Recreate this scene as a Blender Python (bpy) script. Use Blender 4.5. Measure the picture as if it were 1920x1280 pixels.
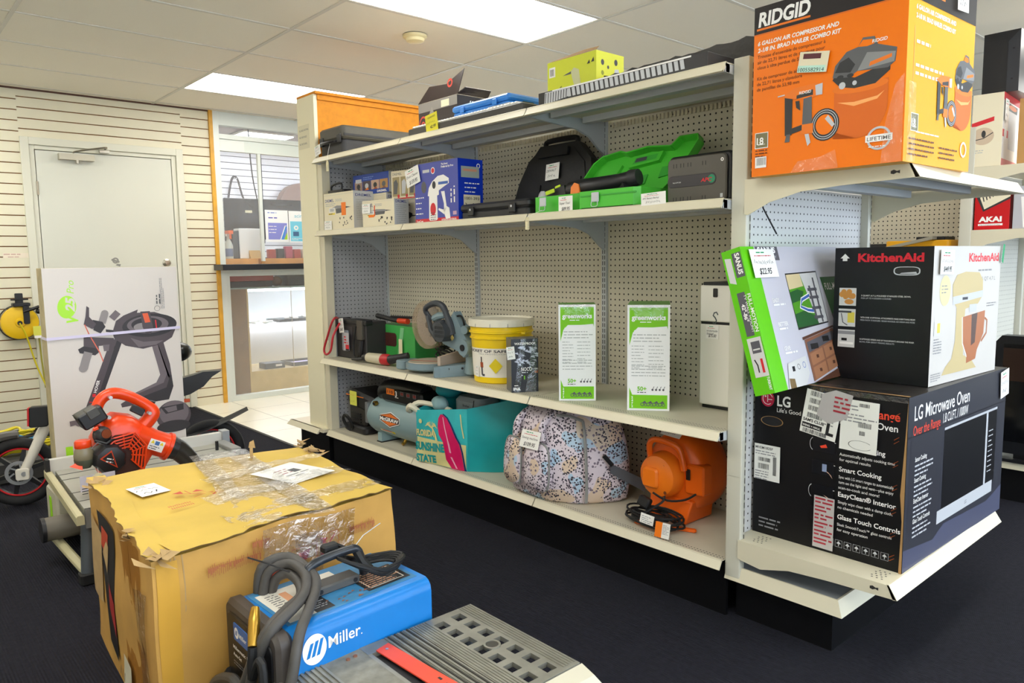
import bpy, math, random
from mathutils import Vector as V, Matrix
for o in list(bpy.data.objects): bpy.data.objects.remove(o)
SC = bpy.context.scene
COL = SC.collection
R = random.Random(7)
PI = math.pi

# ---------------------------------------------------------------- camera
yaw, pitch, roll = .7244, -.1083, -.0137
fw = V((math.sin(yaw)*math.cos(pitch), math.cos(yaw)*math.cos(pitch), math.sin(pitch)))
rt = V((math.cos(yaw), -math.sin(yaw), 0)); up = rt.cross(fw)
r2 = rt*math.cos(roll)+up*math.sin(roll); u2 = -rt*math.sin(roll)+up*math.cos(roll)
cam = bpy.data.cameras.new('camera'); camo = bpy.data.objects.new('camera', cam); COL.objects.link(camo)
camo.matrix_world = Matrix(((r2.x, u2.x, -fw.x, -2.5915), (r2.y, u2.y, -fw.y, -1.5467), (r2.z, u2.z, -fw.z, 1.2186), (0, 0, 0, 1)))
cam.sensor_width = 36; cam.lens = 1403.06/1920*36; cam.clip_start = .02; cam.clip_end = 60
SC.camera = camo

# ---------------------------------------------------------------- world, daylight, exposure
W = bpy.data.worlds.new('sky'); SC.world = W; W.use_nodes = True
W.node_tree.nodes['Background'].inputs[0].default_value = (.70, .83, 1, 1)
W.node_tree.nodes['Background'].inputs[1].default_value = 4.4
SC.view_settings.view_transform = 'Standard'; SC.view_settings.look = 'None'
SC.view_settings.gamma = 1; SC.view_settings.use_curve_mapping = False
SC.view_settings.exposure = .45
LAMP = 9.0          # emission of the ceiling light diffusers
OFFICE = 7.5

# ---------------------------------------------------------------- materials
MATS = {}
def hexc(c):
    if isinstance(c, str):
        c = c.lstrip('#'); v = [int(c[i:i+2], 16)/255 for i in (0, 2, 4)]
    else: v = [x for x in c]
    return tuple((x/12.92 if x <= .04045 else ((x+.055)/1.055)**2.4) for x in v)+(1,)
def M(name, col='#888888', rough=.5, metal=0., var=0., scale=8., bump=0., bscale=200., coat=0., alpha=1., trans=0., emit=0., spec=.5):
    if name in MATS: return MATS[name]
    m = bpy.data.materials.new(name); MATS[name] = m; m.use_nodes = True
    nt = m.node_tree; b = nt.nodes['Principled BSDF']; c = hexc(col)
    b.inputs['Base Color'].default_value = c; b.inputs['Roughness'].default_value = rough
    b.inputs['Metallic'].default_value = metal; b.inputs['Specular IOR Level'].default_value = spec
    if coat: b.inputs['Coat Weight'].default_value = coat; b.inputs['Coat Roughness'].default_value = .08
    if alpha < 1: b.inputs['Alpha'].default_value = alpha
    if trans: b.inputs['Transmission Weight'].default_value = trans
    if emit: b.inputs['Emission Color'].default_value = c; b.inputs['Emission Strength'].default_value = emit
    tc = None
    if var or bump:
        tc = nt.nodes.new('ShaderNodeTexCoord')
    if var:
        n = nt.nodes.new('ShaderNodeTexNoise'); n.inputs['Scale'].default_value = scale; n.inputs['Detail'].default_value = 4
        nt.links.new(tc.outputs['Object'], n.inputs['Vector'])
        r = nt.nodes.new('ShaderNodeMapRange'); r.inputs[1].default_value = .3; r.inputs[2].default_value = .7
        r.inputs[3].default_value = 1-var; r.inputs[4].default_value = 1+var
        nt.links.new(n.outputs['Fac'], r.inputs[0])
        x = nt.nodes.new('ShaderNodeVectorMath'); x.operation = 'SCALE'; x.inputs[0].default_value = c[:3]
        nt.links.new(r.outputs[0], x.inputs['Scale']); nt.links.new(x.outputs[0], b.inputs['Base Color'])
    if bump:
        n = nt.nodes.new('ShaderNodeTexNoise'); n.inputs['Scale'].default_value = bscale; n.inputs['Detail'].default_value = 3
        nt.links.new(tc.outputs['Object'], n.inputs['Vector'])
        bp = nt.nodes.new('ShaderNodeBump'); bp.inputs['Strength'].default_value = bump; bp.inputs['Distance'].default_value = .002
        nt.links.new(n.outputs['Fac'], bp.inputs['Height']); nt.links.new(bp.outputs[0], b.inputs['Normal'])
    return m
def node(nt, t, **k):
    n = nt.nodes.new(t)
    for a, b in k.items(): setattr(n, a, b)
    return n
def mth(nt, op, a, b=None, c=None):
    n = node(nt, 'ShaderNodeMath', operation=op)
    for i, x in enumerate((a, b, c)):
        if x is None: continue
        if isinstance(x, (int, float)): n.inputs[i].default_value = x
        else: nt.links.new(x, n.inputs[i])
    return n.outputs[0]
def mixmask(m, mask, colb):
    """put colb where mask is 1"""
    nt = m.node_tree; b = nt.nodes['Principled BSDF']
    mx = node(nt, 'ShaderNodeMix', data_type='RGBA')
    nt.links.new(mask, mx.inputs[0])
    if b.inputs['Base Color'].is_linked: nt.links.new(b.inputs['Base Color'].links[0].from_socket, mx.inputs[6])
    else: mx.inputs[6].default_value = b.inputs['Base Color'].default_value
    mx.inputs[7].default_value = hexc(colb)
    nt.links.new(mx.outputs[2], b.inputs['Base Color'])
def coords(m, kind='Object'):
    nt = m.node_tree; tc = node(nt, 'ShaderNodeTexCoord'); s = node(nt, 'ShaderNodeSeparateXYZ')
    nt.links.new(tc.outputs[kind], s.inputs[0]); return nt, s.outputs
def pegboard(name, col, ax, pitch=.0254, r=.0033, hole='#0a0908', squish=1., off=0.):
    """perforated hardboard: round holes on a one inch grid over axes ax"""
    if name in MATS: return MATS[name]
    m = M(name, col, .55, var=.04, scale=3)
    nt, s = coords(m)
    d = []
    for k, a in enumerate(ax):
        q = mth(nt, 'ADD', s[a], 10.+off); q = mth(nt, 'FRACT', mth(nt, 'DIVIDE', q, pitch))
        q = mth(nt, 'SUBTRACT', q, .5)
        d.append(mth(nt, 'MULTIPLY', q, q))
    dd = mth(nt, 'ADD', d[0], mth(nt, 'MULTIPLY', d[1], squish))
    mask = mth(nt, 'LESS_THAN', dd, (r/pitch)**2)
    mixmask(m, mask, hole)
    return m

# ---------------------------------------------------------------- mesh builder
TXT = {}
def text_mesh(s, bold=0., shear=0.):
    k = (s, bold, shear)
    if k not in TXT:
        c = bpy.data.curves.new('txt', 'FONT'); c.body = s; c.size = 1; c.offset = bold; c.shear = shear; c.resolution_u = 3
        c.fill_mode = 'FRONT' if hasattr(c, 'fill_mode') else c.fill_mode
        o = bpy.data.objects.new('txt', c); COL.objects.link(o)
        me = o.to_mesh(); vs = [tuple(v.co) for v in me.vertices]; fs = [tuple(p.vertices) for p in me.polygons]
        o.to_mesh_clear(); bpy.data.objects.remove(o); bpy.data.curves.remove(c)
        TXT[k] = (vs, fs)
    return TXT[k]
class Fr:
    """drawing frame on a face: origin, right, up; normal = right x up"""
    def __init__(s, o, u, v, n=None):
        s.o = V(o); s.u = V(u).normalized(); s.v = V(v).normalized(); s.n = V(n).normalized() if n else s.u.cross(s.v)
    def p(s, a, b, h=0.): return s.o+s.u*a+s.v*b+s.n*h
    def sub(s, a, b, ang=0., h=0.):
        c, d = math.cos(ang), math.sin(ang)
        return Fr(s.p(a, b, h), s.u*c+s.v*d, -s.u*d+s.v*c, s.n)
class MB:
    def __init__(s): s.v = []; s.f = []; s.m = []; s.mats = []; s.h = 0; s.cnt = {}
    def lay(s, fr):
        k = tuple(round(x, 2) for x in fr.n); s.cnt[k] = s.cnt.get(k, 0)+1; return .0003+.00012*s.h+.00005*s.cnt[k]
    def mi(s, mat):
        if mat not in s.mats: s.mats.append(mat)
        return s.mats.index(mat)
    def add(s, vs, fs, mat):
        b = len(s.v); s.v += [V(x) for x in vs]; i = s.mi(mat)
        for f in fs: s.f.append(tuple(b+k for k in f)); s.m.append(i)
        return s
    def hexa(s, q, mat):
        """q: 8 corners, bottom four then top four, counterclockwise seen from above"""
        return s.add(q, [(3, 2, 1, 0), (4, 5, 6, 7), (0, 1, 5, 4), (1, 2, 6, 5), (2, 3, 7, 6), (3, 0, 4, 7)], mat)
    def box(s, x0, y0, z0, x1, y1, z1, mat):
        return s.hexa([(x0, y0, z0), (x1, y0, z0), (x1, y1, z0), (x0, y1, z0), (x0, y0, z1), (x1, y0, z1), (x1, y1, z1), (x0, y1, z1)], mat)
    def fbox(s, fr, a0, b0, a1, b1, h0, h1, mat):
        return s.hexa([fr.p(a0, b0, h0), fr.p(a1, b0, h0), fr.p(a1, b1, h0), fr.p(a0, b1, h0), fr.p(a0, b0, h1), fr.p(a1, b0, h1), fr.p(a1, b1, h1), fr.p(a0, b1, h1)], mat)
    def poly(s, fr, pts, mat, h=None):
        if h is None: h = s.lay(fr)
        return s.add([fr.p(a, b, h) for a, b in pts], [tuple(range(len(pts)))], mat)
    def rect(s, fr, a0, b0, a1, b1, mat, h=None): return s.poly(fr, [(a0, b0), (a1, b0), (a1, b1), (a0, b1)], mat, h)
    def ell(s, fr, a, b, ra, rb, mat, h=None, n=24, a0=0, a1=2*PI):
        return s.poly(fr, [(a+ra*math.cos(a0+(a1-a0)*i/n), b+rb*math.sin(a0+(a1-a0)*i/n)) for i in range(n)], mat, h)
    def ring(s, fr, a, b, r0, r1, mat, h=None, n=32, k=1., a0=0., a1=2*PI):
        if h is None: h = s.lay(fr)
        vs = []; fs = []
        for i in range(n+1):
            t = a0+(a1-a0)*i/n; c, d = math.cos(t), math.sin(t)*k
            vs += [fr.p(a+r0*c, b+r0*d, h), fr.p(a+r1*c, b+r1*d, h)]
            if i < n: j = 2*i; fs.append((j, j+1, j+3, j+2))
        return s.add(vs, fs, mat)
    def stroke(s, fr, pts, w, mat, h=None):
        if h is None: h = s.lay(fr)
        P = [V(x) for x in pts]; L = []
        for i, q in enumerate(P):
            d = (P[min(i+1, len(P)-1)]-P[max(i-1, 0)]); d = V((-d.y, d.x)).normalized()*w/2
            L.append((q+d, q-d))
        vs = []; 
        for a, b in L: vs += [fr.p(a.x, a.y, h), fr.p(b.x, b.y, h)]
        return s.add(vs, [(2*i, 2*i+1, 2*i+3, 2*i+2) for i in range(len(P)-1)], mat)
    def text(s, fr, t, a, b, size, mat, h=None, bold=0., shear=0., width=None, align='l', maxw=None):
        vs, fs = text_mesh(t, bold, shear)
        if not vs: return s
        x0 = min(v[0] for v in vs); x1 = max(v[0] for v in vs); sx = size
        if width: sx = width/(x1-x0)
        elif maxw and (x1-x0)*sx > maxw: sx = maxw/(x1-x0)
        o = {'l': 0, 'c': -(x1-x0)/2, 'r': -(x1-x0)}[align]
        if h is None: h = s.lay(fr)
        return s.add([fr.p(a+(v[0]-x0+o)*sx, b+v[1]*size, h) for v in vs], fs, mat)
    def tiny(s, fr, a, b, w, n, size, mat, seed=0, gap=1.7, h=None, word=5.):
        """rows of unreadable small print"""
        r = random.Random(seed)
        if h is None: h = s.lay(fr)
        for k in range(n):
            x = 0; y = b-k*size*gap; end = w*(r.uniform(.6, 1) if k == n-1 or r.random() < .25 else 1)
            while x < end:
                l = min(size*r.uniform(1, word), end-x); s.rect(fr, a+x, y, a+x+l, y+size*.62, mat, h); x += l+size*.6
        return s
    def barcode(s, fr, a, b, w, hh, mat, seed=1, h=None):
        r = random.Random(seed); x = 0
        if h is None: h = s.lay(fr)
        while x < w:
            l = w*r.choice((.012, .02, .035)); s.rect(fr, a+x, b, a+x+l, b+hh, mat, h); x += l+w*r.choice((.015, .025, .03))
        return s
    def prism(s, fr, pts, h0, h1, mat, mat2=None, cap=True):
        n = len(pts)
        s.add([fr.p(a, b, h0) for a, b in pts]+[fr.p(a, b, h1) for a, b in pts], [(i, (i+1) % n, n+(i+1) % n, n+i) for i in range(n)], mat)
        if cap:
            s.add([fr.p(a, b, h0) for a, b in pts], [tuple(reversed(range(n)))], mat)
            s.add([fr.p(a, b, h1) for a, b in pts], [tuple(range(n))], mat2 or mat)
        return s
    def loft(s, rings, mat, cap=True, closed=True):
        n = len(rings[0]); vs = [p for r in rings for p in r]; fs = []
        for k in range(len(rings)-1):
            for i in range(n if closed else n-1):
                j = (i+1) % n; fs.append((k*n+i, k*n+j, (k+1)*n+j, (k+1)*n+i))
        if cap: fs.append(tuple(reversed(range(n)))); fs.append(tuple((len(rings)-1)*n+i for i in range(n)))
        return s.add(vs, fs, mat)
    def tube(s, pts, r, mat, seg=8, cap=True):
        P = [V(p) for p in pts]; rings = []; prev = None
        if 4 <= len(P) <= 40 and not getattr(s, 'sharp', 0):
            Q = []; rr = r if isinstance(r, (list, tuple)) else [r]*len(P); r = []
            for i in range(len(P)-1):
                a, b, c, d = P[max(i-1, 0)], P[i], P[i+1], P[min(i+2, len(P)-1)]
                for k in range(4):
                    t = k/4; Q.append(.5*((2*b)+(c-a)*t+(2*a-5*b+4*c-d)*t*t+(3*b-a-3*c+d)*t**3)); r.append(rr[i]+(rr[i+1]-rr[i])*t)
            Q.append(P[-1]); r.append(rr[-1]); P = Q
        for i, p in enumerate(P):
            d = (P[min(i+1, len(P)-1)]-P[max(i-1, 0)]).normalized()
            if prev is None: a = d.orthogonal().normalized()
            else:
                a = prev-d*prev.dot(d); a = a.normalized() if a.length > 1e-6 else d.orthogonal().normalized()
            prev = a; b = d.cross(a); rr = r[i] if isinstance(r, (list, tuple)) else r
            rings.append([p+(a*math.cos(2*PI*k/seg)+b*math.sin(2*PI*k/seg))*rr for k in range(seg)])
        return s.loft(rings, mat, cap)
    def cyl(s, p0, p1, r, mat, r1=None, seg=20): return s.tube([p0, p1], [r, r if r1 is None else r1], mat, seg)
    def lathe(s, fr, prof, mat, seg=32, cap=False, k=1.):
        """prof = [(radius, height along n)], around fr.o"""
        return s.loft([[fr.p(r*math.cos(2*PI*i/seg), r*k*math.sin(2*PI*i/seg), h) for i in range(seg)] for r, h in prof], mat, cap)
    def torus(s, fr, a, b, h, Rr, r, mat, seg=40, k=8, ky=1., a0=0., a1=2*PI):
        full = abs(a1-a0-2*PI) < 1e-6
        pts = [fr.p(a+Rr*math.cos(a0+(a1-a0)*i/seg), b+Rr*ky*math.sin(a0+(a1-a0)*i/seg), h) for i in range(seg+(0 if full else 1))]
        if not full: return s.tube(pts, r, mat, k)
        rings = []
        for i, p in enumerate(pts):
            t = 2*PI*i/seg+a0; o = (fr.u*math.cos(t)+fr.v*math.sin(t)*ky).normalized()
            rings.append([p+(o*math.cos(2*PI*j/k)+fr.n*math.sin(2*PI*j/k))*r for j in range(k)])
        rings.append(rings[0]); return s.loft(rings, mat, False)
    def rrbox(s, fr, a0, b0, a1, b1, h0, h1, mat, r=.01, c=.003, seg=5, mat2=None):
        """box with rounded outline and chamfered ends"""
        def out(e):
            rr = max(r-e, .0005); pts = []
            for cx, cy, t0 in ((a1-e-rr, b0+e+rr, -PI/2), (a1-e-rr, b1-e-rr, 0), (a0+e+rr, b1-e-rr, PI/2), (a0+e+rr, b0+e+rr, PI)):
                for i in range(seg+1):
                    t = t0+PI/2*i/seg; pts.append((cx+rr*math.cos(t), cy+rr*math.sin(t)))
            return pts
        o, q = out(0), out(c)
        rings = [[fr.p(x, y, h0) for x, y in q], [fr.p(x, y, h0+c) for x, y in o], [fr.p(x, y, h1-c) for x, y in o], [fr.p(x, y, h1) for x, y in q]]
        return s.loft(rings, mat)
    def ellipsoid(s, c, rx, ry, rz, mat, seg=20, rings=12, rot=None):
        R_ = []
        for i in range(1, rings):
            t = PI*i/rings; z = -math.cos(t); q = math.sin(t)
            row = []
            for j in range(seg):
                p = V((rx*q*math.cos(2*PI*j/seg), ry*q*math.sin(2*PI*j/seg), rz*z))
                if rot: p = rot @ p
                row.append(V(c)+p)
            R_.append(row)
        return s.loft(R_, mat, True)
    def build(s, name, parent=None, origin=None, smooth=35, label=None, cat=None, group=None, kind=None, bevel=0., noshift=False):
        if parent is not None: O = V(parent['_o'])
        elif origin is not None: O = V(origin)
        else:
            xs = [v.x for v in s.v]; ys = [v.y for v in s.v]; zs = [v.z for v in s.v]
            O = V(((min(xs)+max(xs))/2, (min(ys)+max(ys))/2, min(zs)))
        me = bpy.data.meshes.new(name); me.from_pydata([tuple(v-O) for v in s.v], [], s.f)
        for m in s.mats: me.materials.append(m)
        me.polygons.foreach_set('material_index', s.m)
        me.update(); me.validate()
        if smooth:
            me.polygons.foreach_set('use_smooth', [True]*len(me.polygons)); me.set_sharp_from_angle(angle=math.radians(smooth))
        o = bpy.data.objects.new(name, me); COL.objects.link(o); o['_o'] = tuple(O)
        if parent is not None: o.parent = parent
        else: o.location = O
        if bevel:
            b = o.modifiers.new('bevel', 'BEVEL'); b.width = bevel; b.segments = 2; b.limit_method = 'ANGLE'
        tag(o, label, cat, group, kind)
        return o
def tag(o, label=None, cat=None, group=None, kind=None):
    for k, v in (('label', label), ('category', cat), ('group', group), ('kind', kind)):
        if v: o[k] = v
    return o
def film(name, amount=.2, rough=.12, bscale=40, strength=1., tint=(1, 1, 1, 1)):
    """clear adhesive tape: see-through with a wrinkled glossy surface"""
    if name in MATS: return MATS[name]
    m = bpy.data.materials.new(name); MATS[name] = m; m.use_nodes = True; nt = m.node_tree; nt.nodes.clear()
    out = node(nt, 'ShaderNodeOutputMaterial'); mx = node(nt, 'ShaderNodeMixShader'); tr = node(nt, 'ShaderNodeBsdfTransparent'); gl = node(nt, 'ShaderNodeBsdfGlossy')
    tr.inputs[0].default_value = tint; gl.inputs['Roughness'].default_value = rough; mx.inputs[0].default_value = amount
    tc = node(nt, 'ShaderNodeTexCoord'); n = node(nt, 'ShaderNodeTexNoise'); n.inputs['Scale'].default_value = bscale; n.inputs['Detail'].default_value = 5; n.inputs['Distortion'].default_value = 1.5
    bp = node(nt, 'ShaderNodeBump'); bp.inputs['Strength'].default_value = strength; bp.inputs['Distance'].default_value = .01
    nt.links.new(tc.outputs['Object'], n.inputs['Vector']); nt.links.new(n.outputs['Fac'], bp.inputs['Height']); nt.links.new(bp.outputs[0], gl.inputs['Normal'])
    nt.links.new(tr.outputs[0], mx.inputs[1]); nt.links.new(gl.outputs[0], mx.inputs[2]); nt.links.new(mx.outputs[0], out.inputs[0])
    return m
def thing(name, loc, label, cat, group=None):
    o = bpy.data.objects.new(name, None); o.empty_display_size = .05; COL.objects.link(o); o.location = loc; o['_o'] = tuple(loc)
    return tag(o, label, cat, group)
def L(x0, y0, y1, z0):   # frame on a face that looks towards -X; right = towards the camera (-Y)
    return Fr((x0, y1, z0), (0, -1, 0), (0, 0, 1))
def F(x0, y0, z0):       # frame on a face that looks towards -Y; right = +X
    return Fr((x0, y0, z0), (1, 0, 0), (0, 0, 1))
def T(x0, y0, z1):       # frame on a top face
    return Fr((x0, y0, z1), (1, 0, 0), (0, 1, 0))
def pen(mb, fr, a, b, w, hh, mat, seed=0, sw=.0012):
    """handwriting scribble inside a rectangle"""
    r = random.Random(seed); n = int(w/(hh*.32)); pts = []
    for i in range(n): pts.append((a+w*i/n, b+hh*(r.uniform(.55, 1) if i % 2 else r.uniform(0, .35))))
    k = 0
    while k < len(pts)-1:
        l = r.randint(3, 6); q = pts[k:k+l]
        if len(q) > 1: mb.stroke(fr, q, sw, mat)
        k += l
def price_tag(parent, fr, w=.07, hh=.05, lines=('',), seed=0, ang=0., name='price_tag', price=None, curl=.0, words=None, thick=.0006):
    """white shop ticket: green shop line, red rule, handwriting"""
    mb = MB(); f = fr.sub(0, 0, ang)
    wt = M('ticket_paper', '#f4f2ec', .6); bk = M('ticket_ink', '#22242a', .6); gr = M('ticket_green', '#1e9a60', .6); rd = M('ticket_red', '#c8323c', .6)
    mb.fbox(f, 0, 0, w, hh, .0004, .0004+thick, wt); mb.h = int(thick/.00012)+4
    mb.tiny(f, w*.25, hh*.86, w*.5, 1, hh*.07, gr, seed)
    mb.tiny(f, w*.15, hh*.75, w*.7, 1, hh*.05, rd, seed+1)
    if words:
        for i, t in enumerate(words): mb.text(f, t, w*.06, hh*(.5-.2*i), hh*.2, bk, shear=.3, maxw=w*.88)
    else: pen(mb, f, w*.08, hh*.45, w*.84, hh*.2, bk, seed+2, hh*.02)
    if price: mb.text(f, price, w*.22, hh*.12, hh*.3, bk, bold=.012, shear=.25, maxw=w*.6)
    else: pen(mb, f, w*.2, hh*.14, w*.6, hh*.22, bk, seed+3, hh*.03)
    return mb.build(name, parent)

WHITE = M('print_white', '#f6f4f0', .45); BLACK = M('print_black', '#121216', .45); GREY = M('print_grey', '#8d8d90', .5)
DGREY = M('print_dark_grey', '#3f4146', .5); ORANGE = M('print_orange', '#f07a14', .45); RED = M('print_red', '#d41f2c', .45)
SILVER = M('print_silver', '#c6c8cc', .4); BROWNC = M('raw_cardboard', '#a98250', .8)

# ================================================================ THE ROOM
CEIL = 2.518; YW = 5.05
XL, XR, YF = -3.6, 6.2, -4.6
# floor: ribbed charcoal carpet, cream tiles beyond
cp = M('charcoal_carpet', '#212129', .95, var=.22, scale=60, spec=.15)
nt, s = coords(cp); b = nt.nodes['Principled BSDF']
wv = mth(nt, 'SINE', mth(nt, 'MULTIPLY', s[0], 700.)); nz = node(nt, 'ShaderNodeTexNoise'); nz.inputs['Scale'].default_value = 420
hh = mth(nt, 'ADD', mth(nt, 'MULTIPLY', wv, .6), nz.outputs['Fac'])
bp = node(nt, 'ShaderNodeBump'); bp.inputs['Strength'].default_value = .7; bp.inputs['Distance'].default_value = .003
nt.links.new(hh, bp.inputs['Height']); nt.links.new(bp.outputs[0], b.inputs['Normal'])
tl = M('cream_floor_tile', '#efe9d6', .3, var=.03, scale=2.5)
nt, s = coords(tl)
def lines(nt, a, off, pitch, w):
    q = mth(nt, 'FRACT', mth(nt, 'DIVIDE', mth(nt, 'ADD', a, off), pitch))
    return mth(nt, 'LESS_THAN', mth(nt, 'ABSOLUTE', mth(nt, 'SUBTRACT', q, .5)), w/2/pitch)
mixmask(tl, mth(nt, 'MAXIMUM', lines(nt, s[0], .116+10*.47-.235, .47, .006), lines(nt, s[1], -4.1+20*.47-.235, .47, .006)), '#a49c8a')
mb = MB()
mb.box(XL, YF, -.05, XR, 3.03, 0, cp); mb.box(XL, 3.03, -.05, -.43, YW+.15, 0, cp)
mb.box(-.43, 3.03, -.05, XR, 9.2, 0, tl); mb.box(-.45, 3.015, -.04, -.43, YW, .004, M('carpet_edging', '#3a3835', .7)); mb.box(-.45, 3.01, -.04, XR, 3.03, .004, M('carpet_edging', '#3a3835', .7))
mb.build('floor', origin=(0, 0, 0), kind='structure')
# ceiling: lay-in boards and T-bars; light fixtures fill grid cells
tile = M('ceiling_board', '#f4efe2', .9, var=.03, scale=300, bump=.25, bscale=350); bar = M('ceiling_tee_bar', '#d9d6cd', .5)
gx = [-.62+1.225*k for k in range(-3, 6)]; gy = [1.29+.61*k for k in range(-10, 7)]
LIGHTS = [(-.62, 1.29), (-.62, 3.73), (-3.07, 1.29), (-3.07, 3.73), (-3.07, -1.15), (-.62, -1.15), (-.62, -3.59), (-3.07, -3.59), (1.83, -1.15), (4.28, -1.15), (1.83, -3.59)]
holes = [(x+.01, y+.01, x+1.215, y+.60) for x, y in LIGHTS]
mb = MB()
xs = [XL]+[g for g in gx if XL < g < XR]+[XR]; ys = [YF]+[g for g in gy if YF < g < YW]+[YW]
for i in range(len(xs)-1):
    for j in range(len(ys)-1):
        cx, cy = (xs[i]+xs[i+1])/2, (ys[j]+ys[j+1])/2
        if any(a < cx < c and b < cy < d for a, b, c, d in holes): continue
        mb.box(xs[i], ys[j], CEIL, xs[i+1], ys[j+1], CEIL+.02, tile)
for x in xs[1:-1]: mb.box(x-.011, YF, CEIL-.004, x+.011, YW, CEIL+.004, bar)
for y in ys[1:-1]:
    mb.box(XL, y-.011, CEIL-.0035, XR, y+.011, CEIL+.004, bar)
mb.box(XL, YW-.02, CEIL-.012, -.16, YW, CEIL+.004, M('wall_angle_dark', '#5a3a2a', .7))
mb.build('ceiling', origin=(0, 0, CEIL), kind='structure')
em = M('lamp_diffuser_glow', '#fffdf6', .5, emit=LAMP)
for i, (x, y) in enumerate(LIGHTS):
    lab = {0: 'long flat ceiling light panel above the shelves, the nearer and larger of the two', 1: 'ceiling light panel near the white door wall, partly behind the wooden cabinet top'}.get(i, 'flush ceiling light panel in the grid outside the view')
    t = thing('ceiling_light', (x+.61, y+.305, CEIL), lab, 'ceiling light', 'ceiling light panels')
    f = MB(); 
    for a in ((x+.011, y+.011, x+1.214, y+.018), (x+.011, y+.592, x+1.214, y+.599), (x+.011, y+.018, x+.018, y+.592), (x+1.207, y+.018, x+1.214, y+.592)):
        f.box(a[0], a[1], CEIL-.002, a[2], a[3], CEIL+.05, bar)
    f.build('frame', t)
    d = MB(); d.box(x+.018, y+.018, CEIL+.002, x+1.207, y+.592, CEIL+.008, em); d.build('diffuser', t)
# walls
cream = M('cream_slat_board', '#e6e0c6', .45, var=.02, scale=2); groove = M('slat_groove', '#8a5c30', .8)
wall = M('painted_wall', '#e9e4d4', .6, var=.02, scale=2)
def slatwall(mb, x0, x1, z0, z1, y, dirn=-1, mat=cream, gm=groove, pitch=.0762, gap=.008):
    mb.box(x0, min(y, y-dirn*.02), z0, x1, max(y, y-dirn*.02), z1, gm)
    z = z0
    while z < z1-.01:
        t = min(z+pitch-gap, z1); ya, yb = y+dirn*.012, y
        mb.box(x0, min(ya, yb), z, x1, max(ya, yb), t, mat); z += pitch
mb = MB()
DX0, DX1, DT = -1.47, -.50, 2.085
slatwall(mb, XL, DX0-.09, .0, CEIL, YW); slatwall(mb, DX0-.09, DX1+.09, DT+.07, CEIL, YW); slatwall(mb, DX1+.09, -.182, 0, CEIL, YW)
mb.box(XL, YW+.02, 0, DX0, YW+.12, CEIL, wall); mb.box(DX0, YW+.02, DT, DX1, YW+.12, CEIL, wall); mb.box(DX1, YW+.02, 0, -.18, YW+.12, CEIL, wall); mb.box(DX0, YW+.05, 0, DX1, YW+.12, DT, wall)  # last box: unseen panel behind the door, added to stop light at its gap
mb.build('wall_back', origin=(-1, YW, 0), kind='structure')
for n, a in (('wall_left', (XL-.1, YF, 0, XL, YW, CEIL)), ('wall_right', (XR, YF, 0, XR+.1, 9.2, CEIL))):
    mb = MB(); mb.box(*a, wall); mb.build(n, kind='structure')
# shop front behind the camera: piers, sill, header and glazed openings to the street
mb = MB(); mb.box(XL-.1, YF-.12, 0, XR+.1, YF, .25, wall); mb.box(XL-.1, YF-.12, 2.35, XR+.1, YF, CEIL, wall)
for x in (XL-.1, -1.2, 1.3, 3.8, XR): mb.box(x, YF-.12, .25, x+.12, YF, 2.35, wall)
mb.build('wall_front', kind='structure')
gl = M('window_glass', '#ffffff', .02, alpha=.08)
for i, (a, c) in enumerate(((XL+.02, -1.2), (-1.08, 1.3), (1.42, 3.8), (3.92, XR))):
    mb = MB(); mb.box(a, YF-.07, .25, c, YF-.062, 2.35, gl); mb.build('window_%d' % (i+1), kind='structure')
# door with casing
dw = M('door_white_paint', '#d9dacd', .35, var=.015, scale=2); tr = M('trim_white_paint', '#dddccb', .4)
mb = MB()
for a in ((DX0-.09, YW-.03, 0, DX0-.035, YW+.03, DT+.085), (DX1+.035, YW-.03, 0, DX1+.09, YW+.03, DT+.085), (DX0-.035, YW-.03, DT+.03, DX1+.035, YW+.03, DT+.085)): mb.box(*a, tr)
for a in ((DX0-.035, YW-.012, 0, DX0, YW+.06, DT+.03), (DX1, YW-.012, 0, DX1+.035, YW+.06, DT+.03), (DX0, YW-.012, DT, DX1, YW+.06, DT+.03)): mb.box(*a, tr)
mb.build('trim_1', kind='structure', bevel=.003)
d = MB(); d.box(DX0+.005, YW-.008, .008, DX1-.005, YW+.035, DT-.005, dw)
d = d.build('door_1', kind='structure', origin=(DX0, YW, 0))
st = M('brushed_nickel', '#b9b4a8', .3, .9); sm = M('sticker_grey', '#8c8c88', .5)
mb = MB(); mb.box(-1.32, YW-.06, 2.02, -1.08, YW-.008, 2.065, M('closer_body', '#bdb7a4', .35, .5))
mb.tube([(-1.22, YW-.05, 2.07), (-1.2, YW-.06, 2.085), (-1.02, YW-.12, 2.12), (-1.0, YW-.04, 2.12)], .007, st, 6); mb.box(-1.04, YW-.05, 2.09, -.97, YW-.025, 2.11, st)
mb.cyl((-1.2, YW-.06, 2.02), (-1.2, YW-.06, 1.995), .012, st); mb.build('door_closer', d, label='metal door closer with folded arm')
mb = MB()
for z in (1.80, 1.05, .25): mb.cyl((DX0+.002, YW-.015, z-.05), (DX0+.002, YW-.015, z+.05), .008, st, seg=10)
mb.build('hinge', d)
mb = MB(); mb.lathe(Fr((-.585, YW-.008, 1.235), (1, 0, 0), (0, 0, 1)), [(.032, 0), (.032, .006), (.02, .012), (.018, .03), (.0, .032)], st, 20); mb.build('deadbolt', d)
mb = MB(); f = F(-1.01, YW-.0085, 1.24).sub(0, 0, -.35)
mb.poly(f, [(0, .02), (.06, .02), (.06, .035), (.0, .035)], sm); mb.ring(f, .03, .03, .012, .024, sm); mb.poly(f, [(.04, -.005), (.075, -.005), (.075, .015), (.05, .01)], sm)
mb.build('sticker', d)
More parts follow.
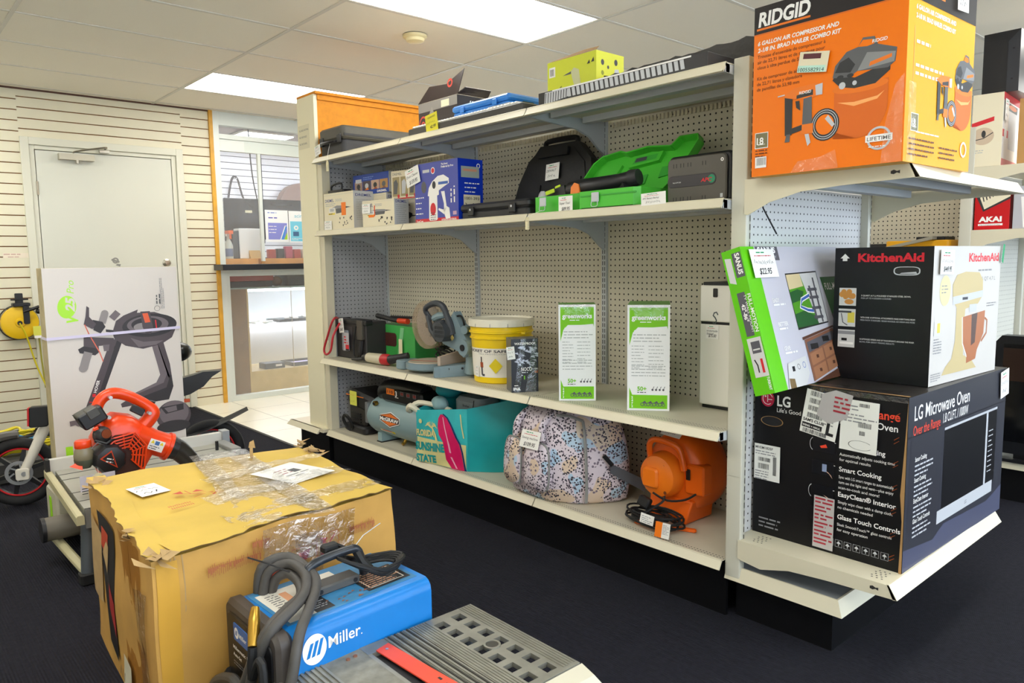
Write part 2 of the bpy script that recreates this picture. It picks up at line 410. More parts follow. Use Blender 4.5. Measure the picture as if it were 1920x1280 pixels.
mb = MB(); f = F(-1.72, YW-.0125, 1.285); mb.rect(f, 0, 0, .16, .035, M('faded_notice', '#efe3cf', .6)); mb.tiny(f, .005, .022, .15, 1, .012, M('faded_ink', '#c9a79a', .6), 3); mb.tiny(f, .03, .004, .08, 1, .009, M('faded_ink', '#c9a79a', .6), 5)
mb.build('wall_notice', label='small faded paper notice on the slat wall left of the door', cat='notice')
# baseboard-ish yellow wood strip at the wall end
mb = MB(); mb.box(-.182, YW-.035, 0, -.15, YW+.1, CEIL, M('yellow_pine', '#dca437', .45, var=.12, scale=14)); mb.build('trim_2', kind='structure', bevel=.002)
# smoke detector
mb = MB(); mb.lathe(Fr((-.022, 2.165, CEIL-.0045), (1, 0, 0), (0, -1, 0)), [(.07, -.0), (.07, .012), (.055, .02), (.05, .034), (.03, .04), (0, .041)], M('detector_plastic', '#e8dcae', .5), 32)
mb.build('smoke_detector', label='round yellowed smoke detector on the ceiling', cat='smoke detector')

# ---------------------------------------------------------------- glazed office beyond
fr_m = M('aluminium_white', '#dfe5df', .4, .1)
mb = MB(); X0, X1 = -.15, 3.2
mb.box(X0, YW-.03, 0, X0+.05, YW+.06, CEIL, fr_m)
mb.box(X0+.05, YW-.02, 0, X1, YW+.05, .045, fr_m); mb.box(X0+.05, YW-.03, 1.11, X1, YW+.06, 1.165, fr_m)
mb.box(X0+.05, YW-.02, 2.405, X1, YW+.05, CEIL, fr_m); mb.box(X0+.05, YW-.03, 2.29, X1, YW+.05, 2.33, fr_m)
mb.box(X0+.05, YW-.015, 2.19, X1, YW+.03, 2.29, M('fascia_pale', '#e3ebe4', .35)); mb.box(X0+.05, YW-.017, 2.19, .12, YW-.015, 2.285, M('fascia_patch', '#eef2ee', .5))
mb.box(X0+.05, YW-.02, .045, X0+.08, YW+.05, 1.11, fr_m)
mb.box(X1, YW-.03, 0, X1+.1, YW+.06, CEIL, fr_m)
mb.build('window_5', kind='structure', bevel=.002)
mb = MB(); mb.box(X0+.05, YW+.02, .045, X1, YW+.026, 1.11, gl); mb.box(X0+.05, YW+.02, 1.165, X1, YW+.026, 2.19, gl); mb.box(X0+.05, YW+.02, 2.33, X1, YW+.026, 2.405, gl)
mb.build('window_6', kind='structure')
mb = MB(); mb.box(.238, YW-.012, 1.24, .266, YW+.018, 2.19, fr_m); mb.box(.266, YW-.008, 1.4, .274, YW+.016, 2.19, M('dark_mullion_edge', '#3a4048', .4)); mb.build('trim_3', kind='structure')
mb = MB(); mb.box(-.2, YW-.22, 1.165, X1, YW+.05, 1.215, M('black_ledge', '#17191f', .3)); mb.build('counter_ledge', label='black ledge running along the office window', cat='counter', bevel=.004)
mb = MB(); mb.box(-.08, YW+.07, 1.165, .235, YW+.98, 1.265, M('honey_oak', '#d9963c', .4, var=.15, scale=10)); mb.box(.265, YW+.07, 1.165, X1, YW+.98, 1.265, M('honey_oak', '', .4)); mb.build('oak_counter', label='honey oak counter top just behind the office glass', cat='counter')
owall = M('office_slat_white', '#eceef2', .5); og = M('office_groove', '#3c3f48', .8)
mb = MB(); slatwall(mb, -.5, 3.6, 0, CEIL+.3, 7.6, -1, owall, og); mb.build('wall_office', kind='structure')
mb = MB(); mb.box(-.6, YW+.12, 0, -.5, 7.7, CEIL+.3, wall); mb.build('wall_office_left', kind='structure')
mb = MB(); mb.box(-.6, YW+.13, CEIL+.15, XR, 7.9, CEIL+.2, M('office_ceiling', '#b8b2b4', .9))
for y in (5.9, 6.5, 7.1): mb.box(-.6, y, CEIL+.14, XR, y+.02, CEIL+.15, bar)
for x in (.4, 1.6): mb.box(x, YW+.13, CEIL+.14, x+.02, 7.6, CEIL+.15, bar)
mb.build('ceiling_office', kind='structure')
oe = M('office_lamp_glow', '#f7f9ff', .5, emit=OFFICE)
for x, y in ((.75, 6.55), (2.0, 6.55), (.2, 5.5)):
    t = thing('ceiling_light', (x+.3, y+.3, CEIL+.13), 'square office ceiling light behind the glazed partition', 'ceiling light', 'office ceiling lights')
    a = MB(); a.box(x, y, CEIL+.12, x+.6, y+.6, CEIL+.14, bar); a.build('frame', t); a = MB(); a.box(x+.02, y+.02, CEIL+.112, x+.58, y+.58, CEIL+.119, oe); a.build('diffuser', t)
# display case
wd = M('display_case_walnut', '#8a7053', .45, var=.12, scale=18); wl = M('display_case_oak', '#cdb684', .45, var=.08, scale=14)
t = thing('display_case', (1.0, 5.6, 0), 'wood and glass display case lit inside, low behind the office glass', 'display case')
mb = MB(); mb.box(.03, 5.35, .0, .205, 5.9, .985, wd); mb.box(.197, 5.347, 0, .212, 5.35, .985, wl); mb.box(.205, 5.35, 0, 2.2, 5.9, .2, wl); mb.box(.205, 5.88, .2, 2.2, 5.9, .99, M('case_back', '#f2f3f6', .5)); mb.build('body', t)
mb = MB(); mb.box(.03, 5.33, .985, 2.2, 5.9, .997, M('case_top_edge', '#9fb0ab', .3, .3)); mb.build('glass_top', t)
mb = MB(); mb.box(.21, 5.42, .635, 2.2, 5.88, .643, M('pale_green_glass', '#cfe6df', .1, alpha=.6)); mb.build('glass_shelf', t)
mb = MB(); mb.box(.21, 5.35, .2, 2.2, 5.354, .985, gl); mb.box(.64, 5.352, .2, .645, 5.356, .985, M('case_seam', '#b9a98e', .5)); mb.build('glass_front', t)
mb = MB(); mb.box(.22, 5.42, .955, 2.1, 5.46, .975, M('case_lamp_glow', '#f4f6ff', .5, emit=15)); mb.build('lamp_strip', t); mb = MB(); mb.box(.22, 5.84, .615, 2.1, 5.875, .632, M('case_lamp_glow', '', .5)); mb.build('lamp_strip', t)
mb = MB(); mb.box(.37, 5.40, .2, .57, 5.55, .255, M('navy_case', '#2f3b4a', .4)); f = F(.47, 5.3995, .21); mb.rect(f, .005, .01, .07, .03, WHITE, .0006); mb.build('jewellery_box', label='small dark blue box standing inside the lit display case', cat='box', bevel=.003)
mb = MB(); mb.box(.66, 5.42, .2, 1.0, 5.7, .208, BLACK); 
for a in ((.66, 5.42, .208, 1.0, 5.44, .235), (.66, 5.68, .208, 1.0, 5.7, .235), (.66, 5.44, .208, .68, 5.68, .235), (.98, 5.44, .208, 1.0, 5.68, .235)): mb.box(*a, BLACK)
mb.box(.68, 5.44, .208, .98, 5.68, .213, M('tray_felt', '#cfc4ea', .8)); mb.build('jewellery_tray', label='black rimmed tray with lilac lining in the display case', cat='tray')
mb = MB(); mb.box(.55, 5.45, .643, 1.1, 5.75, .668, M('navy_case', '', .4)); mb.build('flat_tray', label='flat dark blue tray on the glass shelf of the display case', cat='tray')
mb = MB(); r = random.Random(3)
for k in range(22): mb.ellipsoid((r.uniform(.26, .52) if k < 11 else r.uniform(.6, 1.05), r.uniform(5.46, 5.7), .65 if k < 11 else .677), .03, .03, .012, WHITE, 8, 5)
mb.build('jewellery_display', label='row of small white jewellery pads on the case shelf', cat='jewellery', kind='stuff')
mb = MB(); mb.box(.06, 5.4, .997, .48, 5.75, 1.055, BLACK); mb.box(.05, 5.39, 1.055, .49, 5.76, 1.115, M('box_dark_red', '#8f2a24', .5)); mb.build('red_case', label='black case with dark red lid on top of the display case', cat='case', bevel=.004)
mb = MB(); mb.rrbox(T(.64, 5.42, .997), 0, 0, .9, .3, 0, .125, M('black_leather', '#1b1b20', .4), .02, .01); mb.ellipsoid((.56, 5.5, 1.045), .06, .06, .048, M('cloth_brown', '#6d5a4a', .8)); mb.build('black_bag', label='low black bag with brown cloth lying on the display case', cat='bag')
# things on the oak counter and on the wall beyond
t = thing('computer_monitor', (.5, 5.9, 1.265), 'large black monitor seen from behind the office glass', 'monitor')
mb = MB(); f = Fr((.22, 5.86, 1.46), (1, -.06, 0), (0, 0, 1)); mb.rrbox(f, 0, 0, .78, .40, 0, .035, M('monitor_black', '#15161b', .22), .01, .004); mb.fbox(f, .46, .345, .68, .355, .035, .037, BLACK); mb.fbox(f, .2, .26, .27, .285, .035, .036, M('asset_label', '#dcd9b8', .6)); mb.build('screen', t)
mb = MB(); mb.box(.52, 5.86, 1.27, .6, 5.89, 1.6, BLACK); mb.box(.42, 5.78, 1.265, .7, 5.98, 1.275, BLACK); mb.build('stand', t)
mb = MB(); mb.box(.12, 5.25, 1.265, .36, 5.38, 1.54, M('white_case', '#e3e9ea', .4)); mb.box(.108, 5.25, 1.265, .12, 5.38, 1.52, M('navy_case', '', .4)); mb.build('white_printer', label='white boxy machine on the oak counter behind glass', cat='printer', bevel=.006)
mb = MB(); mb.add([(.2, 5.2, 1.265), (.31, 5.2, 1.265), (.30, 5.23, 1.34), (.195, 5.23, 1.34), (.2, 5.245, 1.265), (.31, 5.245, 1.265)], [(0, 1, 2, 3), (5, 4, 3, 2), (0, 3, 4), (1, 5, 2)], M('kraft_card', '#c9a768', .7)); mb.build('paper_card', label='small tan card propped on the oak counter', cat='card')
t = thing('spray_bottle', (-.0, 5.2, 1.265), 'clear spray bottle with orange trigger on the oak counter', 'bottle')
mb = MB(); mb.lathe(Fr((-.0, 5.2, 1.265), (1, 0, 0), (0, 1, 0)), [(.0, 0), (.034, 0), (.036, .01), (.036, .1), (.03, .14), (.015, .17), (.014, .2), (0, .2)], M('cloudy_plastic', '#d3dcd6', .3, alpha=.85)); mb.lathe(Fr((-.0, 5.2, 1.265), (1, 0, 0), (0, 1, 0)), [(.0368, .02), (.0368, .09)], M('blue_label', '#6b7a9a', .5)); mb.build('bottle_body', t)
mb = MB(); mb.box(-.018, 5.18, 1.465, .018, 5.215, 1.49, WHITE); mb.box(-.02, 5.13, 1.485, .02, 5.22, 1.515, M('trigger_orange', '#e8672a', .4)); mb.box(-.008, 5.14, 1.44, .008, 5.155, 1.49, M('trigger_orange', '', .4)); mb.build('trigger', t)
mb = MB(); r = random.Random(11)
t = thing('desk_clutter', (.8, 5.3, 1.265), 'red and black small goods standing on the oak counter under the posters', 'small goods')
for k, c in enumerate(('#b5453a', '#1f1f24', '#c25a78', '#b5453a', '#d8d2c4', '#242228')):
    mb = MB(); x = .44+k*.085; mb.rrbox(F(x, 5.35, 1.265), 0, 0, .07, r.uniform(.06, .12), -.06, 0, M('clutter_%d' % k, c, .4), .008, .004); mb.build('packet', t)
pk = M('poster_paper', '#f2f4f5', .5); pur = M('poster_violet', '#8c90d8', .5); cy = M('poster_cyan', '#7fd2ea', .5); bl = M('poster_blue', '#4f93df', .5); lg = M('poster_lime', '#a4d32c', .5)
mb = MB(); f = F(.280, YW-.012, 1.412); mb.fbox(f, 0, 0, .178, .25, 0, .0008, pk); mb.h = 6; mb.rect(f, .02, .02, .168, .15, pur)
mb.poly(f, [(.11, .02), (.135, .02), (.165, .13), (.15, .13)], WHITE); mb.poly(f, [(.118, .02), (.138, .02), (.165, .12), (.158, .13)], bl); mb.poly(f, [(.142, .02), (.168, .02), (.168, .08)], lg)
mb.tiny(f, .02, .225, .1, 1, .012, M('poster_text_blue', '#7a8fd0', .5), 4); mb.tiny(f, .025, .185, .08, 1, .014, M('poster_text_violet', '#5f5fb8', .5), 5, word=3); mb.tiny(f, .025, .12, .06, 3, .008, WHITE, 6, gap=3)
for v in mb.v: v.x = .280+(v.x-.280)*1.23; v.z = 1.412+(v.z-1.412)*1.15
mb.build('poster', label='violet and white poster taped on the office glass, left one', cat='poster')
mb = MB(); f = F(.506, YW-.012, 1.408); mb.fbox(f, 0, 0, .178, .245, 0, .0008, pk); mb.h = 6; mb.rect(f, .01, .01, .168, .165, cy); mb.text(f, 'acima', .045, .195, .04, M('poster_teal', '#6cc4d8', .5), bold=.0)
mb.rect(f, .03, .05, .075, .085, M('poster_card', '#4d6f96', .5)); mb.ring(f, .055, .115, .008, .018, WHITE); mb.tiny(f, .02, .03, .08, 2, .006, WHITE, 7)
for v in mb.v: v.x = .506+(v.x-.506)*1.27; v.z = 1.408+(v.z-1.408)*1.18
mb.build('poster', label='pale cyan poster taped on the office glass, right one', cat='poster')
bagc = M('handbag_dark', '#2a2226', .5); brn = M('handbag_brown', '#8a746c', .6)
t = thing('handbag', (.12, 7.45, 1.55), 'dark handbag hanging by long straps on the office slat wall', 'bag')
mb = MB(); mb.rrbox(F(.83, 7.48, 1.45), 0, 0, .32, .42, 0, .12, bagc,   .05, .02); mb.build('bag_body', t); mb = MB(); mb.cyl((1.0, 7.6, 2.245), (1.0, 7.44, 2.235), .006, SILVER, seg=8); mb.build('wall_hook', t)
mb = MB(); mb.tube([(.86, 7.42, 1.85), (.92, 7.5, 2.05), (.97, 7.5, 2.24), (1.03, 7.5, 2.24), (1.08, 7.5, 2.05), (1.12, 7.42, 1.85)], .012, bagc, 6); mb.build('strap', t)
t = thing('handbag', (1.75, 7.45, 1.7), 'brown curved handbag with thin grey strap on the office slat wall', 'bag')
mb = MB(); f = F(1.5, 7.5, 1.6); pts = [(.0, 0), (.62, 0), (.62, .32)]+[(.31+.31*math.cos(a), .32+.3*math.sin(a)) for a in [PI*k/10 for k in range(1, 10)]]+[(0, .32)]; mb.prism(f, pts, 0, .14, brn); mb.build('bag_body', t); mb = MB(); mb.cyl((1.9, 7.6, 2.285), (1.9, 7.36, 2.275), .006, SILVER, seg=8); mb.build('wall_hook', t)
mb = MB(); mb.tube([(1.75, 7.35, 1.85), (1.82, 7.4, 2.1), (1.87, 7.4, 2.28), (1.93, 7.4, 2.28), (2.0, 7.4, 2.1), (2.1, 7.35, 1.85)], .014, M('strap_grey', '#7d7a85', .5), 6); mb.build('strap', t)
mb = MB(); mb.tube([(.40, 5.6, 2.6), (.405, 5.6, 2.3), (.43, 5.62, 2.05), (.48, 5.66, 1.85), (.52, 5.72, 1.78)], .006, BLACK, 6); mb.build('power_cable', label='black cable hanging from the office ceiling to the monitor', cat='cable')

# ================================================================ SHELVING
bg = M('shelf_beige_paint', '#dad2b8', .42, var=.03, scale=4); bg2 = M('shelf_grey_paint', '#b9bdc0', .42, var=.03, scale=4); blk = M('kick_plate_black', '#0b0b0d', .35)
deck = M('shelf_deck_perforated', '#ccc5b0', .45, var=.05, scale=5)
nt, s = coords(deck)
def rowmask(nt, s, a, lo, hi):
    return mth(nt, 'MULTIPLY', mth(nt, 'GREATER_THAN', s[a], lo), mth(nt, 'LESS_THAN', s[a], hi))
def dots(nt, s, pa, pb, r):
    q = []
    for a, p in ((0, pa), (1, pb)):
        x = mth(nt, 'SUBTRACT', mth(nt, 'FRACT', mth(nt, 'DIVIDE', mth(nt, 'ADD', s[a], 10.), p)), .5); x = mth(nt, 'MULTIPLY', x, p); q.append(mth(nt, 'MULTIPLY', x, x))
    return mth(nt, 'LESS_THAN', mth(nt, 'ADD', q[0], q[1]), r*r)
mixmask(deck, mth(nt, 'MULTIPLY', dots(nt, s, .0125, .0125, .0028), rowmask(nt, s, 0, -.478, -.437)), '#4a443a')
pegL = pegboard('pegboard_beige', '#cbc4b0', (1, 2), r=.0039); pegF = pegboard('pegboard_pale', '#dcdad8', (0, 2)); slot = M('slot_dark', '#2c2a28', .6)
SY0, S = -.201, .914
HS = [1.8204, 1.4033, .6505]; HB = .2078
def bracket_profile(x0, x1, z, zf=.03, zb=.15):
    """side outline of a shelf bracket, from front (x0) to back (x1)"""
    d = x1-x0
    return [(x0, z-.004), (x0+.0, z-zf), (x0+d*.35, z-zf-.012), (x0+d*.62, z-zf-.022), (x0+d*.78, z-zf-.045), (x0+d*.92, z-zf-.095), (x1, z-zb), (x1, z-.004)]
def bay_shelf(parent, k, z, xf, deckmat, name='shelf', first=False):
    y0 = SY0+k*S+.003; y1 = y0+S-.006; mb = MB()
    mb.box(xf+.002, y0, z-.003, -.03, y1, z, deckmat)
    # slanted price channel with a rounded top bead
    mb.hexa([(xf-.018, y0, z-.029), (xf-.012, y0, z-.031), (xf-.012, y1, z-.031), (xf-.018, y1, z-.029), (xf, y0, z+.001), (xf+.006, y0, z+.001), (xf+.006, y1, z+.001), (xf, y1, z+.001)], bg)
    mb.tube([(xf-.0165, y0, z-.0275), (xf-.0165, y1, z-.0275)], .0022, bg, 6)
    mb.tube([(xf, y0, z), (xf, y1, z)], .0022, bg, 6)
    if z > .3:
        for x, h in ((xf+.11, .028), (xf+.30, .028)): mb.box(x, y0+.02, z-h, x+.035, y1-.02, z-.003, bg2)
        mb.box(xf, y0, z-.03, xf+.02, y1, z-.003, bg2)
    sh = mb.build(name, parent)
    if z > .3:
        for y in (y0+.0, y1-.003):
            br = MB(); br.prism(Fr((0, y+.003, 0), (1, 0, 0), (0, 0, 1)), bracket_profile(xf-.004, -.03, z), 0, .003, bg2); br.build('shelf_bracket', sh)
        # comb of light and shade below the back of the shelf, modelled as beige teeth
        tb = MB(); n = 44
        for i in range(n): yy = y0+.03+(S-.07)*i/n; tb.box(-.034, yy, z-.034, -.026, yy+.010, z-.012, bg)
        if z > 1.7: tb.build('light_comb_teeth', sh)
    return sh
G = thing('gondola_shelving', (0, SY0, 0), 'long beige pegboard gondola shelving run carrying tools and boxes', 'shelving unit')
mb = MB(); mb.box(-.02, SY0, HB-.01, .02, SY0+3*S, 1.83, pegL); mb.build('pegboard_panel', G)
for k in range(1, 4):
    mb = MB(); y = SY0+k*S; mb.box(-.034, y-.014, .16, -.019, y+.014, 1.83, bg2)
    z = .25
    while z < 1.8:
        for dy in (-.006, .006): mb.box(-.0348, y+dy-.0018, z, -.034, y+dy+.0018, z+.018, slot)
        z += .0254
    mb.build('slotted_upright', G)
mb = MB(); mb.box(-.025, SY0-.02, 1.83, .025, SY0+3*S, 1.838, bg); mb.build('top_cap', G)
for h in HS:
    for k in range(3): bay_shelf(G, k, h, -.4955, deck)
for k in range(3): bay_shelf(G, k, HB, -.4734, deck, 'base_shelf')
mb = MB(); mb.box(-.432, SY0+.01, 0, -.42, SY0+3*S+.02, .18, blk); mb.box(.42, SY0+.01, 0, .432, SY0+3*S+.02, .18, blk); mb.box(-.42, SY0+3*S, 0, .42, SY0+3*S+.012, .18, blk); mb.build('kick_plate', G)
mb = MB(); mb.box(.03, SY0, .2, .47, SY0+3*S, .207, bg); mb.build('rear_base_shelf', G)
# far end panel seen from its back, and the wooden cabinet standing behind the run
FE = thing('far_end_panel', (0, 2.56, 0), 'perforated end panel with post closing the far end of the shelving run', 'shelf end panel')
mb = MB(); mb.box(-.405, 2.545, .19, .40, 2.565, 1.83, pegboard('pegboard_back', '#a9a9ab', (0, 2))); mb.build('pegboard_panel', FE)
mb = MB(); mb.box(-.455, 2.53, .17, -.405, 2.58, 1.83, bg); mb.build('post', FE)
t = thing('wooden_cabinet', (-.1, 2.6, 0), 'tall laminate cabinet with raw orange board face, at the far shelf end', 'cabinet')
mb = MB(); mb.box(-.462, 2.585, .2, -.44, 2.80, 2.20, M('cabinet_cream_laminate', '#f0e8c8', .45)); 
mb.build('side_panel', t)
mb = MB(); mb.box(-.44, 2.585, .2, .42, 2.60, 2.17, M('raw_orange_board', '#dc8c18', .7, var=.1, scale=30)); mb.build('front_board', t)
mb = MB(); mb.box(-.455, 2.60, 2.155, .42, 2.8, 2.17, M('cabinet_metal', '#8c8b85', .4, .4)); mb.hexa([(-.462, 2.56, 2.20), (.42, 2.56, 2.20), (.42, 2.8, 2.20), (-.462, 2.8, 2.20), (-.462, 2.56, 2.215), (.42, 2.56, 2.215), (.42, 2.8, 2.215), (-.462, 2.8, 2.215)], M('raw_orange_board', '', .7)); mb.box(-.44, 2.575, 2.17, .42, 2.6, 2.2, M('raw_orange_board', '', .7)); mb.build('top_board', t)
mb = MB(); mb.box(-.5, 2.56, .19, .3, 3.0, .21, bg); mb.hexa([(-.52, 2.6, .18), (-.51, 2.6, .18), (-.51, 3.02, .18), (-.52, 3.02, .18), (-.5, 2.6, .21), (-.49, 2.6, .21), (-.49, 3.0, .21), (-.5, 3.0, .21)], bg); mb.box(-.44, 2.6, 0, .3, 2.98, .19, blk); mb.build('base_deck', t)
mb = MB(); f = L(-.4625, 2.62, 2.79, 1.9); mb.rect(f, 0, 0, .14, .14, M('notice_cream', '#ded7ba', .6)); 
for i, s_ in enumerate(('ALL SALES ARE FINAL', 'NO REFUNDS', 'NO RETURNS')): mb.text(f, s_, .01, .105-.04*i, .016, DGREY, maxw=.12)
mb.build('wall_notice', t)

# near end cap (faces the camera side)
def slots_on(mb, fr, z0, z1, a, mat=slot):
    z = z0
    while z < z1: mb.rect(fr, a, z, a+.004, z+.019, mat, .0006); z += .0275
E_ = thing('end_cap_shelving', (0, -.25, 0), 'end cap shelving unit nearest the camera carrying the large cartons', 'shelving unit')
post = M('post_beige', '#cbc8b8', .4, var=.02, scale=3)
for x in (-.457, .427):
    mb = MB(); mb.rrbox(T(x, -.255, 0), 0, 0, .03, .055, .155, 1.835, post, .004, .002, 3)
    f = F(x, -.2555, 0); slots_on(mb, f, .23, 1.81, .019)
    mb.box(x+.0, -.2552, .5, x+.001, -.2, .501, post); mb.build('post', E_)
mb = MB(); mb.box(-.427, -.225, .19, .427, -.205, 1.83, pegF); mb.build('pegboard_panel', E_)
def ec_shelf(z, yf, bot=.05, hw=.462, back=.1):
    t_ = MB(); t_.box(-hw+.006, yf+.004, z-.003, hw-.006, -.228, z, bg)
    t_.hexa([(-hw, yf-.024, z-.036), (hw, yf-.024, z-.036), (hw, yf-.012, z-.038), (-hw, yf-.012, z-.038), (-hw, yf, z+.002), (hw, yf, z+.002), (hw, yf+.006, z+.002), (-hw, yf+.006, z+.002)], bg)
    for y in (yf+.13, yf+.33): t_.box(-hw+.03, y, z-.028, hw-.04, y+.035, z-.003, bg2)
    r_ = random.Random(2)
    for cx, cy in ((-hw+.03, yf+.03), (-hw+.03, -.32)):
        for i in range(5):
            for j in range(3): t_.rect(T(cx+i*.014, cy+j*.014+(i % 2)*.006, z), 0, 0, .005, .005, slot, .0004)
    sh = t_.build('shelf', E_)
    for x in (-hw, hw-.003):
        d = -.245-yf; pr = [(yf-.022, z-.036), (yf+d*.38, z-.042), (yf+d*.62, z-.05), (yf+d*.82, z-.075), (-.262, z-back), (-.25, z-back+.005), (-.25, z+.001), (yf, z+.001)]
        br = MB(); br.prism(Fr((x, 0, 0), (0, 1, 0), (0, 0, 1)), pr, 0, .003, bg); f = Fr((x, 0, 0), (0, -1, 0), (0, 0, 1))
        br.poly(Fr((x, yf+.04, z-.018), (0, -1, 0), (0, 0, 1)), [(-.012, .003), (-.004, .006), (.004, .002), (.012, .004), (.012, -.005), (.004, -.002), (-.004, -.006), (-.012, -.004)], slot, .0005)
        br.build('shelf_bracket', sh)
ec_shelf(.29, -.73, back=.065); ec_shelf(1.458, -.742, back=.11)
mb = MB(); mb.box(-.444, -.575, .185, .444, -.23, .188, M('base_deck_grey', '#8e9296', .35, .2))
mb.hexa([(-.46, -.60, .145), (-.45, -.60, .145), (-.45, -.2, .145), (-.46, -.2, .145), (-.444, -.58, .19), (-.438, -.574, .19), (-.438, -.2, .19), (-.444, -.2, .19)], bg)
mb.hexa([(-.46, -.60, .145), (.46, -.60, .145), (.45, -.585, .145), (-.45, -.585, .145), (-.444, -.58, .19), (.444, -.58, .19), (.438, -.574, .19), (-.438, -.574, .19)], bg)
mb.hexa([(.45, -.60, .145), (.46, -.60, .145), (.46, -.2, .145), (.45, -.2, .145), (.438, -.574, .19), (.444, -.58, .19), (.444, -.2, .19), (.438, -.2, .19)], bg)
mb.build('base_deck', E_)
mb = MB(); mb.box(-.4, -.545, 0, .4, -.21, .17, blk); mb.build('kick_plate', E_)
mb = MB(); mb.tube([(-.4, -.27, 1.40), (-.4, -.28, 1.37), (-.35, -.30, 1.29)], .0025, BLACK, 6); mb.build('cable_tie', label='loose black cable tie hooked under the upper end cap shelf', cat='cable tie')
# neighbouring run across the aisle
N = thing('gondola_shelving', (2.07, SY0, 0), 'second shelving run across the aisle, far right behind the end cap', 'shelving unit')
nx = 2.07
mb = MB(); mb.box(nx-.02, SY0, .2, nx+.02, SY0+3*S, 1.83, pegL); mb.build('pegboard_panel', N)
for z in (1.22, .72, .2):
    mb = MB(); mb.box(nx-.47, SY0+.0, z-.004, nx-.02, SY0+3*S, z, bg); mb.box(nx-.485, SY0, z-.03, nx-.47, SY0+3*S, z, bg); mb.build('shelf', N)
mb = MB(); mb.box(nx-.432, SY0, 0, nx+.43, SY0+3*S, .18, blk); mb.build('kick_plate', N)
N2 = thing('end_cap_shelving', (nx, -.25, 0), 'second end cap at the right edge with slat style panel and red keyboard box', 'shelving unit')
for x in (nx-.472, nx+.442):
    mb = MB(); mb.rrbox(T(x, -.255, 0), 0, 0, .03, .055, .155, 1.835, post, .004, .002, 3); mb.build('post', N2)
mb = MB(); mb.box(nx-.44, -.225, .19, nx+.44, -.205, 1.83, pegboard('pegboard_dense', '#d4d2c6', (0, 2), .0254, .0030, '#7d786c', 1.)); mb.build('pegboard_panel', N2)
for z in (1.335, 1.64):
    sh = MB(); sh.box(nx-.465, -.74, z-.003, nx+.465, -.228, z, bg); sh.box(nx-.47, -.76, z-.035, nx+.47, -.74, z, bg); sh.box(nx-.44, -.6, z-.03, nx+.44, -.56, z-.003, bg2); sh = sh.build('shelf', N2)
    for x in (nx-.47, nx+.467):
        br = MB(); br.prism(Fr((x, 0, 0), (0, 1, 0), (0, 0, 1)), [(-.76, z-.035), (-.45, z-.045), (-.33, z-.07), (-.262, z-.10), (-.25, z-.10), (-.25, z), (-.74, z)], 0, .003, bg); br.build('shelf_bracket', sh)
mb = MB(); mb.box(nx-.46, -.66, .165, nx+.46, -.23, .2, bg); mb.build('base_deck', N2)
mb = MB(); mb.box(nx-.43, -.60, 0, nx+.43, -.21, .165, blk); mb.build('kick_plate', N2)

# ================================================================ CARTONS
class Box:
    """carton: P0,P1 = front face bottom corners left and right as seen, depth goes away from the front"""
    def __init__(s, P0, P1, depth, h, z, front, side=None, top=None, left=None, lean=0):
        s.mb = MB(); a = V((P0[0], P0[1], z)); b = V((P1[0], P1[1], z)); s.w = (b-a).length; s.d = depth; s.hh = h
        u = (b-a).normalized(); up_ = V((0, 0, 1)); n = u.cross(up_); inn = -n
        s.F = Fr(a, u, up_, n); s.R = Fr(b, inn, up_, u); s.L = Fr(a+inn*depth, n, up_, -u); s.T = Fr(a+up_*h, u, inn, up_)
        q = [a, b, b+inn*depth, a+inn*depth]; q = q+[p+up_*h for p in q]; m = s.mb
        side = side or front; top = top or side; left = left or side
        m.add(q, [(3, 2, 1, 0)], side); m.add(q, [(4, 5, 6, 7)], top); m.add(q, [(0, 1, 5, 4)], front)
        m.add(q, [(1, 2, 6, 5)], side); m.add(q, [(2, 3, 7, 6)], side); m.add(q, [(3, 0, 4, 7)], left)
        # merge the corners so the carton is one closed body
        base = len(m.v)-48; mp = {}
        m.f = [tuple(k % 8 for k in f) for f in m.f]; m.v = m.v[:8]
        s.c = (a+b)/2+inn*depth/2; s.c.z = z
    def build(s, name, label, cat='box', group=None, bevel=.0015):
        return s.mb.build(name, origin=s.c, label=label, cat=cat, group=group, bevel=bevel, smooth=0)
def sc(pts, w, h, a=0, b=0): return [(a+x*w, b+y*h) for x, y in pts]
gloss = lambda n, c, r=.3: M(n, c, max(r, .38), coat=.06, spec=.3)
tape = film('clear_tape', .13, .1, 25, .6)
# ---- compressor kit carton on the upper end cap shelf
RO = gloss('carton_orange', '#f87c08'); RY = gloss('carton_orange_glare', '#f0aa18'); RB = gloss('carton_charcoal_band', '#2b2727'); RBr = M('print_brown', '#6a3208', .5); HG = M('print_tool_grey', '#5d5e60', .45); HD = M('print_tool_dark', '#2e2f31', .45); TO = M('print_tank_orange', '#e06a10', .45); TOh = M('print_tank_light', '#ffb066', .45)  # RY: orange side turned amber, daylight glare painted into the colour
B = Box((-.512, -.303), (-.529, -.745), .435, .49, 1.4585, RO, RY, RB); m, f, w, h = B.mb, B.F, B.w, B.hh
m.rect(f, 0, h*.84, w, h, RB); m.text(f, 'RIDGID', w*.03, h*.885, .055, WHITE, bold=.035, shear=.12, width=w*.37); m.rect(f, w*.02, h*.862, w*.40, h*.874, ORANGE); m.rect(f, 0, h*.835, w, h*.843, TO)
for i, t_ in enumerate(('6 GALLON AIR COMPRESSOR AND', '2-1/8 IN. BRAD NAILER COMBO KIT')): m.text(f, t_, w*.03, h*(.775-.04*i), .0165, WHITE, bold=.03, shear=.2, width=w*(.56, .575)[i])
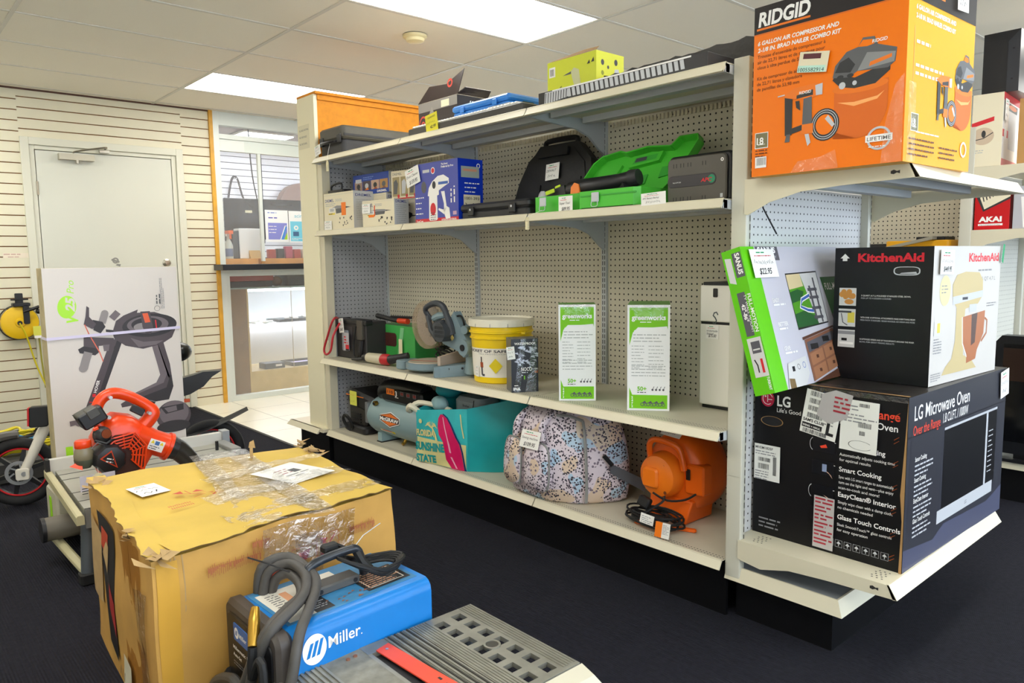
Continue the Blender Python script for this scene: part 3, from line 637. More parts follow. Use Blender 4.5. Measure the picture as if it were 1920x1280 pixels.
for i, t_ in enumerate(("Trousse d'ensemble de compresseur à", 'air de 22,71 litres et de cloueuse pour', 'clous à tête perdue de 53,98 mm', '', 'Kit de compresor de aire', 'de 22,71 litros y clavadora', 'de puntillas de 53,98 mm')):
    if t_: m.text(f, t_, w*.03, h*(.70-.032*i), .0135, RBr, bold=.008)
def tool_art(m, f, a, b, s, o=1):
    """printed picture: pancake compressor, nailer and hose; s = size"""
    q = lambda pts: [(a+x*s, b+y*s) for x, y in pts]
    m.poly(f, q([(.42, .05)]+[(.62+.27*math.cos(t), .30+.27*math.sin(t)*1.0) for t in [PI*1.05+PI*.95*i/14 for i in range(15)]]+[(.89, .5), (.42, .48)]), TO)
    m.poly(f, q([(.40+.49*x, .42+.10*y) for x, y in [(.5+.5*math.cos(2*PI*i/20), .5+.5*math.sin(2*PI*i/20)) for i in range(20)]]), ORANGE)
    m.poly(f, q([(.45, .36), (.60, .31), (.80, .34), (.86, .40), (.80, .365), (.60, .345)]), TOh)
    m.poly(f, q([(.40, .56), (.47, .49), (.60, .46), (.78, .47), (.90, .56), (.90, .63), (.60, .55), (.42, .60)]), HD)
    m.poly(f, q([(.40, .58), (.42, .68), (.52, .78), (.62, .80), (.66, .87), (.76, .86), (.79, .79), (.95, .73), (.94, .62), (.88, .58), (.62, .60), (.55, .56)]), HG)
    m.poly(f, q([(.62, .80), (.66, .85), (.74, .84), (.76, .80), (.70, .79)]), RO); m.poly(f, q([(.62, .60), (.70, .74), (.94, .70), (.93, .62), (.80, .61)]), M('print_tool_light', '#8b8c8c', .45))
    m.poly(f, q([(.42, .62), (.46, .70), (.54, .73), (.60, .66), (.56, .60)]), HD); m.poly(f, q([(.72, .62), (.91, .66), (.91, .69), (.73, .655)]), ORANGE)
    for cx in (.47, .56): m.ell(f, a+cx*s, b+.575*s, .03*s, .017*s, HD)
    m.ell(f, a+.49*s, b+.50*s, .03*s, .03*s, SILVER); m.ell(f, a+.60*s, b+.505*s, .02*s, .02*s, SILVER)
    for r_, c in ((.135, HD), (.123, SILVER), (.117, HD), (.105, SILVER), (.099, HD)): m.ell(f, a+.34*s, b+.19*s, r_*s, r_*s*1.05, c)
    m.ell(f, a+.34*s, b+.19*s, .085*s, .089*s, RO)
    m.poly(f, q([(.34, .24), (.41, .16), (.435, .18), (.37, .27)]), SILVER)
    m.poly(f, q([(-.06, .50), (.02, .51), (.02, .14), (-.05, .14)]), HD); m.poly(f, q([(-.035, .15), (.005, .15), (.0, .08), (-.05, .08)]), HG); m.poly(f, q([(-.10, .50), (.04, .56), (.26, .57), (.29, .54), (.29, .47), (.20, .44), (.04, .46)]), ORANGE)
    m.poly(f, q([(.06, .49), (.22, .52), (.22, .47), (.06, .46)]), HD); m.poly(f, q([(.24, .55), (.31, .56), (.31, .46), (.25, .46)]), SILVER); m.poly(f, q([(.13, .45), (.21, .46), (.22, .16), (.12, .15)]), HG); m.poly(f, q([(.10, .22), (.23, .22), (.23, .13), (.11, .13)]), ORANGE)
    m.poly(f, q([(.02, .20), (.12, .22), (.12, .17), (.02, .15)]), HD); m.poly(f, q([(.15, .13), (.19, .13), (.21, .05), (.18, .02)]), SILVER); m.poly(f, q([(.05, .44), (.09, .44), (.10, .35), (.06, .38)]), HD)
    m.poly(f, q([(-.13, .505), (-.06, .51), (-.06, .52), (-.13, .515)]), SILVER)
tool_art(m, f, w*.28, h*.13, w*.70)
m.text(f, 'RIDGID', w*.34, h*.575-.065, .011, WHITE, bold=.02, shear=.1); m.text(f, 'RIDGID', w*.80, h*.64, .012, WHITE, bold=.02, shear=.1)
bdg = M('badge_olive', '#7b7552', .5)
for ff, a, sx in ((f, w*.03, 1), (B.R, .04, 1)):
    m.rect(ff, a-.002, h*.17-.002, a+.042, h*.17+.044, WHITE); m.rect(ff, a, h*.17, a+.04, h*.17+.042, bdg); m.text(ff, '18', a+.004, h*.19, .028, WHITE, bold=.02, maxw=.03); m.tiny(ff, a+.008, h*.17+.008, .024, 1, .004, WHITE, 2)
m.rect(f, w*.03, h*.05, w*.115, h*.115, WHITE); m.barcode(f, w*.04, h*.065, w*.07, h*.045, DGREY, 4); m.tiny(f, w*.03, h*.15, w*.09, 3, .005, RBr, 8)
m.ring(f, w*.86, h*.135, .026, .032, SILVER, k=.95); m.rect(f, w*.78, h*.118, w*.94, h*.155, WHITE); m.text(f, 'LIFETIME', w*.79, h*.125, .014, RB, bold=.005, width=w*.14); m.tiny(f, w*.80, h*.09, w*.13, 1, .004, WHITE, 9, word=3)
f = B.R; w = B.d
m.rect(f, 0, h*.84, w, h, RB); m.text(f, 'RIDGID', w*.08, h*.93, .045, WHITE, bold=.03, shear=.1, width=w*.42); m.rect(f, w*.08, h*.89, w*.5, h*.91, ORANGE)
for i, t_ in enumerate(('6 GALLON AIR COMPRESSOR AND', '2-1/8 IN. BRAD NAILER COMBO KIT')): m.text(f, t_, w*.1, h*(.79-.045*i), .017, WHITE, bold=.03, shear=.1, width=w*.58)
m.rect(f, w*.09, h*.35, w*.095, h*.70, TOh); m.tiny(f, w*.12, h*.62, w*.28, 1, .013, WHITE, 3, word=2); m.tiny(f, w*.12, h*.50, w*.4, 2, .012, WHITE, 5, word=2)
tool_art(m, f, w*.47, h*.21, w*.58); m.tiny(f, w*.15, h*.16, w*.4, 1, .006, WHITE, 5)
m.tiny(f, w*.06, h*.12, w*.36, 4, .007, RBr, 8, gap=1.9); m.tiny(f, w*.50, h*.10, w*.28, 3, .007, RBr, 9, gap=1.9); m.ring(f, w*.88, h*.12, .016, .022, WHITE)
o = B.build('compressor_kit_carton', 'large orange air compressor and brad nailer kit box on the upper end cap shelf', 'box')
f = B.F; w = B.w
mb = MB(); ff = f.sub(w*.33, h*.565, -.16); c_ = M('claim_label_cream', '#e9dfbf', .6); mb.fbox(ff, 0, 0, .088, .055, .0085, .0092, c_); mb.h = 80
mb.rect(ff, .012, .036, .065, .05, M('label_maroon', '#5c2a33', .6)); mb.rect(ff, 0, 0, .083, .018, M('label_mint', '#bfe6d6', .6)); mb.text(ff, '1005582914', .003, .002, .0145, BLACK, bold=.0, width=.077)
mb.build('claim_label', o)
price_tag(o, Fr(B.R.p(B.d*.64, h*.87, .009), B.R.u, B.R.v), .075, .09, seed=5, ang=.05)
mb = MB(); mb.poly(f, [(w*.3, .0), (w*.62, 0), (w*.6, .05), (w*.5, .035), (w*.35, .03)], tape, .009); mb.poly(f, [(w*.88, .0), (w, 0), (w, .45*h), (w*.95, .4*h), (w*.9, .1)], tape, .009); mb.poly(B.R, [(0, 0), (.05, 0), (.04, .2), (0, .2)], tape, .009); mb.build('packing_tape', o)
# ---- over the range microwave carton
LB = M('microwave_carton_black', '#0c0b0e', .45, spec=.3); LS = gloss('microwave_carton_slate', '#34353d', .35); LS2 = gloss('microwave_carton_slate_low', '#50536a', .35); LO = M('print_red_orange', '#e8452a', .45); DS = M('print_near_black', '#0b0b0e', .3)
B = Box((-.345, -.234), (-.352, -.722), .85, .522, .29, LB, LS, gloss('microwave_carton_top', '#2e2a28', .4)); m, f, w, h = B.mb, B.F, B.w, B.hh
MG = M('logo_magenta', '#c4123f', .4)
m.ell(f, w*.095, h*.885, .024, .026, MG, n=32); m.ring(f, w*.095, h*.885, .0165, .0185, WHITE, k=1.05, a0=PI*.12, a1=PI*1.62+.3); m.rect(f, w*.095+.001, h*.88, w*.095+.016, h*.88+.0025, WHITE); m.rect(f, w*.095-.0012, h*.865, w*.095+.0012, h*.91, WHITE); m.ell(f, w*.095-.008, h*.90, .003, .003, WHITE)
m.text(f, 'LG', w*.165, h*.85, .048, WHITE, bold=.025, width=w*.095); m.text(f, "Life's Good", w*.165, h*.81, .02, WHITE, width=w*.17)
m.text(f, 'Over the Range', w*.52, h*.862, .036, LO, bold=.02, width=w*.435); m.text(f, 'Microwave Oven', w*.55, h*.80, .029, WHITE, bold=.012, width=w*.395)
m.poly(f, [(w*.13+.035*math.cos(t)*(1 if abs(math.cos(t)) < .7 else 1.15), h*.745+.016*math.sin(t)) for t in [2*PI*i/20 for i in range(20)]], BLACK); m.ring(f, w*.13, h*.745, .037, .040, BROWNC, k=.42)
for i, (a_, b_, s_) in enumerate((('Sensor Cooking', 'Automatically adjusts cooking time|for optimal results', 0), ('Smart Cooking', 'Sync with LG smart ranges to automatically|turn on the light and vent—plus enjoy|scan-to-cook and more!', 0), ('EasyClean® Interior', 'Simply wipe clean with a damp cloth,|no chemicals needed', 0), ('Glass Touch Controls', 'Sleek SmoothTouch™ glass controls|for easy operation', 0))):
    y = h*(.652-.137*i-(.015 if i > 1 else 0)); m.text(f, a_, w*.60, y, .021, WHITE, bold=.015)
    for j, l in enumerate(b_.split('|')): m.text(f, l, w*.60, y-.022-.0165*j, .0128, WHITE, maxw=w*.335)
    m.rect(f, w*.42, y-.022, w*.57, y+.022, DS); m.ring(f, w*.43, y, .012, .0135, SILVER, k=1.6, a0=PI*.6, a1=PI*1.4) if i in (0, 2) else None; m.rect(f, w*.565, y+.012, w*.575, y+.014, WHITE)
    m.poly(f, [(w*.50, y-.006), (w*.55, y-.02), (w*.56, y-.03), (w*.53, y-.012)] if i else [(w*.47, y-.004), (w*.51, y+.004), (w*.52, y-.006), (w*.48, y-.01)], (LO, M('print_skin', '#e2b9a4', .5))[i > 0])
    if i == 1: m.rect(f, w*.49, y-.012, w*.52, y+.012, M('print_blue_grey', '#8694b4', .4))
m.tiny(f, w*.05, h*.10, w*.16, 3, .008, GREY, 6)
for i in range(7):
    a = w*(.535+.057*i); m.ring(f, a+.011, h*.075, .0148, .0158, SILVER, n=4, a0=PI/4, a1=2*PI+PI/4)
    (m.rect(f, a+.006, h*.062, a+.008, h*.09, SILVER), m.rect(f, a+.013, h*.062, a+.015, h*.09, SILVER)) if i == 0 else m.poly(f, [(a+.004, h*.075), (a+.011, h*.09), (a+.018, h*.075), (a+.012, h*.072), (a+.012, h*.06), (a+.01, h*.06), (a+.01, h*.072)], SILVER)
for i in range(7):
    for j in (0, .011): m.poly(f, [(w*.925, h*(.06+.135*i)+j), (w*.955, h*(.08+.135*i)+j), (w*.957, h*(.078+.135*i)+j), (w*.928, h*(.057+.135*i)+j)], M('staple_copper', '#a5552c', .35, .6))
m.poly(f, [(w*.983, 0), (w, 0), (w, h), (w*.988, h*.7), (w*.975, h*.45), (w*.99, h*.3)], BROWNC)
f = B.R; w = B.d
m.poly(f, [(0, 0), (w, 0), (w, h*.18), (w*.82, h*.12), (w*.36, h*.15), (w*.26, h*.09), (0, h*.13)], LS2); m.poly(f, [(w*.03, h*.22), (w*.26, h*.165), (w*.30, h*.28), (w*.31, h*.74), (w*.03, h*.80)], M('print_slate_panel', '#2a2a32', .4))
m.text(f, 'LG Microwave Oven', w*.05, h*.86, .062, WHITE, bold=.008, width=w*.52); m.text(f, 'Over the Range', w*.045, h*.775, .042, LO, bold=.005, width=w*.24); m.text(f, '1.8 CU.FT. / 1000W', w*.31, h*.785, .042, WHITE, bold=.008, width=w*.25)
m.rect(f, w*.33, h*.24, w*.90, h*.74, DS); m.rect(f, w*.33, h*.735, w*.90, h*.75, SILVER); m.rect(f, w*.775, h*.25, w*.795, h*.735, SILVER); m.rect(f, w*.29, h*.17, w*.88, h*.25, SILVER); m.text(f, 'LG', w*.57, h*.195, .016, DGREY); m.tiny(f, w*.81, h*.6, w*.05, 9, .006, SILVER, 5, gap=3)
for i, t_ in enumerate(('Sensor Cooking', 'Smart Cooking', 'EasyClean Interior', 'Glass Touch Controls')): m.text(f, t_, w*.07, h*(.62-.12*i), .020, WHITE, bold=.012, width=w*(.10, .10, .13, .15)[i]); m.tiny(f, w*.07, h*(.59-.12*i), w*.16, 3, .008, SILVER, i)
m.rect(f, 0, h*.77, w, h*.773, DS)
o = B.build('microwave_carton', 'big black microwave oven box on the lower end cap shelf under the mixer box', 'box')
f = B.F; w = B.w; lab = M('shipping_label_white', '#ecebe4', .5)
mb = MB(); ff = f.sub(w*.335, h*.72, -.16); mb.fbox(ff, 0, 0, w*.24, h*.27, .006, .0066, lab); mb.h = 55
for j in range(4): mb.barcode(ff, w*.03, h*(.235-.045*j), w*.10, h*.03, DGREY, j); mb.tiny(ff, w*.15, h*(.24-.045*j), w*.07, 2, .006, GREY, j)
mb.text(ff, "SAM'S CLUB", .005, h*.075, .013, BLACK, bold=.03, maxw=.07); mb.rect(ff, .004, h*.035, .07, h*.065, BLACK); mb.text(ff, 'WING + HAUL', .006, h*.042, .009, WHITE, bold=.02, maxw=.06); mb.text(ff, 'L', w*.17, h*.03, .05, BLACK, bold=.05); mb.barcode(ff, .01, h*.005, w*.16, h*.025, DGREY, 9); mb.build('shipping_label', o)
mb = MB(); ff = f.sub(w*.60, h*.655, -.03); mb.fbox(ff, 0, 0, w*.23, h*.30, .006, .0066, lab); mb.h = 55; mb.tiny(ff, .01, h*.26, w*.10, 2, .006, GREY, 3); mb.barcode(ff, w*.11, h*.265, w*.06, h*.02, DGREY, 3); mb.tiny(ff, .01, h*.21, w*.2, 3, .006, GREY, 4); mb.barcode(ff, w*.11, h*.145, w*.08, h*.03, DGREY, 4); mb.barcode(ff, w*.12, h*.10, w*.035, h*.025, DGREY, 5); mb.ring(ff, w*.13, h*.04, .034, .036, BLACK, k=.4, a0=.6, a1=5.8); mb.build('shipping_label', o)
mb = MB(); ff = f.sub(w*.012, h*.36, 0); mb.fbox(ff, 0, 0, w*.19, h*.23, .006, .0066, lab); mb.h = 55; mb.text(ff, 'MVEM1825F', .004, h*.20, .012, DGREY, bold=.01, width=w*.13); mb.tiny(ff, .004, h*.18, w*.16, 2, .005, GREY, 1); mb.barcode(ff, w*.03, h*.12, w*.09, h*.025, DGREY, 1); mb.barcode(ff, w*.03, h*.07, w*.08, h*.035, DGREY, 2); mb.barcode(ff, w*.14, h*.04, w*.025, h*.12, DGREY, 3); mb.tiny(ff, .004, h*.05, w*.10, 4, .005, GREY, 2); mb.build('model_label', o)
mb = MB(); ff = f.sub(w*.445, h*.02, -.01); mb.fbox(ff, 0, 0, w*.135, h*.32, .006, .0064, M('torn_tape_silver', '#b9b4b2', .35)); mb.h = 55; rp = M('torn_print_red', '#a82f3c', .5)
for j in range(6): mb.tiny(ff, .004, h*(.30-.05*j), w*.12, 2, .009, rp, j+20, gap=1.3)
mb.build('security_tape', o)
mb = MB(); ff = f.sub(w*.49, h*.83, -.1); mb.poly(ff, [(-.02, 0), (.02, -.02), (.075, .01), (.085, .085), (.03, .09), (-.01, .07)], M('torn_tape_silver', '', .3), .0075); mb.h = 66; mb.tiny(ff, .03, .065, .05, 4, .01, rp, 3, gap=1.4); mb.build('security_tape', o)
price_tag(o, Fr(B.R.p(B.d*.91, h*.80, .006), B.R.u, B.R.v), .085, .095, seed=9, ang=.12)
mb = MB(); 
for k in range(3): mb.poly(B.T, [(.01+.15*k, .0), (.15+.15*k, .003), (.14+.15*k, .05+.02*k), (.03+.15*k, .03)], tape, .004)
mb.poly(B.F, [(w*.4, h*.97), (w, h*.97), (w, h), (w*.4, h)], tape, .006); mb.poly(B.T, [(.0, 0), (w, 0), (w, .012), (.3, .007), (.2, .014), (.08, .006)], BROWNC, .003); mb.build('packing_tape', o)
mb = MB(); mb.poly(T(.32, -.6, .8130), [(0, 0), (.12, .02), (.13, .05), (.02, .03)], M('paper_pink', '#b8455a', .6), .001); mb.box(.40, -.60, .8125, .47, -.56, .822, M('paper_cream', '#d8cf9f', .6)); mb.build('paper_scrap', label='crumpled pink and cream paper scrap on top of the microwave box', cat='paper')
# ---- stand mixer carton
KB = M('mixer_carton_black', '#0b0c11', .4, spec=.35); KW = gloss('mixer_carton_white', '#d3cec7', .3); KR = M('print_logo_red', '#e0102c', .4); CM = M('print_cream', '#c9b581', .45); CP = M('print_copper', '#b56a3c', .35, .2); CPd = M('print_copper_dark', '#4c2c24', .35)
B = Box((-.122, -.386), (-.137, -.695), .54, .43, .8135, KB, KW, KB); m, f, w, h = B.mb, B.F, B.w, B.hh
m.text(f, 'KitchenAid', w*.25, h*.895, .036, KR, bold=.04, width=w*.66); m.poly(f, [(w*.06, h*.92), (w*.11, h*.955), (w*.16, h*.92), (w*.135, h*.92), (w*.135, h*.90), (w*.085, h*.90), (w*.085, h*.92)], WHITE)
m.poly(f, [(w*(.75+.13*math.copysign(abs(math.cos(t))**.5, math.cos(t))), h*(.825+.032*math.copysign(abs(math.sin(t))**.7, math.sin(t)))) for t in [2*PI*i/24 for i in range(24)]], SILVER); m.poly(f, [(w*(.75+.118*math.copysign(abs(math.cos(t))**.5, math.cos(t))), h*(.826+.026*math.copysign(abs(math.sin(t))**.7, math.sin(t)))) for t in [2*PI*i/24 for i in range(24)]], BLACK); m.poly(f, [(w*.68, h*.805), (w*.85, h*.805), (w*.84, h*.82), (w*.7, h*.812)], SILVER)
ck = M('print_cookie', '#c98a3d', .5); px = M('print_pale_grey', '#d3d2cf', .45); yl = M('print_lemon', '#dccb4e', .45)
for i in range(3):
    b_ = h*(.56-.16*i); m.rect(f, w*.06, b_, w*.245, b_+h*.135, px)
    if i == 0:
        r = random.Random(4)
        for k in range(7): m.ell(f, w*(.09+.02*k), b_+h*(.085+.02*math.sin(k*2)), w*.03, h*.022, ck)
        m.ell(f, w*.17, b_+h*.03, w*.05, h*.02, ck)
    elif i == 1: m.rect(f, w*.16, b_+h*.03, w*.235, b_+h*.11, yl); m.rect(f, w*.06, b_+h*.105, w*.2, b_+h*.12, DGREY); m.stroke(f, [(w*.09, b_+h*.10), (w*.11, b_+h*.03), (w*.16, b_+h*.01)], .003, DGREY)
    else: m.rect(f, w*.06, b_+h*.10, w*.245, b_+h*.125, GREY); m.rect(f, w*.10, b_+h*.05, w*.16, b_+h*.07, BLACK); m.rect(f, w*.08, b_+.01, w*.23, b_+h*.04, WHITE)
for i, (t1, t2) in enumerate((('5 QUART (4.7 L) POLISHED STAINLESS STEEL BOWL', 'FOR UP TO 9 DOZEN COOKIES'), ('WITH OVER 10 OPTIONAL ATTACHMENTS: MAKE EVERYTHING FROM', 'FRESH PASTA TO BURGERS, VEGGIE NOODLES, ICE CREAM AND MORE'), ('10 OPTIMIZED SPEEDS AND 59 TOUCHPOINTS AROUND THE MIXER', 'BOWL FOR GREAT MIXING RESULTS'))):
    m.text(f, t1, w*.30, h*(.635-.165*i), .0068, WHITE, maxw=w*.55); m.text(f, t2, w*.30, h*(.615-.165*i), .0068, SILVER, maxw=w*.55)
f = B.R; w = B.d
m.text(f, 'KitchenAid', w*.49, h*.885, .038, KR, bold=.03, width=w*.47); m.tiny(f, w*.64, h*.81, w*.32, 1, .008, GREY, 3); m.text(f, '5 QT 4.7 L', w*.70, h*.735, .018, GREY, width=w*.22)
m.ell(f, w*.17, h*.68, w*.075, h*.11, M('print_badge_cream', '#f0e3a0', .5)); m.tiny(f, w*.12, h*.71, w*.09, 3, .006, GREY, 3)
m.poly(f, sc([(.17, .06), (.22, .12), (.30, .17), (.34, .3), (.34, .55), (.28, .60), (.27, .72), (.33, .79), (.45, .81), (.66, .80), (.72, .74), (.73, .62), (.66, .56), (.47, .53), (.46, .40), (.47, .18), (.60, .13), (.68, .06)], w, h), CM)
m.poly(f, sc([(.28, .63), (.73, .66), (.73, .61), (.28, .57)], w, h), SILVER); m.rect(f, w*.42, h*.60, w*.50, h*.62, DGREY); m.rect(f, w*.53, h*.50, w*.64, h*.56, SILVER)
m.poly(f, sc([(.44, .47), (.78, .50), (.77, .32), (.68, .20), (.66, .13), (.52, .11), (.52, .18), (.46, .26)], w, h), CP); m.poly(f, sc([(.57, .48), (.66, .49), (.64, .26), (.58, .24)], w, h), CPd); m.stroke(f, sc([(.78, .44), (.82, .42), (.82, .32), (.74, .26)], w, h), .008, CP); m.stroke(f, sc([(.43, .47), (.45, .27), (.52, .16)], w, h), .006, WHITE)
m.rect(f, w*.04, h*.36, w*.13, h*.47, px); m.rect(f, w*.08, h*.38, w*.12, h*.45, yl); m.tiny(f, w*.04, h*.33, w*.11, 6, .005, GREY, 4); m.tiny(f, w*.02, h*.08, w*.13, 4, .004, GREY, 6); m.tiny(f, w*.80, h*.55, w*.15, 2, .005, GREY, 7)
o = B.build('stand_mixer_carton', 'black and white stand mixer box with red logo on top of the microwave box', 'box')
price_tag(o, Fr(B.R.p(w*.06, h*.80, .006), B.R.u, B.R.v), .10, .075, seed=12, price='$449.95', ang=-.02)
mb = MB(); mb.poly(B.R, [(w*.97, h*.88), (w*1.0, h*.86), (w*1.02, h*1.01), (w*.99, h*1.02)], M('ticket_green', '', .6), .008); mb.build('shop_sticker', o)
# ---- tilted TV wall mount carton leaning back against the end panel
SG = gloss('mount_carton_green', '#62c40c'); SP = gloss('mount_carton_lilac', '#c9c7d0'); SD = M('print_charcoal', '#55545b', .45); WO = M('print_wood', '#8a5a42', .5); WOd = M('print_wood_dark', '#5c3726', .5); G1 = M('print_grass', '#4f9a1e', .5); G2 = M('print_grass_dark', '#1f5d2a', .5); G3 = M('print_sand', '#dcc99a', .5); FB = M('print_river', '#3c64b0', .5)
m = MB(); P0 = V((-.56, -.424, .8165)); P1 = V((-.56, -.298, 1.25)); upv = (P1-P0).normalized(); h = (P1-P0).length; f = Fr(P0, (1, .02, 0), upv); w = .66; d = .066; f = Fr(P0, f.u, (upv-f.u*upv.dot(f.u)).normalized())
q = [f.p(0, 0), f.p(w, 0), f.p(w, 0, -d), f.p(0, 0, -d), f.p(0, h), f.p(w, h), f.p(w, h, -d), f.p(0, h, -d)]
m.add(q, [(3, 2, 1, 0), (4, 5, 6, 7), (1, 2, 6, 5), (2, 3, 7, 6), (3, 0, 4, 7)], SG); m.add(q, [(0, 1, 5, 4)], SP)
m.v = m.v[:8]; m.f = [tuple(k % 8 for k in x) for x in m.f]
m.rect(f, 0, 0, w*.12, h, SG); m.rect(f, w*.10, h*.935, w*.34, h, SD) if 0 else None
m.rect(f, w*.13, h*.90, w*.34, h, SD); m.text(f, 'SANUS', w*.15, h*.955, .026, WHITE, bold=.04, width=w*.165); m.text(f, 'VISIONARY', w*.15, h*.915, .012, SILVER, width=w*.165)
tvp = sc([(.36, .79), (.68, .80), (.68, .42), (.36, .40)], w, h); m.poly(f, sc([(.355, .80), (.685, .81), (.685, .41), (.355, .385)], w, h), BLACK); m.poly(f, tvp, px); m.poly(f, sc([(.36, .79), (.50, .795), (.58, .41), (.36, .40)], w, h), G1)
m.poly(f, sc([(.36, .79), (.50, .795), (.51, .70), (.36, .68)], w, h), G3); m.poly(f, sc([(.36, .66), (.44, .68), (.50, .66), (.46, .60), (.36, .58)], w, h), G2); m.poly(f, sc([(.36, .5), (.46, .52), (.57, .47), (.58, .41), (.36, .40)], w, h), G2); m.stroke(f, sc([(.55, .63), (.46, .60), (.43, .55), (.50, .52), (.56, .51)], w, h), .016, WHITE); m.stroke(f, sc([(.55, .63), (.46, .60), (.435, .55), (.50, .52), (.56, .51)], w, h), .009, FB)
for b_ in (.45, .52, .60, .66): m.rect(f, w*.545, h*b_, w*.645, h*(b_+.022), SD)
m.rect(f, w*.56, h*.44, w*.58, h*.70, SD); m.rect(f, w*.62, h*.42, w*.635, h*.76, SD)
m.poly(f, sc([(.71, .76), (.92, .76), (.92, .50), (.745, .47)], w, h), G2); m.text(f, 'FULL-MOTION', w*.74, h*.66, .034, WHITE, bold=.01, width=w*.24); m.poly(f, sc([(.74, .47), (.92, .50), (.92, .40), (.76, .38)], w, h), SD)
for i, t_ in enumerate(('EASY', 'BETTER', 'GIVE')): m.text(f, t_, w*(.175), h*(.60-.17*i), .018, WHITE, bold=.02); m.tiny(f, w*.175, h*(.575-.17*i), w*.12, 1, .009, WHITE, i)
m.poly(f, sc([(.37, .33), (.72, .385), (.72, .37), (.37, .31)], w, h), WOd); m.poly(f, sc([(.385, .31), (.71, .365), (.71, .09), (.385, .01)], w, h), WO)
m.poly(f, sc([(.40, .29), (.70, .345), (.70, .285), (.40, .215)], w, h), SD); m.rect(f, w*.43, h*.235, w*.51, h*.275, BLACK); m.rect(f, w*.57, h*.275, w*.64, h*.315, BLACK)
for a_, b_ in ((.405, .12), (.56, .155), (.405, .02), (.56, .055)): m.poly(f, sc([(a_, b_), (a_+.14, b_+.03), (a_+.14, b_+.115), (a_, b_+.085)], w, h), M('print_wood_light', '#a5714f', .5)); m.rect(f, w*(a_+.06), h*(b_+.048), w*(a_+.085), h*(b_+.072), WOd)
m.poly(f, sc([(.30, -.0), (.72, .0), (.72, .075), (.385, -.0)], w, h), WOd)
m.poly(f, sc([(.17, .17), (.355, .20), (.355, .075), (.30, .0), (.13, .0)], w, h), px); m.rect(f, w*.20, h*.11, w*.225, h*.145, BLACK); m.ring(f, w*.265, h*.135, .007, .009, SD); m.ring(f, w*.32, h*.14, .008, .010, FB); m.poly(f, sc([(.145, .0), (.20, .0), (.20, .06), (.15, .07)], w, h), M('print_bronze', '#7a6238', .5))
fl = Fr(f.p(0, 0, -d), f.n, f.v)   # narrow green side, facing left
m.rect(fl, d*.50, h*.80, d*.95, h*.97, SD)
vt = Fr(fl.p(d*.64, h*.965), -fl.v, fl.u); m.text(vt, 'SANUS', 0, 0, .022, WHITE, bold=.03, width=h*.145); m.poly(fl, sc([(.10, .78), (.42, .76), (.42, .94), (.10, .95)], d, h), px); m.rect(fl, d*.30, h*.40, d*.70, h*.70, SD)
vt = Fr(fl.p(d*.80, h*.68), -fl.v, fl.u); m.text(vt, 'FULL-MOTION', 0, 0, .016, WHITE, bold=.02, width=h*.26); vt = Fr(fl.p(d*.62, h*.68), -fl.v, fl.u); m.text(vt, 'TV WALL MOUNT', 0, 0, .012, WHITE, width=h*.26); vt = Fr(fl.p(d*.40, h*.62), -fl.v, fl.u); m.text(vt, '42"-86"', 0, 0, .017, WHITE, bold=.03, width=h*.12)
m.rect(fl, d*.25, h*.12, d*.95, h*.385, px); m.rect(fl, d*.40, h*.28, d*.85, h*.36, SD); m.rect(fl, d*.45, h*.30, d*.80, h*.31, px); m.rect(fl, d*.68, h*.145, d*.80, h*.24, RED); m.stroke(fl, [(d*.4, h*.24), (d*.5, h*.2), (d*.5, h*.15)], .004, BLACK); vt = Fr(fl.p(d*.80, h*.115), -fl.v, fl.u); m.text(vt, 'TURBORIT', 0, 0, .012, WHITE, bold=.02, width=h*.09)
o = m.build('tv_mount_carton', label='thin green and lilac TV wall mount box leaning back beside the mixer box', cat='box', bevel=.0015, smooth=0)
price_tag(o, Fr(f.p(w*.05, h*.775, .008), f.u, f.v), w*.22, h*.20, seed=21, price='$22.95')

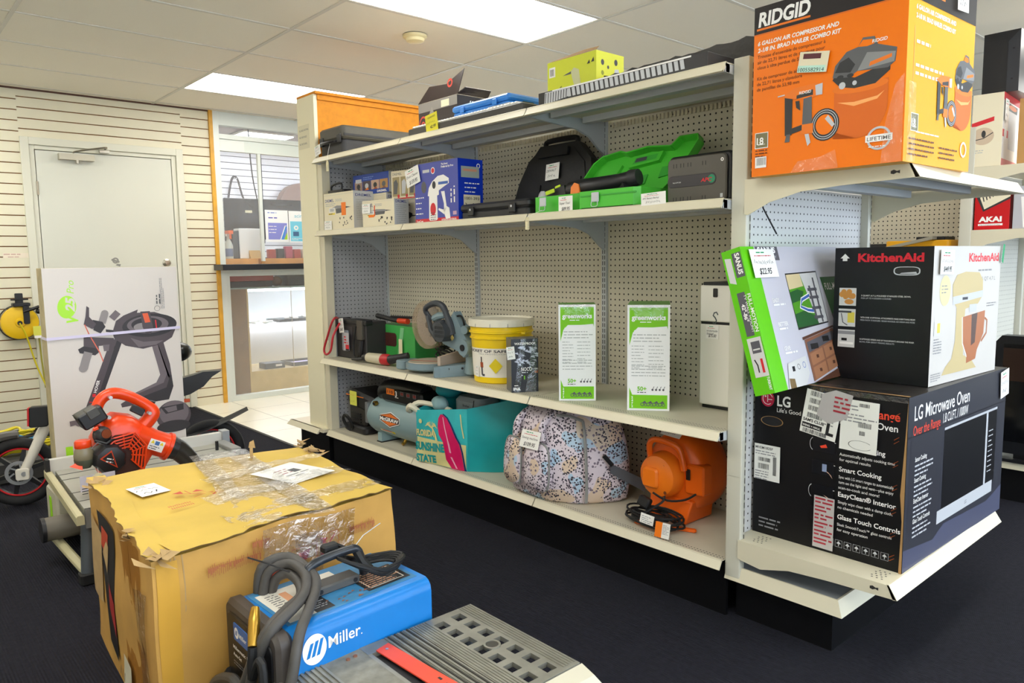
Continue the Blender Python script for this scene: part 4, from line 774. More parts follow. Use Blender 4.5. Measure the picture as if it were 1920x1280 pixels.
# ---- shelf at waist height: two pressure washer cartons, power pack, air purifier
GG = gloss('washer_carton_green', '#7ac61a'); GD = gloss('washer_carton_side_green', '#4f9a22'); GW = gloss('washer_carton_white', '#f0f1f0', .25); GT = M('print_pale_text', '#b4b7b6', .5)
def washer(P0, P1, d, h, lab, wd=1, seed=1):
    B = Box(P0, P1, d, h, .6515, GW, GD, GD, GD); m, f, w = B.mb, B.F, B.w
    m.rect(f, w*.05, h*.855, w*.95, h*.975, GG); m.poly(f, [(w*.05, h*.86), (w*.95, h*.86), (w*.95, h*.77), (w*.93, h*.80), (w*.6, h*.79), (w*.25, h*.79), (w*.13, h*.74), (w*.05, h*.62)], GG); m.poly(f, [(w*.12, h*.70), (w*.16, h*.76), (w*.28, h*.785), (w*.95, h*.77), (w*.95, h*.55), (w*.05, h*.55), (w*.05, h*.60)], GW)
    m.text(f, 'greenworks', w*.10, h*.86, .026, GW, bold=.03, width=w*.80); m.tiny(f, w*.3, h*.835, w*.4, 1, .005, GW, 1)
    m.tiny(f, w*.14, h*.715, w*.78, 3, .006, GT, seed, gap=2.0); m.tiny(f, w*.10, h*.61, w*.3, 8, .0045, GT, seed+1, gap=2.6); m.tiny(f, w*.50, h*.61, w*.35, 7, .0045, GT, seed+2, gap=3); m.tiny(f, w*.10, h*.42, w*.8, 4, .005, GT, seed+3, gap=2.4)
    m.poly(f, [(w*.05, h*.02), (w*.95, h*.02), (w*.95, h*.15), (w*.05, h*.15)], GG); m.poly(f, [(w*.05, h*.15), (w*.12, h*.15), (w*.08, h*.19), (w*.05, h*.22)], GG)
    m.text(f, '50+', w*.24, h*.19, .022, GG, bold=.03); m.tiny(f, w*.24, h*.17, w*.3, 1, .005, SD, 4)
    for k in range(4): m.stroke(f, [(w*(.60+.085*k), h*.20), (w*(.635+.085*k), h*.232)], .002, SD); m.ell(f, w*(.60+.085*k), h*.20, .004, .004, SD)
    for k in range(4): m.text(f, '247'[k % 3], w*.10, h*(.115-.028*k), .012, GW, bold=.03); m.ring(f, w*(.36+.14*k), h*.06, .0045, .007, SD); m.ring(f, w*(.44+.14*k), h*.055, .0035, .0055, SD); m.poly(f, sc([(.34, .07), (.42, .095), (.47, .07)], w, h, w*.14*k), SD)
    for ff in (B.L,): m.text(Fr(ff.p(B.d*.35, h*.1), ff.v, -ff.u), 'greenworks', 0, 0, .04, GW, bold=.02, width=h*.35); m.rect(ff, B.d*.72, h*.83, B.d*.92, h*.98, lab_) if B.d > .2 else None
    o = B.build('pressure_washer_carton', lab, 'box', 'pressure washer cartons')
    mb = MB(); mb.poly(B.F, [(0, h*.95), (w, h*.96), (w, h), (0, h)], tape, .006); mb.poly(B.F, [(w*.2, h*.86), (w*.8, h*.85), (w*.9, h), (w*.1, h)], tape, .0064); mb.build('packing_tape', o)
lab_ = M('shipping_label_white', '', .5)
washer((-.477, .561), (-.373, .456), .146, .388, 'green and white cordless washer box, narrower one left of its twin', seed=3)
washer((-.432, .245), (-.338, .121), .262, .396, 'green and white cordless washer box, nearer the white purifier', seed=7)
NB = gloss('power_pack_carton', '#33343a', .15); NB2 = gloss('power_pack_side', '#5c5d60', .2); NS = M('print_metallic_sheen', '#b9bcc6', .25, .3)
B = Box((-.489, .836), (-.385, .778), .10, .231, .6515, NB, NB, NB2, NB2); m, f, w, h = B.mb, B.F, B.w, B.hh
m.text(f, 'WATERPROOF.', w*.12, h*.89, .014, WHITE, bold=.02, width=w*.8); r = random.Random(5)
for k in range(26): a, b_ = r.uniform(.1, .85)*w, r.uniform(.5, .85)*h; m.poly(f, [(a, b_), (a+r.uniform(.01, .03), b_+r.uniform(.0, .01)), (a+.02, b_-.008)], NS)
m.text(f, 'NOCO', w*.36, h*.40, .022, WHITE, bold=.02, width=w*.4); m.tiny(f, w*.38, h*.36, w*.35, 2, .007, SILVER, 4); m.text(f, 'GENIUS', w*.86, h*.42, .01, WHITE, maxw=w*.13); m.text(f, '5x2', w*.86, h*.36, .013, ORANGE, maxw=w*.12)
m.text(f, 'IP68.', w*.06, h*.04, .017, WHITE, bold=.03); m.rect(f, w*.42, h*.20, w*.62, h*.33, HD); m.rect(f, w*.46, h*.24, w*.50, h*.31, GG); m.stroke(f, [(w*.55, h*.2), (w*.7, h*.12), (w*.66, h*.05), (w*.5, h*.08)], .003, BLACK); m.tiny(f, w*.1, h*.12, w*.2, 1, .006, WHITE, 3)
o = B.build('power_pack_carton', 'small dark metallic waterproof charger box with clear wrap in front of the yellow bucket', 'box')
mb = MB(); mb.poly(f, [(w*.08, 0), (w*.3, 0), (w*.55, h), (w*.35, h)], tape, .005); mb.poly(f, [(w*.5, 0), (w*.9, 0), (w*.95, h), (w*.8, h)], tape, .0054); mb.build('plastic_wrap', o)
price_tag(o, Fr(B.F.p(-.018, h*.62, .008), B.F.u, B.F.v), .035, .055, seed=4, ang=.1)
AW = M('purifier_white', '#ece9df', .3); t = thing('air_purifier', (-.11, .005, .6515), 'white two tier air purifier tower beside the end post', 'air purifier')
mb = MB(); mb.rrbox(T(-.19, -.085, .665), 0, 0, .155, .18, 0, .305, AW, .008, .003); mb.build('lower_body', t); mb = MB(); mb.box(-.186, -.08, .97, -.04, .09, .98, BLACK); mb.build('dark_gap', t); mb = MB(); mb.box(-.18, -.075, .6515, -.045, .085, .665, BLACK); mb.build('base', t)
mb = MB(); mb.rrbox(T(-.19, -.085, .98), 0, 0, .155, .18, 0, .135, AW, .008, .003); mb.build('upper_body', t); mb = MB(); mb.rrbox(T(-.183, -.08, 1.115), 0, 0, .14, .168, 0, .012, M('black_plastic', '#1c1c1f', .4), .006, .002); mb.build('top_vent', t)
f = L(-.1905, -.085, .095, .6515); mb = MB(); mb.rrbox(f, .058, .42, .078, .453, 0, .002, M('black_gloss', '#0c0d10', .1), .004, .0008); mb.build('touch_panel', t)
mb = MB(); mb.stroke(f, [(.080, .355), (.074, .365), (.064, .362), (.060, .352), (.068, .345), (.074, .335), (.070, .322), (.058, .325)], .005, M('logo_slate', '#4b5558', .4), .0008); mb.build('logo', t)
price_tag(t, Fr(f.p(.03, .335-.07, .001), f.u, f.v), .055, .052, seed=8, words=('Air Purifier/Humidifier', 'Samuel'), price='$75.00')
# ---- wooden shelf two from top: rotary tool cartons and the others
CI = gloss('carton_ivory', '#e9dfc2', .4); CW = gloss('carton_offwhite', '#dcdcda', .4); NVb = M('print_navy', '#2b3a86', .45); OS = M('sticker_orange', '#f5801a', .5); YS = M('sticker_yellow', '#ecd41e', .5)
def dremel(P0, P1, d, h, z, lab, big=1, seed=1, extra=1):
    B = Box(P0, P1, d, h, z, CI, CW, CI, CI); m, f, w = B.mb, B.F, B.w
    m.text(f, 'DREMEL', w*.05, h*.76, .024, NVb, bold=.01, width=w*.30); m.text(f, '3000', w*.40, h*.76, .022, GT, width=w*.22); m.tiny(f, w*.06, h*.70, w*.35, 2, .006, GT, seed)
    m.poly(f, sc([(.28, .60), (.45, .655), (.72, .63), (.75, .60), (.90, .585), (.75, .56), (.55, .56), (.32, .59)], w, h), GREY); m.poly(f, sc([(.40, .57), (.72, .57), (.70, .46), (.42, .44)], w, h), HG); m.poly(f, sc([(.74, .61), (.92, .585), (.74, .57)], w, h), HD)
    m.rect(f, w*.18, h*.49, w*.38, h*.60, WHITE); m.barcode(f, w*.20, h*.50, w*.16, h*.085, DGREY, seed); m.rect(f, w*.16, h*.42, w*.38, h*.455, YS); m.tiny(f, w*.18, h*.427, w*.18, 1, .008, BLACK, 3, word=2)
    if extra: m.rect(f, w*.60, h*.38, w*.75, h*.72, OS)
    else: m.rect(f, w*.20, h*.36, w*.38, h*.46, OS); m.rect(f, w*.38, h*.40, w*.41, h*.80, M('sticker_red_edge', '#e0521e', .5))
    r = random.Random(seed)
    for k in range(14): a, b_ = r.uniform(.5, .92)*w, r.uniform(.06, .32)*h; m.rect(f, a, b_, a+.008, b_+r.uniform(.004, .014), HD)
    m.text(B.R, 'DREMEL', B.d*.1, h*.86, .02, NVb, bold=.01, width=B.d*.75); m.tiny(B.R, B.d*.12, h*.76, B.d*.7, 12, .0045, GT, seed, gap=2.2)
    m.rect(f, 0, h*.94, w, h*.945, GT)
    o = B.build('rotary_tool_carton', lab, 'box', 'rotary tool cartons')
    price_tag(o, Fr(f.p(w*.02, h*(.02 if extra else .52), .005), f.u, f.v), w*.26, h*(.24 if extra else .36), seed=seed)
    return o
dremel((-.46, 2.51), (-.445, 2.195), .14, .212, 1.4045, 'tall ivory rotary tool box at the far end of the middle shelf', seed=2)
dremel((-.475, 2.05), (-.44, 1.79), .10, .14, 1.4045, 'small ivory rotary tool box second from the far end', seed=5, extra=0)
dremel((-.31, 2.28), (-.31, 2.07), .13, .198, 1.4045, 'ivory rotary tool box behind, under the blue accessory box', seed=8)
t = MB(); f = L(-.42, 2.36, 2.44, 1.617); t.tube([(-.43, 2.46, 1.616), (-.43, 2.46, 1.66), (-.43, 2.35, 1.668), (-.43, 2.35, 1.616)], .006, BLACK, 6); t.rrbox(T(-.45, 2.3, 1.6165), 0, 0, .06, .18, 0, .016, BLACK, .01, .003); t.build('black_tool_carrier', label='black tool carrier with arched grip on the tall ivory tool box', cat='tool carrier')
BL = gloss('carton_royal_blue', '#2848a0', .3)
B = Box((-.325, 2.40), (-.305, 2.045), .12, .115, 1.6035, BL, CW, BL); m, f, w, h = B.mb, B.F, B.w, B.hh
for k, c in enumerate(('print_photo_a', 'print_photo_b', 'print_photo_c', 'print_photo_d')):
    mm = M(c, ('#a88a7a', '#4a3c44', '#c9a58d', '#b98a4c')[k], .45); m.rect(f, w*(.05+.235*k), h*.22, w*(.27+.235*k), h*.66, mm); m.ell(f, w*(.16+.235*k), h*.42, w*.05, h*.13, (HD, SILVER, HD, HG)[k]); m.poly(f, sc([(.10, .22), (.22, .22), (.18, .35)], w, h, w*.235*k), (DGREY, ORANGE, M('print_rust', '#a8502c', .5), WO)[k])
m.text(f, 'DREMEL', w*.68, h*.06, .016, WHITE, bold=.03, width=w*.26); m.tiny(f, w*.3, h*.82, w*.35, 2, .006, M('print_light_blue', '#6f8fd8', .5), 3); m.rect(B.R, B.d*.5, h*.75, B.d*.85, h*.95, HD); m.rect(f, w*.08, h*.6, w*.25, h*.78, SILVER)
B.build('accessory_carton', 'blue accessory box with four small photos stacked high at the far end', 'box')
B = Box((-.33, 1.995), (-.30, 1.785), .12, .145, 1.4045, M('carton_taupe', '#b9b3a3', .5)); m, f, w, h = B.mb, B.F, B.w, B.hh
m.rect(f, w*.1, h*.84, w*.9, h*.86, GREY); m.poly(f, sc([(.52, .5), (.64, .56), (.82, .48), (.82, .42), (1.0, .40), (1.0, .38), (.8, .37), (.66, .26), (.5, .26)], w, h), BLACK); m.poly(f, sc([(.60, .78), (.68, .84), (.76, .78), (.7, .76)], w, h), HD); m.ell(f, w*.6, h*.06, w*.1, h*.05, BLACK)
B.build('tool_carton', 'taupe tool box with black tool picture half hidden behind the small ivory box', 'box')
B = Box((-.325, 1.99), (-.297, 1.785), .12, .155, 1.5515, CI, CW); m, f, w, h = B.mb, B.F, B.w, B.hh
m.text(f, 'DREMEL', w*.06, h*.84, .018, HG, width=w*.36)
for k in range(3): m.rect(f, w*(.05+.32*k), h*.12, w*(.33+.32*k), h*.78, M('print_photo_tan', '#a59468', .45)); m.poly(f, sc([(.09, .2), (.22, .2), (.27, .55), (.2, .7), (.1, .62)], w, h, w*.32*k), (HG, SILVER, SD)[k]); m.ell(f, w*(.28+.32*k), h*.12, w*.045, h*.06, RED)
m.rect(f, 0, h*.02, w, h*.06, RED); B.build('tool_carton', 'ivory tool box with three tan photos stacked beside the blue sprayer box', 'box')
GB = gloss('sprayer_carton_violet_blue', '#4d55a8', .35); GS = gloss('sprayer_carton_royal', '#1237b8', .3)
B = Box((-.455, 1.575), (-.448, 1.235), .15, .284, 1.4045, GB, GS, GS); m, f, w, h = B.mb, B.F, B.w, B.hh
m.rect(f, 0, 0, w, h*.07, RED); m.text(f, 'INTERIOR & EXTERIOR', w*.62, h*.018, .012, WHITE, bold=.02, width=w*.33); m.text(f, 'TrueCoat', w*.02, h*.015, .014, WHITE, bold=.02)
m.ell(f, w*.44, h*.86, .016, .016, WHITE); m.ell(f, w*.44, h*.86, .012, .012, RED); m.rect(f, w*.2, h*.84, w*.36, h*.89, SILVER); m.text(f, 'The Smart', w*.63, h*.93, .012, WHITE, bold=.03); m.text(f, 'Preferred by Pros', w*.63, h*.885, .013, WHITE, bold=.03, maxw=w*.3)
m.poly(f, sc([(.32, .50), (.34, .58), (.42, .68), (.55, .76), (.68, .77), (.80, .70), (.80, .62), (.70, .58), (.57, .52), (.57, .47), (.36, .47)], w, h), WHITE); m.poly(f, sc([(.32, .50), (.57, .50), (.57, .45), (.53, .44), (.53, .05), (.50, .03), (.35, .03), (.33, .06), (.34, .44), (.31, .45)], w, h), WHITE)
m.rect(f, w*.56, h*.615, w*.78, h*.66, FB); m.ell(f, w*.46, h*.62, .014, .018, HD); m.ell(f, w*.22, h*.60, .02, .028, SD); m.poly(f, sc([(.62, .50), (.70, .50), (.74, .25), (.80, .22), (.82, .05), (.72, .04), (.66, .2), (.56, .23), (.55, .2), (.68, .12), (.68, .3)], w, h), WHITE)
m.ell(f, w*.43, h*.22, .022, .03, RED); m.tiny(f, w*.37, h*.15, w*.13, 4, .006, DGREY, 4, word=2)
for k in range(4): m.tiny(f, w*.02, h*(.42-.09*k), w*.2, 1, .008, WHITE, k+2, word=3)
m.tiny(Fr(f.p(w*.86, h*.30), f.v, -f.u), 0, 0, h*.35, 2, .014, WHITE, 4, word=2); m.rect(f, w*.88, h*.10, w*.96, h*.16, M('print_flag', '#c9a0b8', .5))
f = B.R; w = B.d; m.ring(f, w*.82, h*.90, .007, .011, WHITE); m.rect(f, w*.12, h*.70, w*.85, h*.88, M('label_grey_green', '#a7b0a4', .5)); m.rect(f, w*.2, h*.80, w*.75, h*.84, M('label_salmon', '#d99a7c', .5))
for k in range(4): m.tiny(f, w*.25, h*(.60-.07*k), w*.65, 1, .008, WHITE, k+6, word=3)
o = B.build('paint_sprayer_carton', 'tall blue and violet paint sprayer box on the middle shelf', 'box')
mb = MB(); f = B.R; mb.fbox(f, w*.18, h*.20, w*.85, h*.42, .005, .0056, M('claim_label_cream', '', .6)); mb.h = 48; mb.text(f, '1001-393', w*.22, h*.34, .018, BLACK, bold=.01, width=w*.58); mb.text(f, '2   -346', w*.22, h*.24, .018, BLACK, bold=.01, width=w*.58); mb.build('claim_label', o)
price_tag(o, Fr(B.F.p(-.055, h*.62, .006), B.F.u, B.F.v), .115, .085, seed=3, ang=.22, words=('Drain Cleaner',), price='$159.95')
# ---- on the neighbouring end cap
AR = gloss('keyboard_carton_red', '#c4161e', .35)
B = Box((1.615, -.262), (1.625, -.41), .40, .19, 1.3355, AR, AR, AR); m, f, w, h = B.mb, B.F, B.w, B.hh
m.text(f, 'AKAI', w*.13, h*.20, .034, WHITE, bold=.05, width=w*.66); m.rect(f, w*.12, h*.10, w*.82, h*.15, WHITE); m.text(f, 'PROFESSIONAL', w*.16, h*.105, .0065, DGREY, width=w*.6)
m.poly(f, sc([(.02, .88), (.25, .46), (1, .76), (1, 1), (.04, 1)], w, h), HD); m.poly(f, sc([(.14, .82), (.28, .52), (1, .82), (1, 1), (.55, 1)], w, h), CI)
for k in range(9): m.poly(f, sc([(.20+.085*k, .86+.037*k), (.235+.085*k, .875+.037*k), (.275+.085*k, .72+.037*k), (.25+.085*k, .71+.037*k)], w, h), BLACK)
B.build('keyboard_carton', 'red music keyboard box on the right hand end cap shelf', 'box')
B = Box((1.62, -.425), (1.63, -.72), .35, .2, 1.3355, M('carton_pale_grey', '#b9b9c0', .4)); m, f, w, h = B.mb, B.F, B.w, B.hh
for k in range(3): m.poly(f, sc([(.15+.2*k, .02), (.25+.2*k, .02), (.19+.2*k, .75), (.10+.2*k, .75)], w, h), WHITE)
B.build('grey_carton', 'pale grey box with white stripes right of the red keyboard box', 'box')
B = Box((1.60, -.235), (1.61, -.365), .42, .345, 1.6405, CI, gloss('cooker_carton_white', '#ece7df'), M('carton_inside_brown', '#7a3a24', .7)); m, f, w, h = B.mb, B.F, B.w, B.hh
m.poly(f, sc([(0, .55), (.72, .62), (.72, .68), (0, .61)], w, h), RED); m.ell(f, w*.38, h*.42, w*.36, h*.12, M('print_tan_shade', '#cdb79c', .5)); m.ell(f, w*.40, h*.45, w*.07, h*.05, HD); m.stroke(f, sc([(.08, .37), (.4, .39), (.7, .46)], w, h), .004, HD); m.tiny(f, w*.02, h*.22, w*.4, 2, .006, GT, 2)
f = B.R; w = B.d; m.rect(f, 0, h*.9, w, h, RED); m.rect(f, 0, 0, w, h*.1, M('print_pink_band', '#e78a86', .5)); m.rect(f, 0, h*.4, w*.3, h*.5, RED); m.ell(f, w*.14, h*.45, .028, .03, WHITE); m.poly(f, sc([(.24, .8), (.7, .8), (.66, .25), (.30, .25)], w, h), SILVER); m.poly(f, sc([(.22, .88), (.72, .88), (.70, .78), (.24, .78)], w, h), HD); m.ell(f, w*.47, h*.84, w*.2, h*.035, ORANGE)
o = B.build('cooker_carton', 'white and red cooker box on the top shelf at the right edge', 'box')
price_tag(o, Fr(B.R.p(.004, h*.62, .006), B.R.u, B.R.v), .075, .1, seed=41)
t = thing('television', (1.8, -.32, 1.986), 'black flat screen set standing on the cooker box at the top right', 'television')
mb = MB(); f = L(1.64, -.412, -.258, 1.986); mb.fbox(f, 0, 0, .154, .285, -.35, 0, M('tv_black', '#16171b', .3)); mb.build('cabinet', t); mb = MB()
mb.h = 4; mb.rect(f, .006, .02, .10, .255, BLACK); mb.poly(f, [(.104, .0), (.154, .0), (.154, .285), (.104, .235)], M('tv_bezel', '#2e3036', .35)); mb.ell(f, .125, .06, .005, .004, BLACK); mb.ell(f, .127, .20, .005, .004, BLACK); mb.build('screen', t)
B = Box((1.61, -.43), (1.62, -.70), .3, .30, 1.6405, M('tan_carton', '#b98a4e', .6)); B.mb.rect(B.F, .05, .02, .2, .09, BLACK); B.build('tan_carton', 'tan box at the very top right edge beside the cooker box', 'box')
# black television standing on the neighbouring base deck
t = thing('television', (1.85, -.45, .205), 'large black television standing low at the right edge', 'television')
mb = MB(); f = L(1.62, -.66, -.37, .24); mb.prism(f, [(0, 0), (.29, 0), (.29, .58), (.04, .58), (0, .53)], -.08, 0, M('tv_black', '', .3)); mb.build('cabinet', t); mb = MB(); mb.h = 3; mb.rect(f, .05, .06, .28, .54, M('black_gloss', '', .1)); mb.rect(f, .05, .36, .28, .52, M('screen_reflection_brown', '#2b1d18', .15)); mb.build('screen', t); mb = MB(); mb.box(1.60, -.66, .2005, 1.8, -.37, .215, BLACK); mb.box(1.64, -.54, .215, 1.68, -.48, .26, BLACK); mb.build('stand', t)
# goods on the neighbouring run seen between the end caps
mb = MB(); mb.rrbox(T(1.64, -.15, 1.222), 0, 0, .25, .32, 0, .07, M('tool_yellow', '#e3a412', .4), .02, .005); mb.box(1.66, -.12, 1.292, 1.8, .02, 1.31, BLACK); mb.build('yellow_tool_case', label='yellow and black tool case on the neighbouring shelf', cat='tool case')
mb = MB(); mb.hexa([(1.6, -.08, 1.296), (1.66, -.08, 1.296), (1.66, .25, 1.226), (1.6, .25, 1.226), (1.6, -.08, 1.312), (1.66, -.08, 1.312), (1.66, .25, 1.24), (1.6, .25, 1.24)], M('metal_rule', '#a9a393', .35, .5)); mb.build('metal_rail', label='beige metal rail slanting across the yellow tool case', cat='rail')
mb = MB(); mb.rrbox(T(1.9, -.05, 1.222), 0, 0, .1, .8, 0, .06, M('black_plastic', '', .5), .02, .01); mb.build('black_tool_case', label='black tool case lying behind the metal rail', cat='tool case')

# ================================================================ SHELF GOODS
from mathutils import noise
BP = M('black_plastic', '', .4); BP2 = M('black_plastic_worn', '#2b2b2d', .5, var=.15, scale=20, bump=.15, bscale=300); RUB = M('black_rubber', '#161617', .6)
def coil(mb, c, rx, ry, n, r, mat, seed=1, zr=.02, tilt=None, turns=1.0, seg=26):
    rr = random.Random(seed); pts = []
    for i in range(int(n*seg)):
        t = 2*PI*i/seg; k = i//seg; j = .85+.15*math.sin(i*.37+seed)
        p = V((rx*j*math.cos(t), ry*j*math.sin(t), zr*(.5+.5*math.sin(i*.21+seed*2))+r))
        if tilt: p = tilt @ p
        pts.append(V(c)+p)
    mb.tube(pts, r, mat, 6)
def hang_tag(parent, p0, p1, w=.02, h=.045, seed=0):
    mb = MB(); p0, p1 = V(p0), V(p1); mb.tube([p0, (p0+p1)/2+V((-.002, .002, 0)), p1], .0007, WHITE, 4); f = L(p1.x, p1.y-w/2, p1.y+w/2, p1.z-h)
    mb.prism(f, [(0, 0), (w, 0), (w, h*.8), (w*.7, h), (w*.3, h), (0, h*.8)], 0, .0006, M('tag_cream', '#e6dcb4', .6)); mb.h = 6; mb.tiny(Fr(f.p(w*.75, h*.08), f.v, -f.u), 0, 0, h*.6, 2, w*.1, GREY, seed)
    return mb.build('hang_tag', parent)
# -- top shelf
t = thing('tool_case', (-.2, 2.38, 1.822), 'worn dark grey moulded tool case at the far end of the top shelf', 'tool case')
mb = MB(); mb.rrbox(T(-.455, 2.27, 1.8225), 0, 0, .47, .27, 0, .085, BP2, .03, .01); mb.build('lower_shell', t)
mb = MB(); mb.rrbox(T(-.46, 2.265, 1.908), 0, 0, .48, .28, 0, .075, M('case_grey_top', '#4b4840', .5, var=.1, scale=10), .03, .012); mb.rrbox(T(-.45, 2.262, 1.925), 0, 0, .45, .004, 0, .012, BP2, .002, .001); mb.build('lid', t)
mb = MB(); mb.tube([(-.455, 2.33, 1.9), (-.485, 2.34, 1.895), (-.485, 2.46, 1.895), (-.455, 2.47, 1.9)], .009, BP, 6); mb.build('handle', t)
for y in (2.30, 2.50): mb = MB(); mb.rrbox(L(-.456, y-.02, y+.02, 1.885), 0, 0, .04, .05, 0, .012, BP, .005, .003); mb.build('latch', t)
hang_tag(t, (-.485, 2.36, 1.89), (-.515, 2.345, 1.79), .028, .06, 3)
price_tag(t, L(-.49, 2.44, 2.53, 1.83).sub(0, 0, .2), .07, .055, seed=6); 
KW_ = M('piano_white', '#efece4', .3); KD = M('piano_dark', '#3a3833', .45)
t = thing('electronic_keyboard', (-.42, 1.17, 1.822), 'long slim dark keyboard with white keys lying on the top shelf edge', 'musical keyboard')
mb = MB(); mb.rrbox(T(-.475, .765, 1.8225), 0, 0, .20, .83, 0, .036, KD, .012, .004); mb.build('body', t)
mb = MB()
for k in range(34): mb.rrbox(T(-.47, .80+.0225*k, 1.8585), 0, 0, .12, .0205, 0, .010, KW_, .005, .003, 3)
o = mb.build('white_keys', t); mb = MB()
for k in range(34):
    if k % 7 not in (2, 6): mb.box(-.42, .816+.0225*k, 1.868, -.36, .826+.0225*k, 1.876, BLACK)
mb.build('black_keys', t)
mb = MB(); f = L(-.479, 1.345, 1.43, 1.815).sub(0, 0, .12); mb.fbox(f, 0, 0, .095, .085, 0, .0006, M('ticket_yellow', '#ece12a', .5)); mb.h = 6; mb.text(f, 'CLEARANCE', .02, .066, .011, BLACK, maxw=.06); pen(mb, f, .008, .04, .07, .014, BLACK, 4, .0012); mb.text(f, '42.99', .035, .018, .02, BLACK, bold=.01, shear=.2); mb.build('price_tag', t)
mb = MB(); f = T(-.44, .9, 1.879); mb.fbox(f, .0, -.02, .03, .12, 0, .001, WHITE); mb.build('paper_label', t)
HV = M('vacuum_carton_brown_black', '#2a1f1e', .4); HR = M('print_oval_red', '#c9463a', .45); CBT = M('torn_board_grey', '#8d8883', .7)
B = Box((-.285, 1.77), (-.285, 1.44), .20, .205, 1.8225, HV, M('vacuum_carton_side', '#241c1e', .4), BROWNC); m, f, w, h = B.mb, B.F, B.w, B.hh
m.rect(f, 0, h*.78, w, h, CBT); m.ring(f, w*.12, h*.45, .030, .037, HR, k=1.35); m.ring(f, w*.12, h*.45, .012, .018, HR, k=1.3); m.poly(f, sc([(.2, .5), (.36, .88), (.52, .35), (.35, .1)], w, h), M('print_grey_cloth', '#96908a', .6)); m.poly(f, sc([(.22, .5), (.35, .42), (.42, .30), (.3, .06), (.24, .2)], w, h), M('print_orange_red', '#e8501a', .5)); m.rect(f, w*.6, h*.80, w*.8, h*.96, CI)
f2 = B.R; m.ell(f2, B.d*.2, h*.62, .016, .02, M('print_sky', '#3f7fb0', .5)); m.text(Fr(f2.p(B.d*.40, h*.9), -f2.v, f2.u), 'SPOTLESS', 0, 0, .035, WHITE, bold=.03, width=h*.85); m.ring(f2, B.d*.78, h*.60, .016, .021, HR, k=1.2); m.tiny(f2, B.d*.1, h*.35, B.d*.5, 5, .008, ORANGE, 4)
o = B.build('vacuum_carton', 'torn dark vacuum cleaner box with open flaps on the top shelf', 'box')
mb = MB(); q = [V(x) for x in ((-.285, 1.775, 2.03), (-.285, 1.435, 2.03), (-.27, 1.40, 2.145), (-.26, 1.56, 2.10), (-.25, 1.72, 2.115))]; mb.add([*q, *[p+V((.004, 0, .002)) for p in q]], [(0, 1, 2, 3, 4), (9, 8, 7, 6, 5), (0, 5, 6, 1), (1, 6, 7, 2), (2, 7, 8, 3), (3, 8, 9, 4), (4, 9, 5, 0)], HV); mb.ring(Fr((-.2875, 1.49, 2.09), (0, -1, .25), (.1, .25, 1)), 0, 0, .012, .022, HR, h=.002); mb.build('open_flap', o)
mb = MB(); q = [V(x) for x in ((-.285, 1.44, 2.03), (-.09, 1.44, 2.03), (-.10, 1.40, 2.06), (-.27, 1.39, 2.055))]; mb.add([*q, *[p+V((0, .004, .002)) for p in q]], [(0, 1, 2, 3), (7, 6, 5, 4), (0, 4, 5, 1), (1, 5, 6, 2), (2, 6, 7, 3), (3, 7, 4, 0)], HV); mb.build('open_flap', o)
BC = M('case_bright_blue', '#2d7fd6', .35)
t = thing('blue_tool_case', (-.3, 1.16, 1.879), 'bright blue plastic tool case lying on the keyboard, top shelf', 'tool case')
mb = MB(); mb.rrbox(T(-.40, .93, 1.877), 0, 0, .26, .40, 0, .028, BC, .02, .006); mb.build('lower_shell', t); mb = MB(); mb.rrbox(T(-.405, .925, 1.906), 0, 0, .27, .41, 0, .028, BC, .02, .008); mb.build('lid', t)
mb = MB()
mb.rrbox(L(-.4055, 1.23, 1.26, 1.895), 0, 0, .03, .025, 0, .006, BC, .004, .002); mb.build('latch', t); mb = MB(); mb.rrbox(L(-.4055, 1.0, 1.03, 1.895), 0, 0, .03, .025, 0, .006, BC, .004, .002); mb.build('latch', t)
KB2 = M('long_carton_black', '#1c1a1b', .4)
B = Box((-.472, .67), (-.472, -.115), .37, .052, 1.8225, KB2, KB2, KB2); m, f, w, h = B.mb, B.F, B.w, B.hh
m.rect(f, w*.10, h*.88, w*.92, h*.99, WHITE)
for k in range(26): m.poly(f, sc([(.12+.03*k, .25), (.14+.03*k, .25), (.133+.03*k, .85), (.113+.03*k, .85)], w, h), SILVER)
m.poly(f, sc([(.045, .05), (.22, .3), (.2, .92), (.05, .92)], w, h), SILVER)
for k in range(9): m.poly(f, sc([(.05+.018*k, .1), (.055+.018*k, .1), (.06+.018*k, .85), (.054+.018*k, .85)], w, h), DGREY)
B.build('long_appliance_carton', 'long flat black box with silver vent stripes on the nearest top shelf', 'box')
mb = MB(); r = random.Random(8); top = []
n = 26; x0 = -.30
rows = []
for i in range(n+1):
    y = .50-.735*i/n; z = 1.927+.012*i/n+r.uniform(-.004, .005); rows.append([V((x0, y, 1.8755)), V((x0-.006, y, z)), V((.08, y, z+.01)), V((.08, y, 1.8755))])
mb.loft(rows, M('crumpled_black_carton', '#201d1a', .3, var=.2, scale=15, bump=.6, bscale=40)); mb.build('crumpled_carton', label='crumpled black carton with ragged top edge behind the long flat box', cat='box')
YR = M('carton_acid_yellow', '#d9e021', .4); YL = M('carton_acid_side', '#dfe03a', .4)
B = Box((-.35, .742), (-.35, .472), .165, .148, 1.8755, YR, YL, BROWNC); m, f, w, h = B.mb, B.F, B.w, B.hh
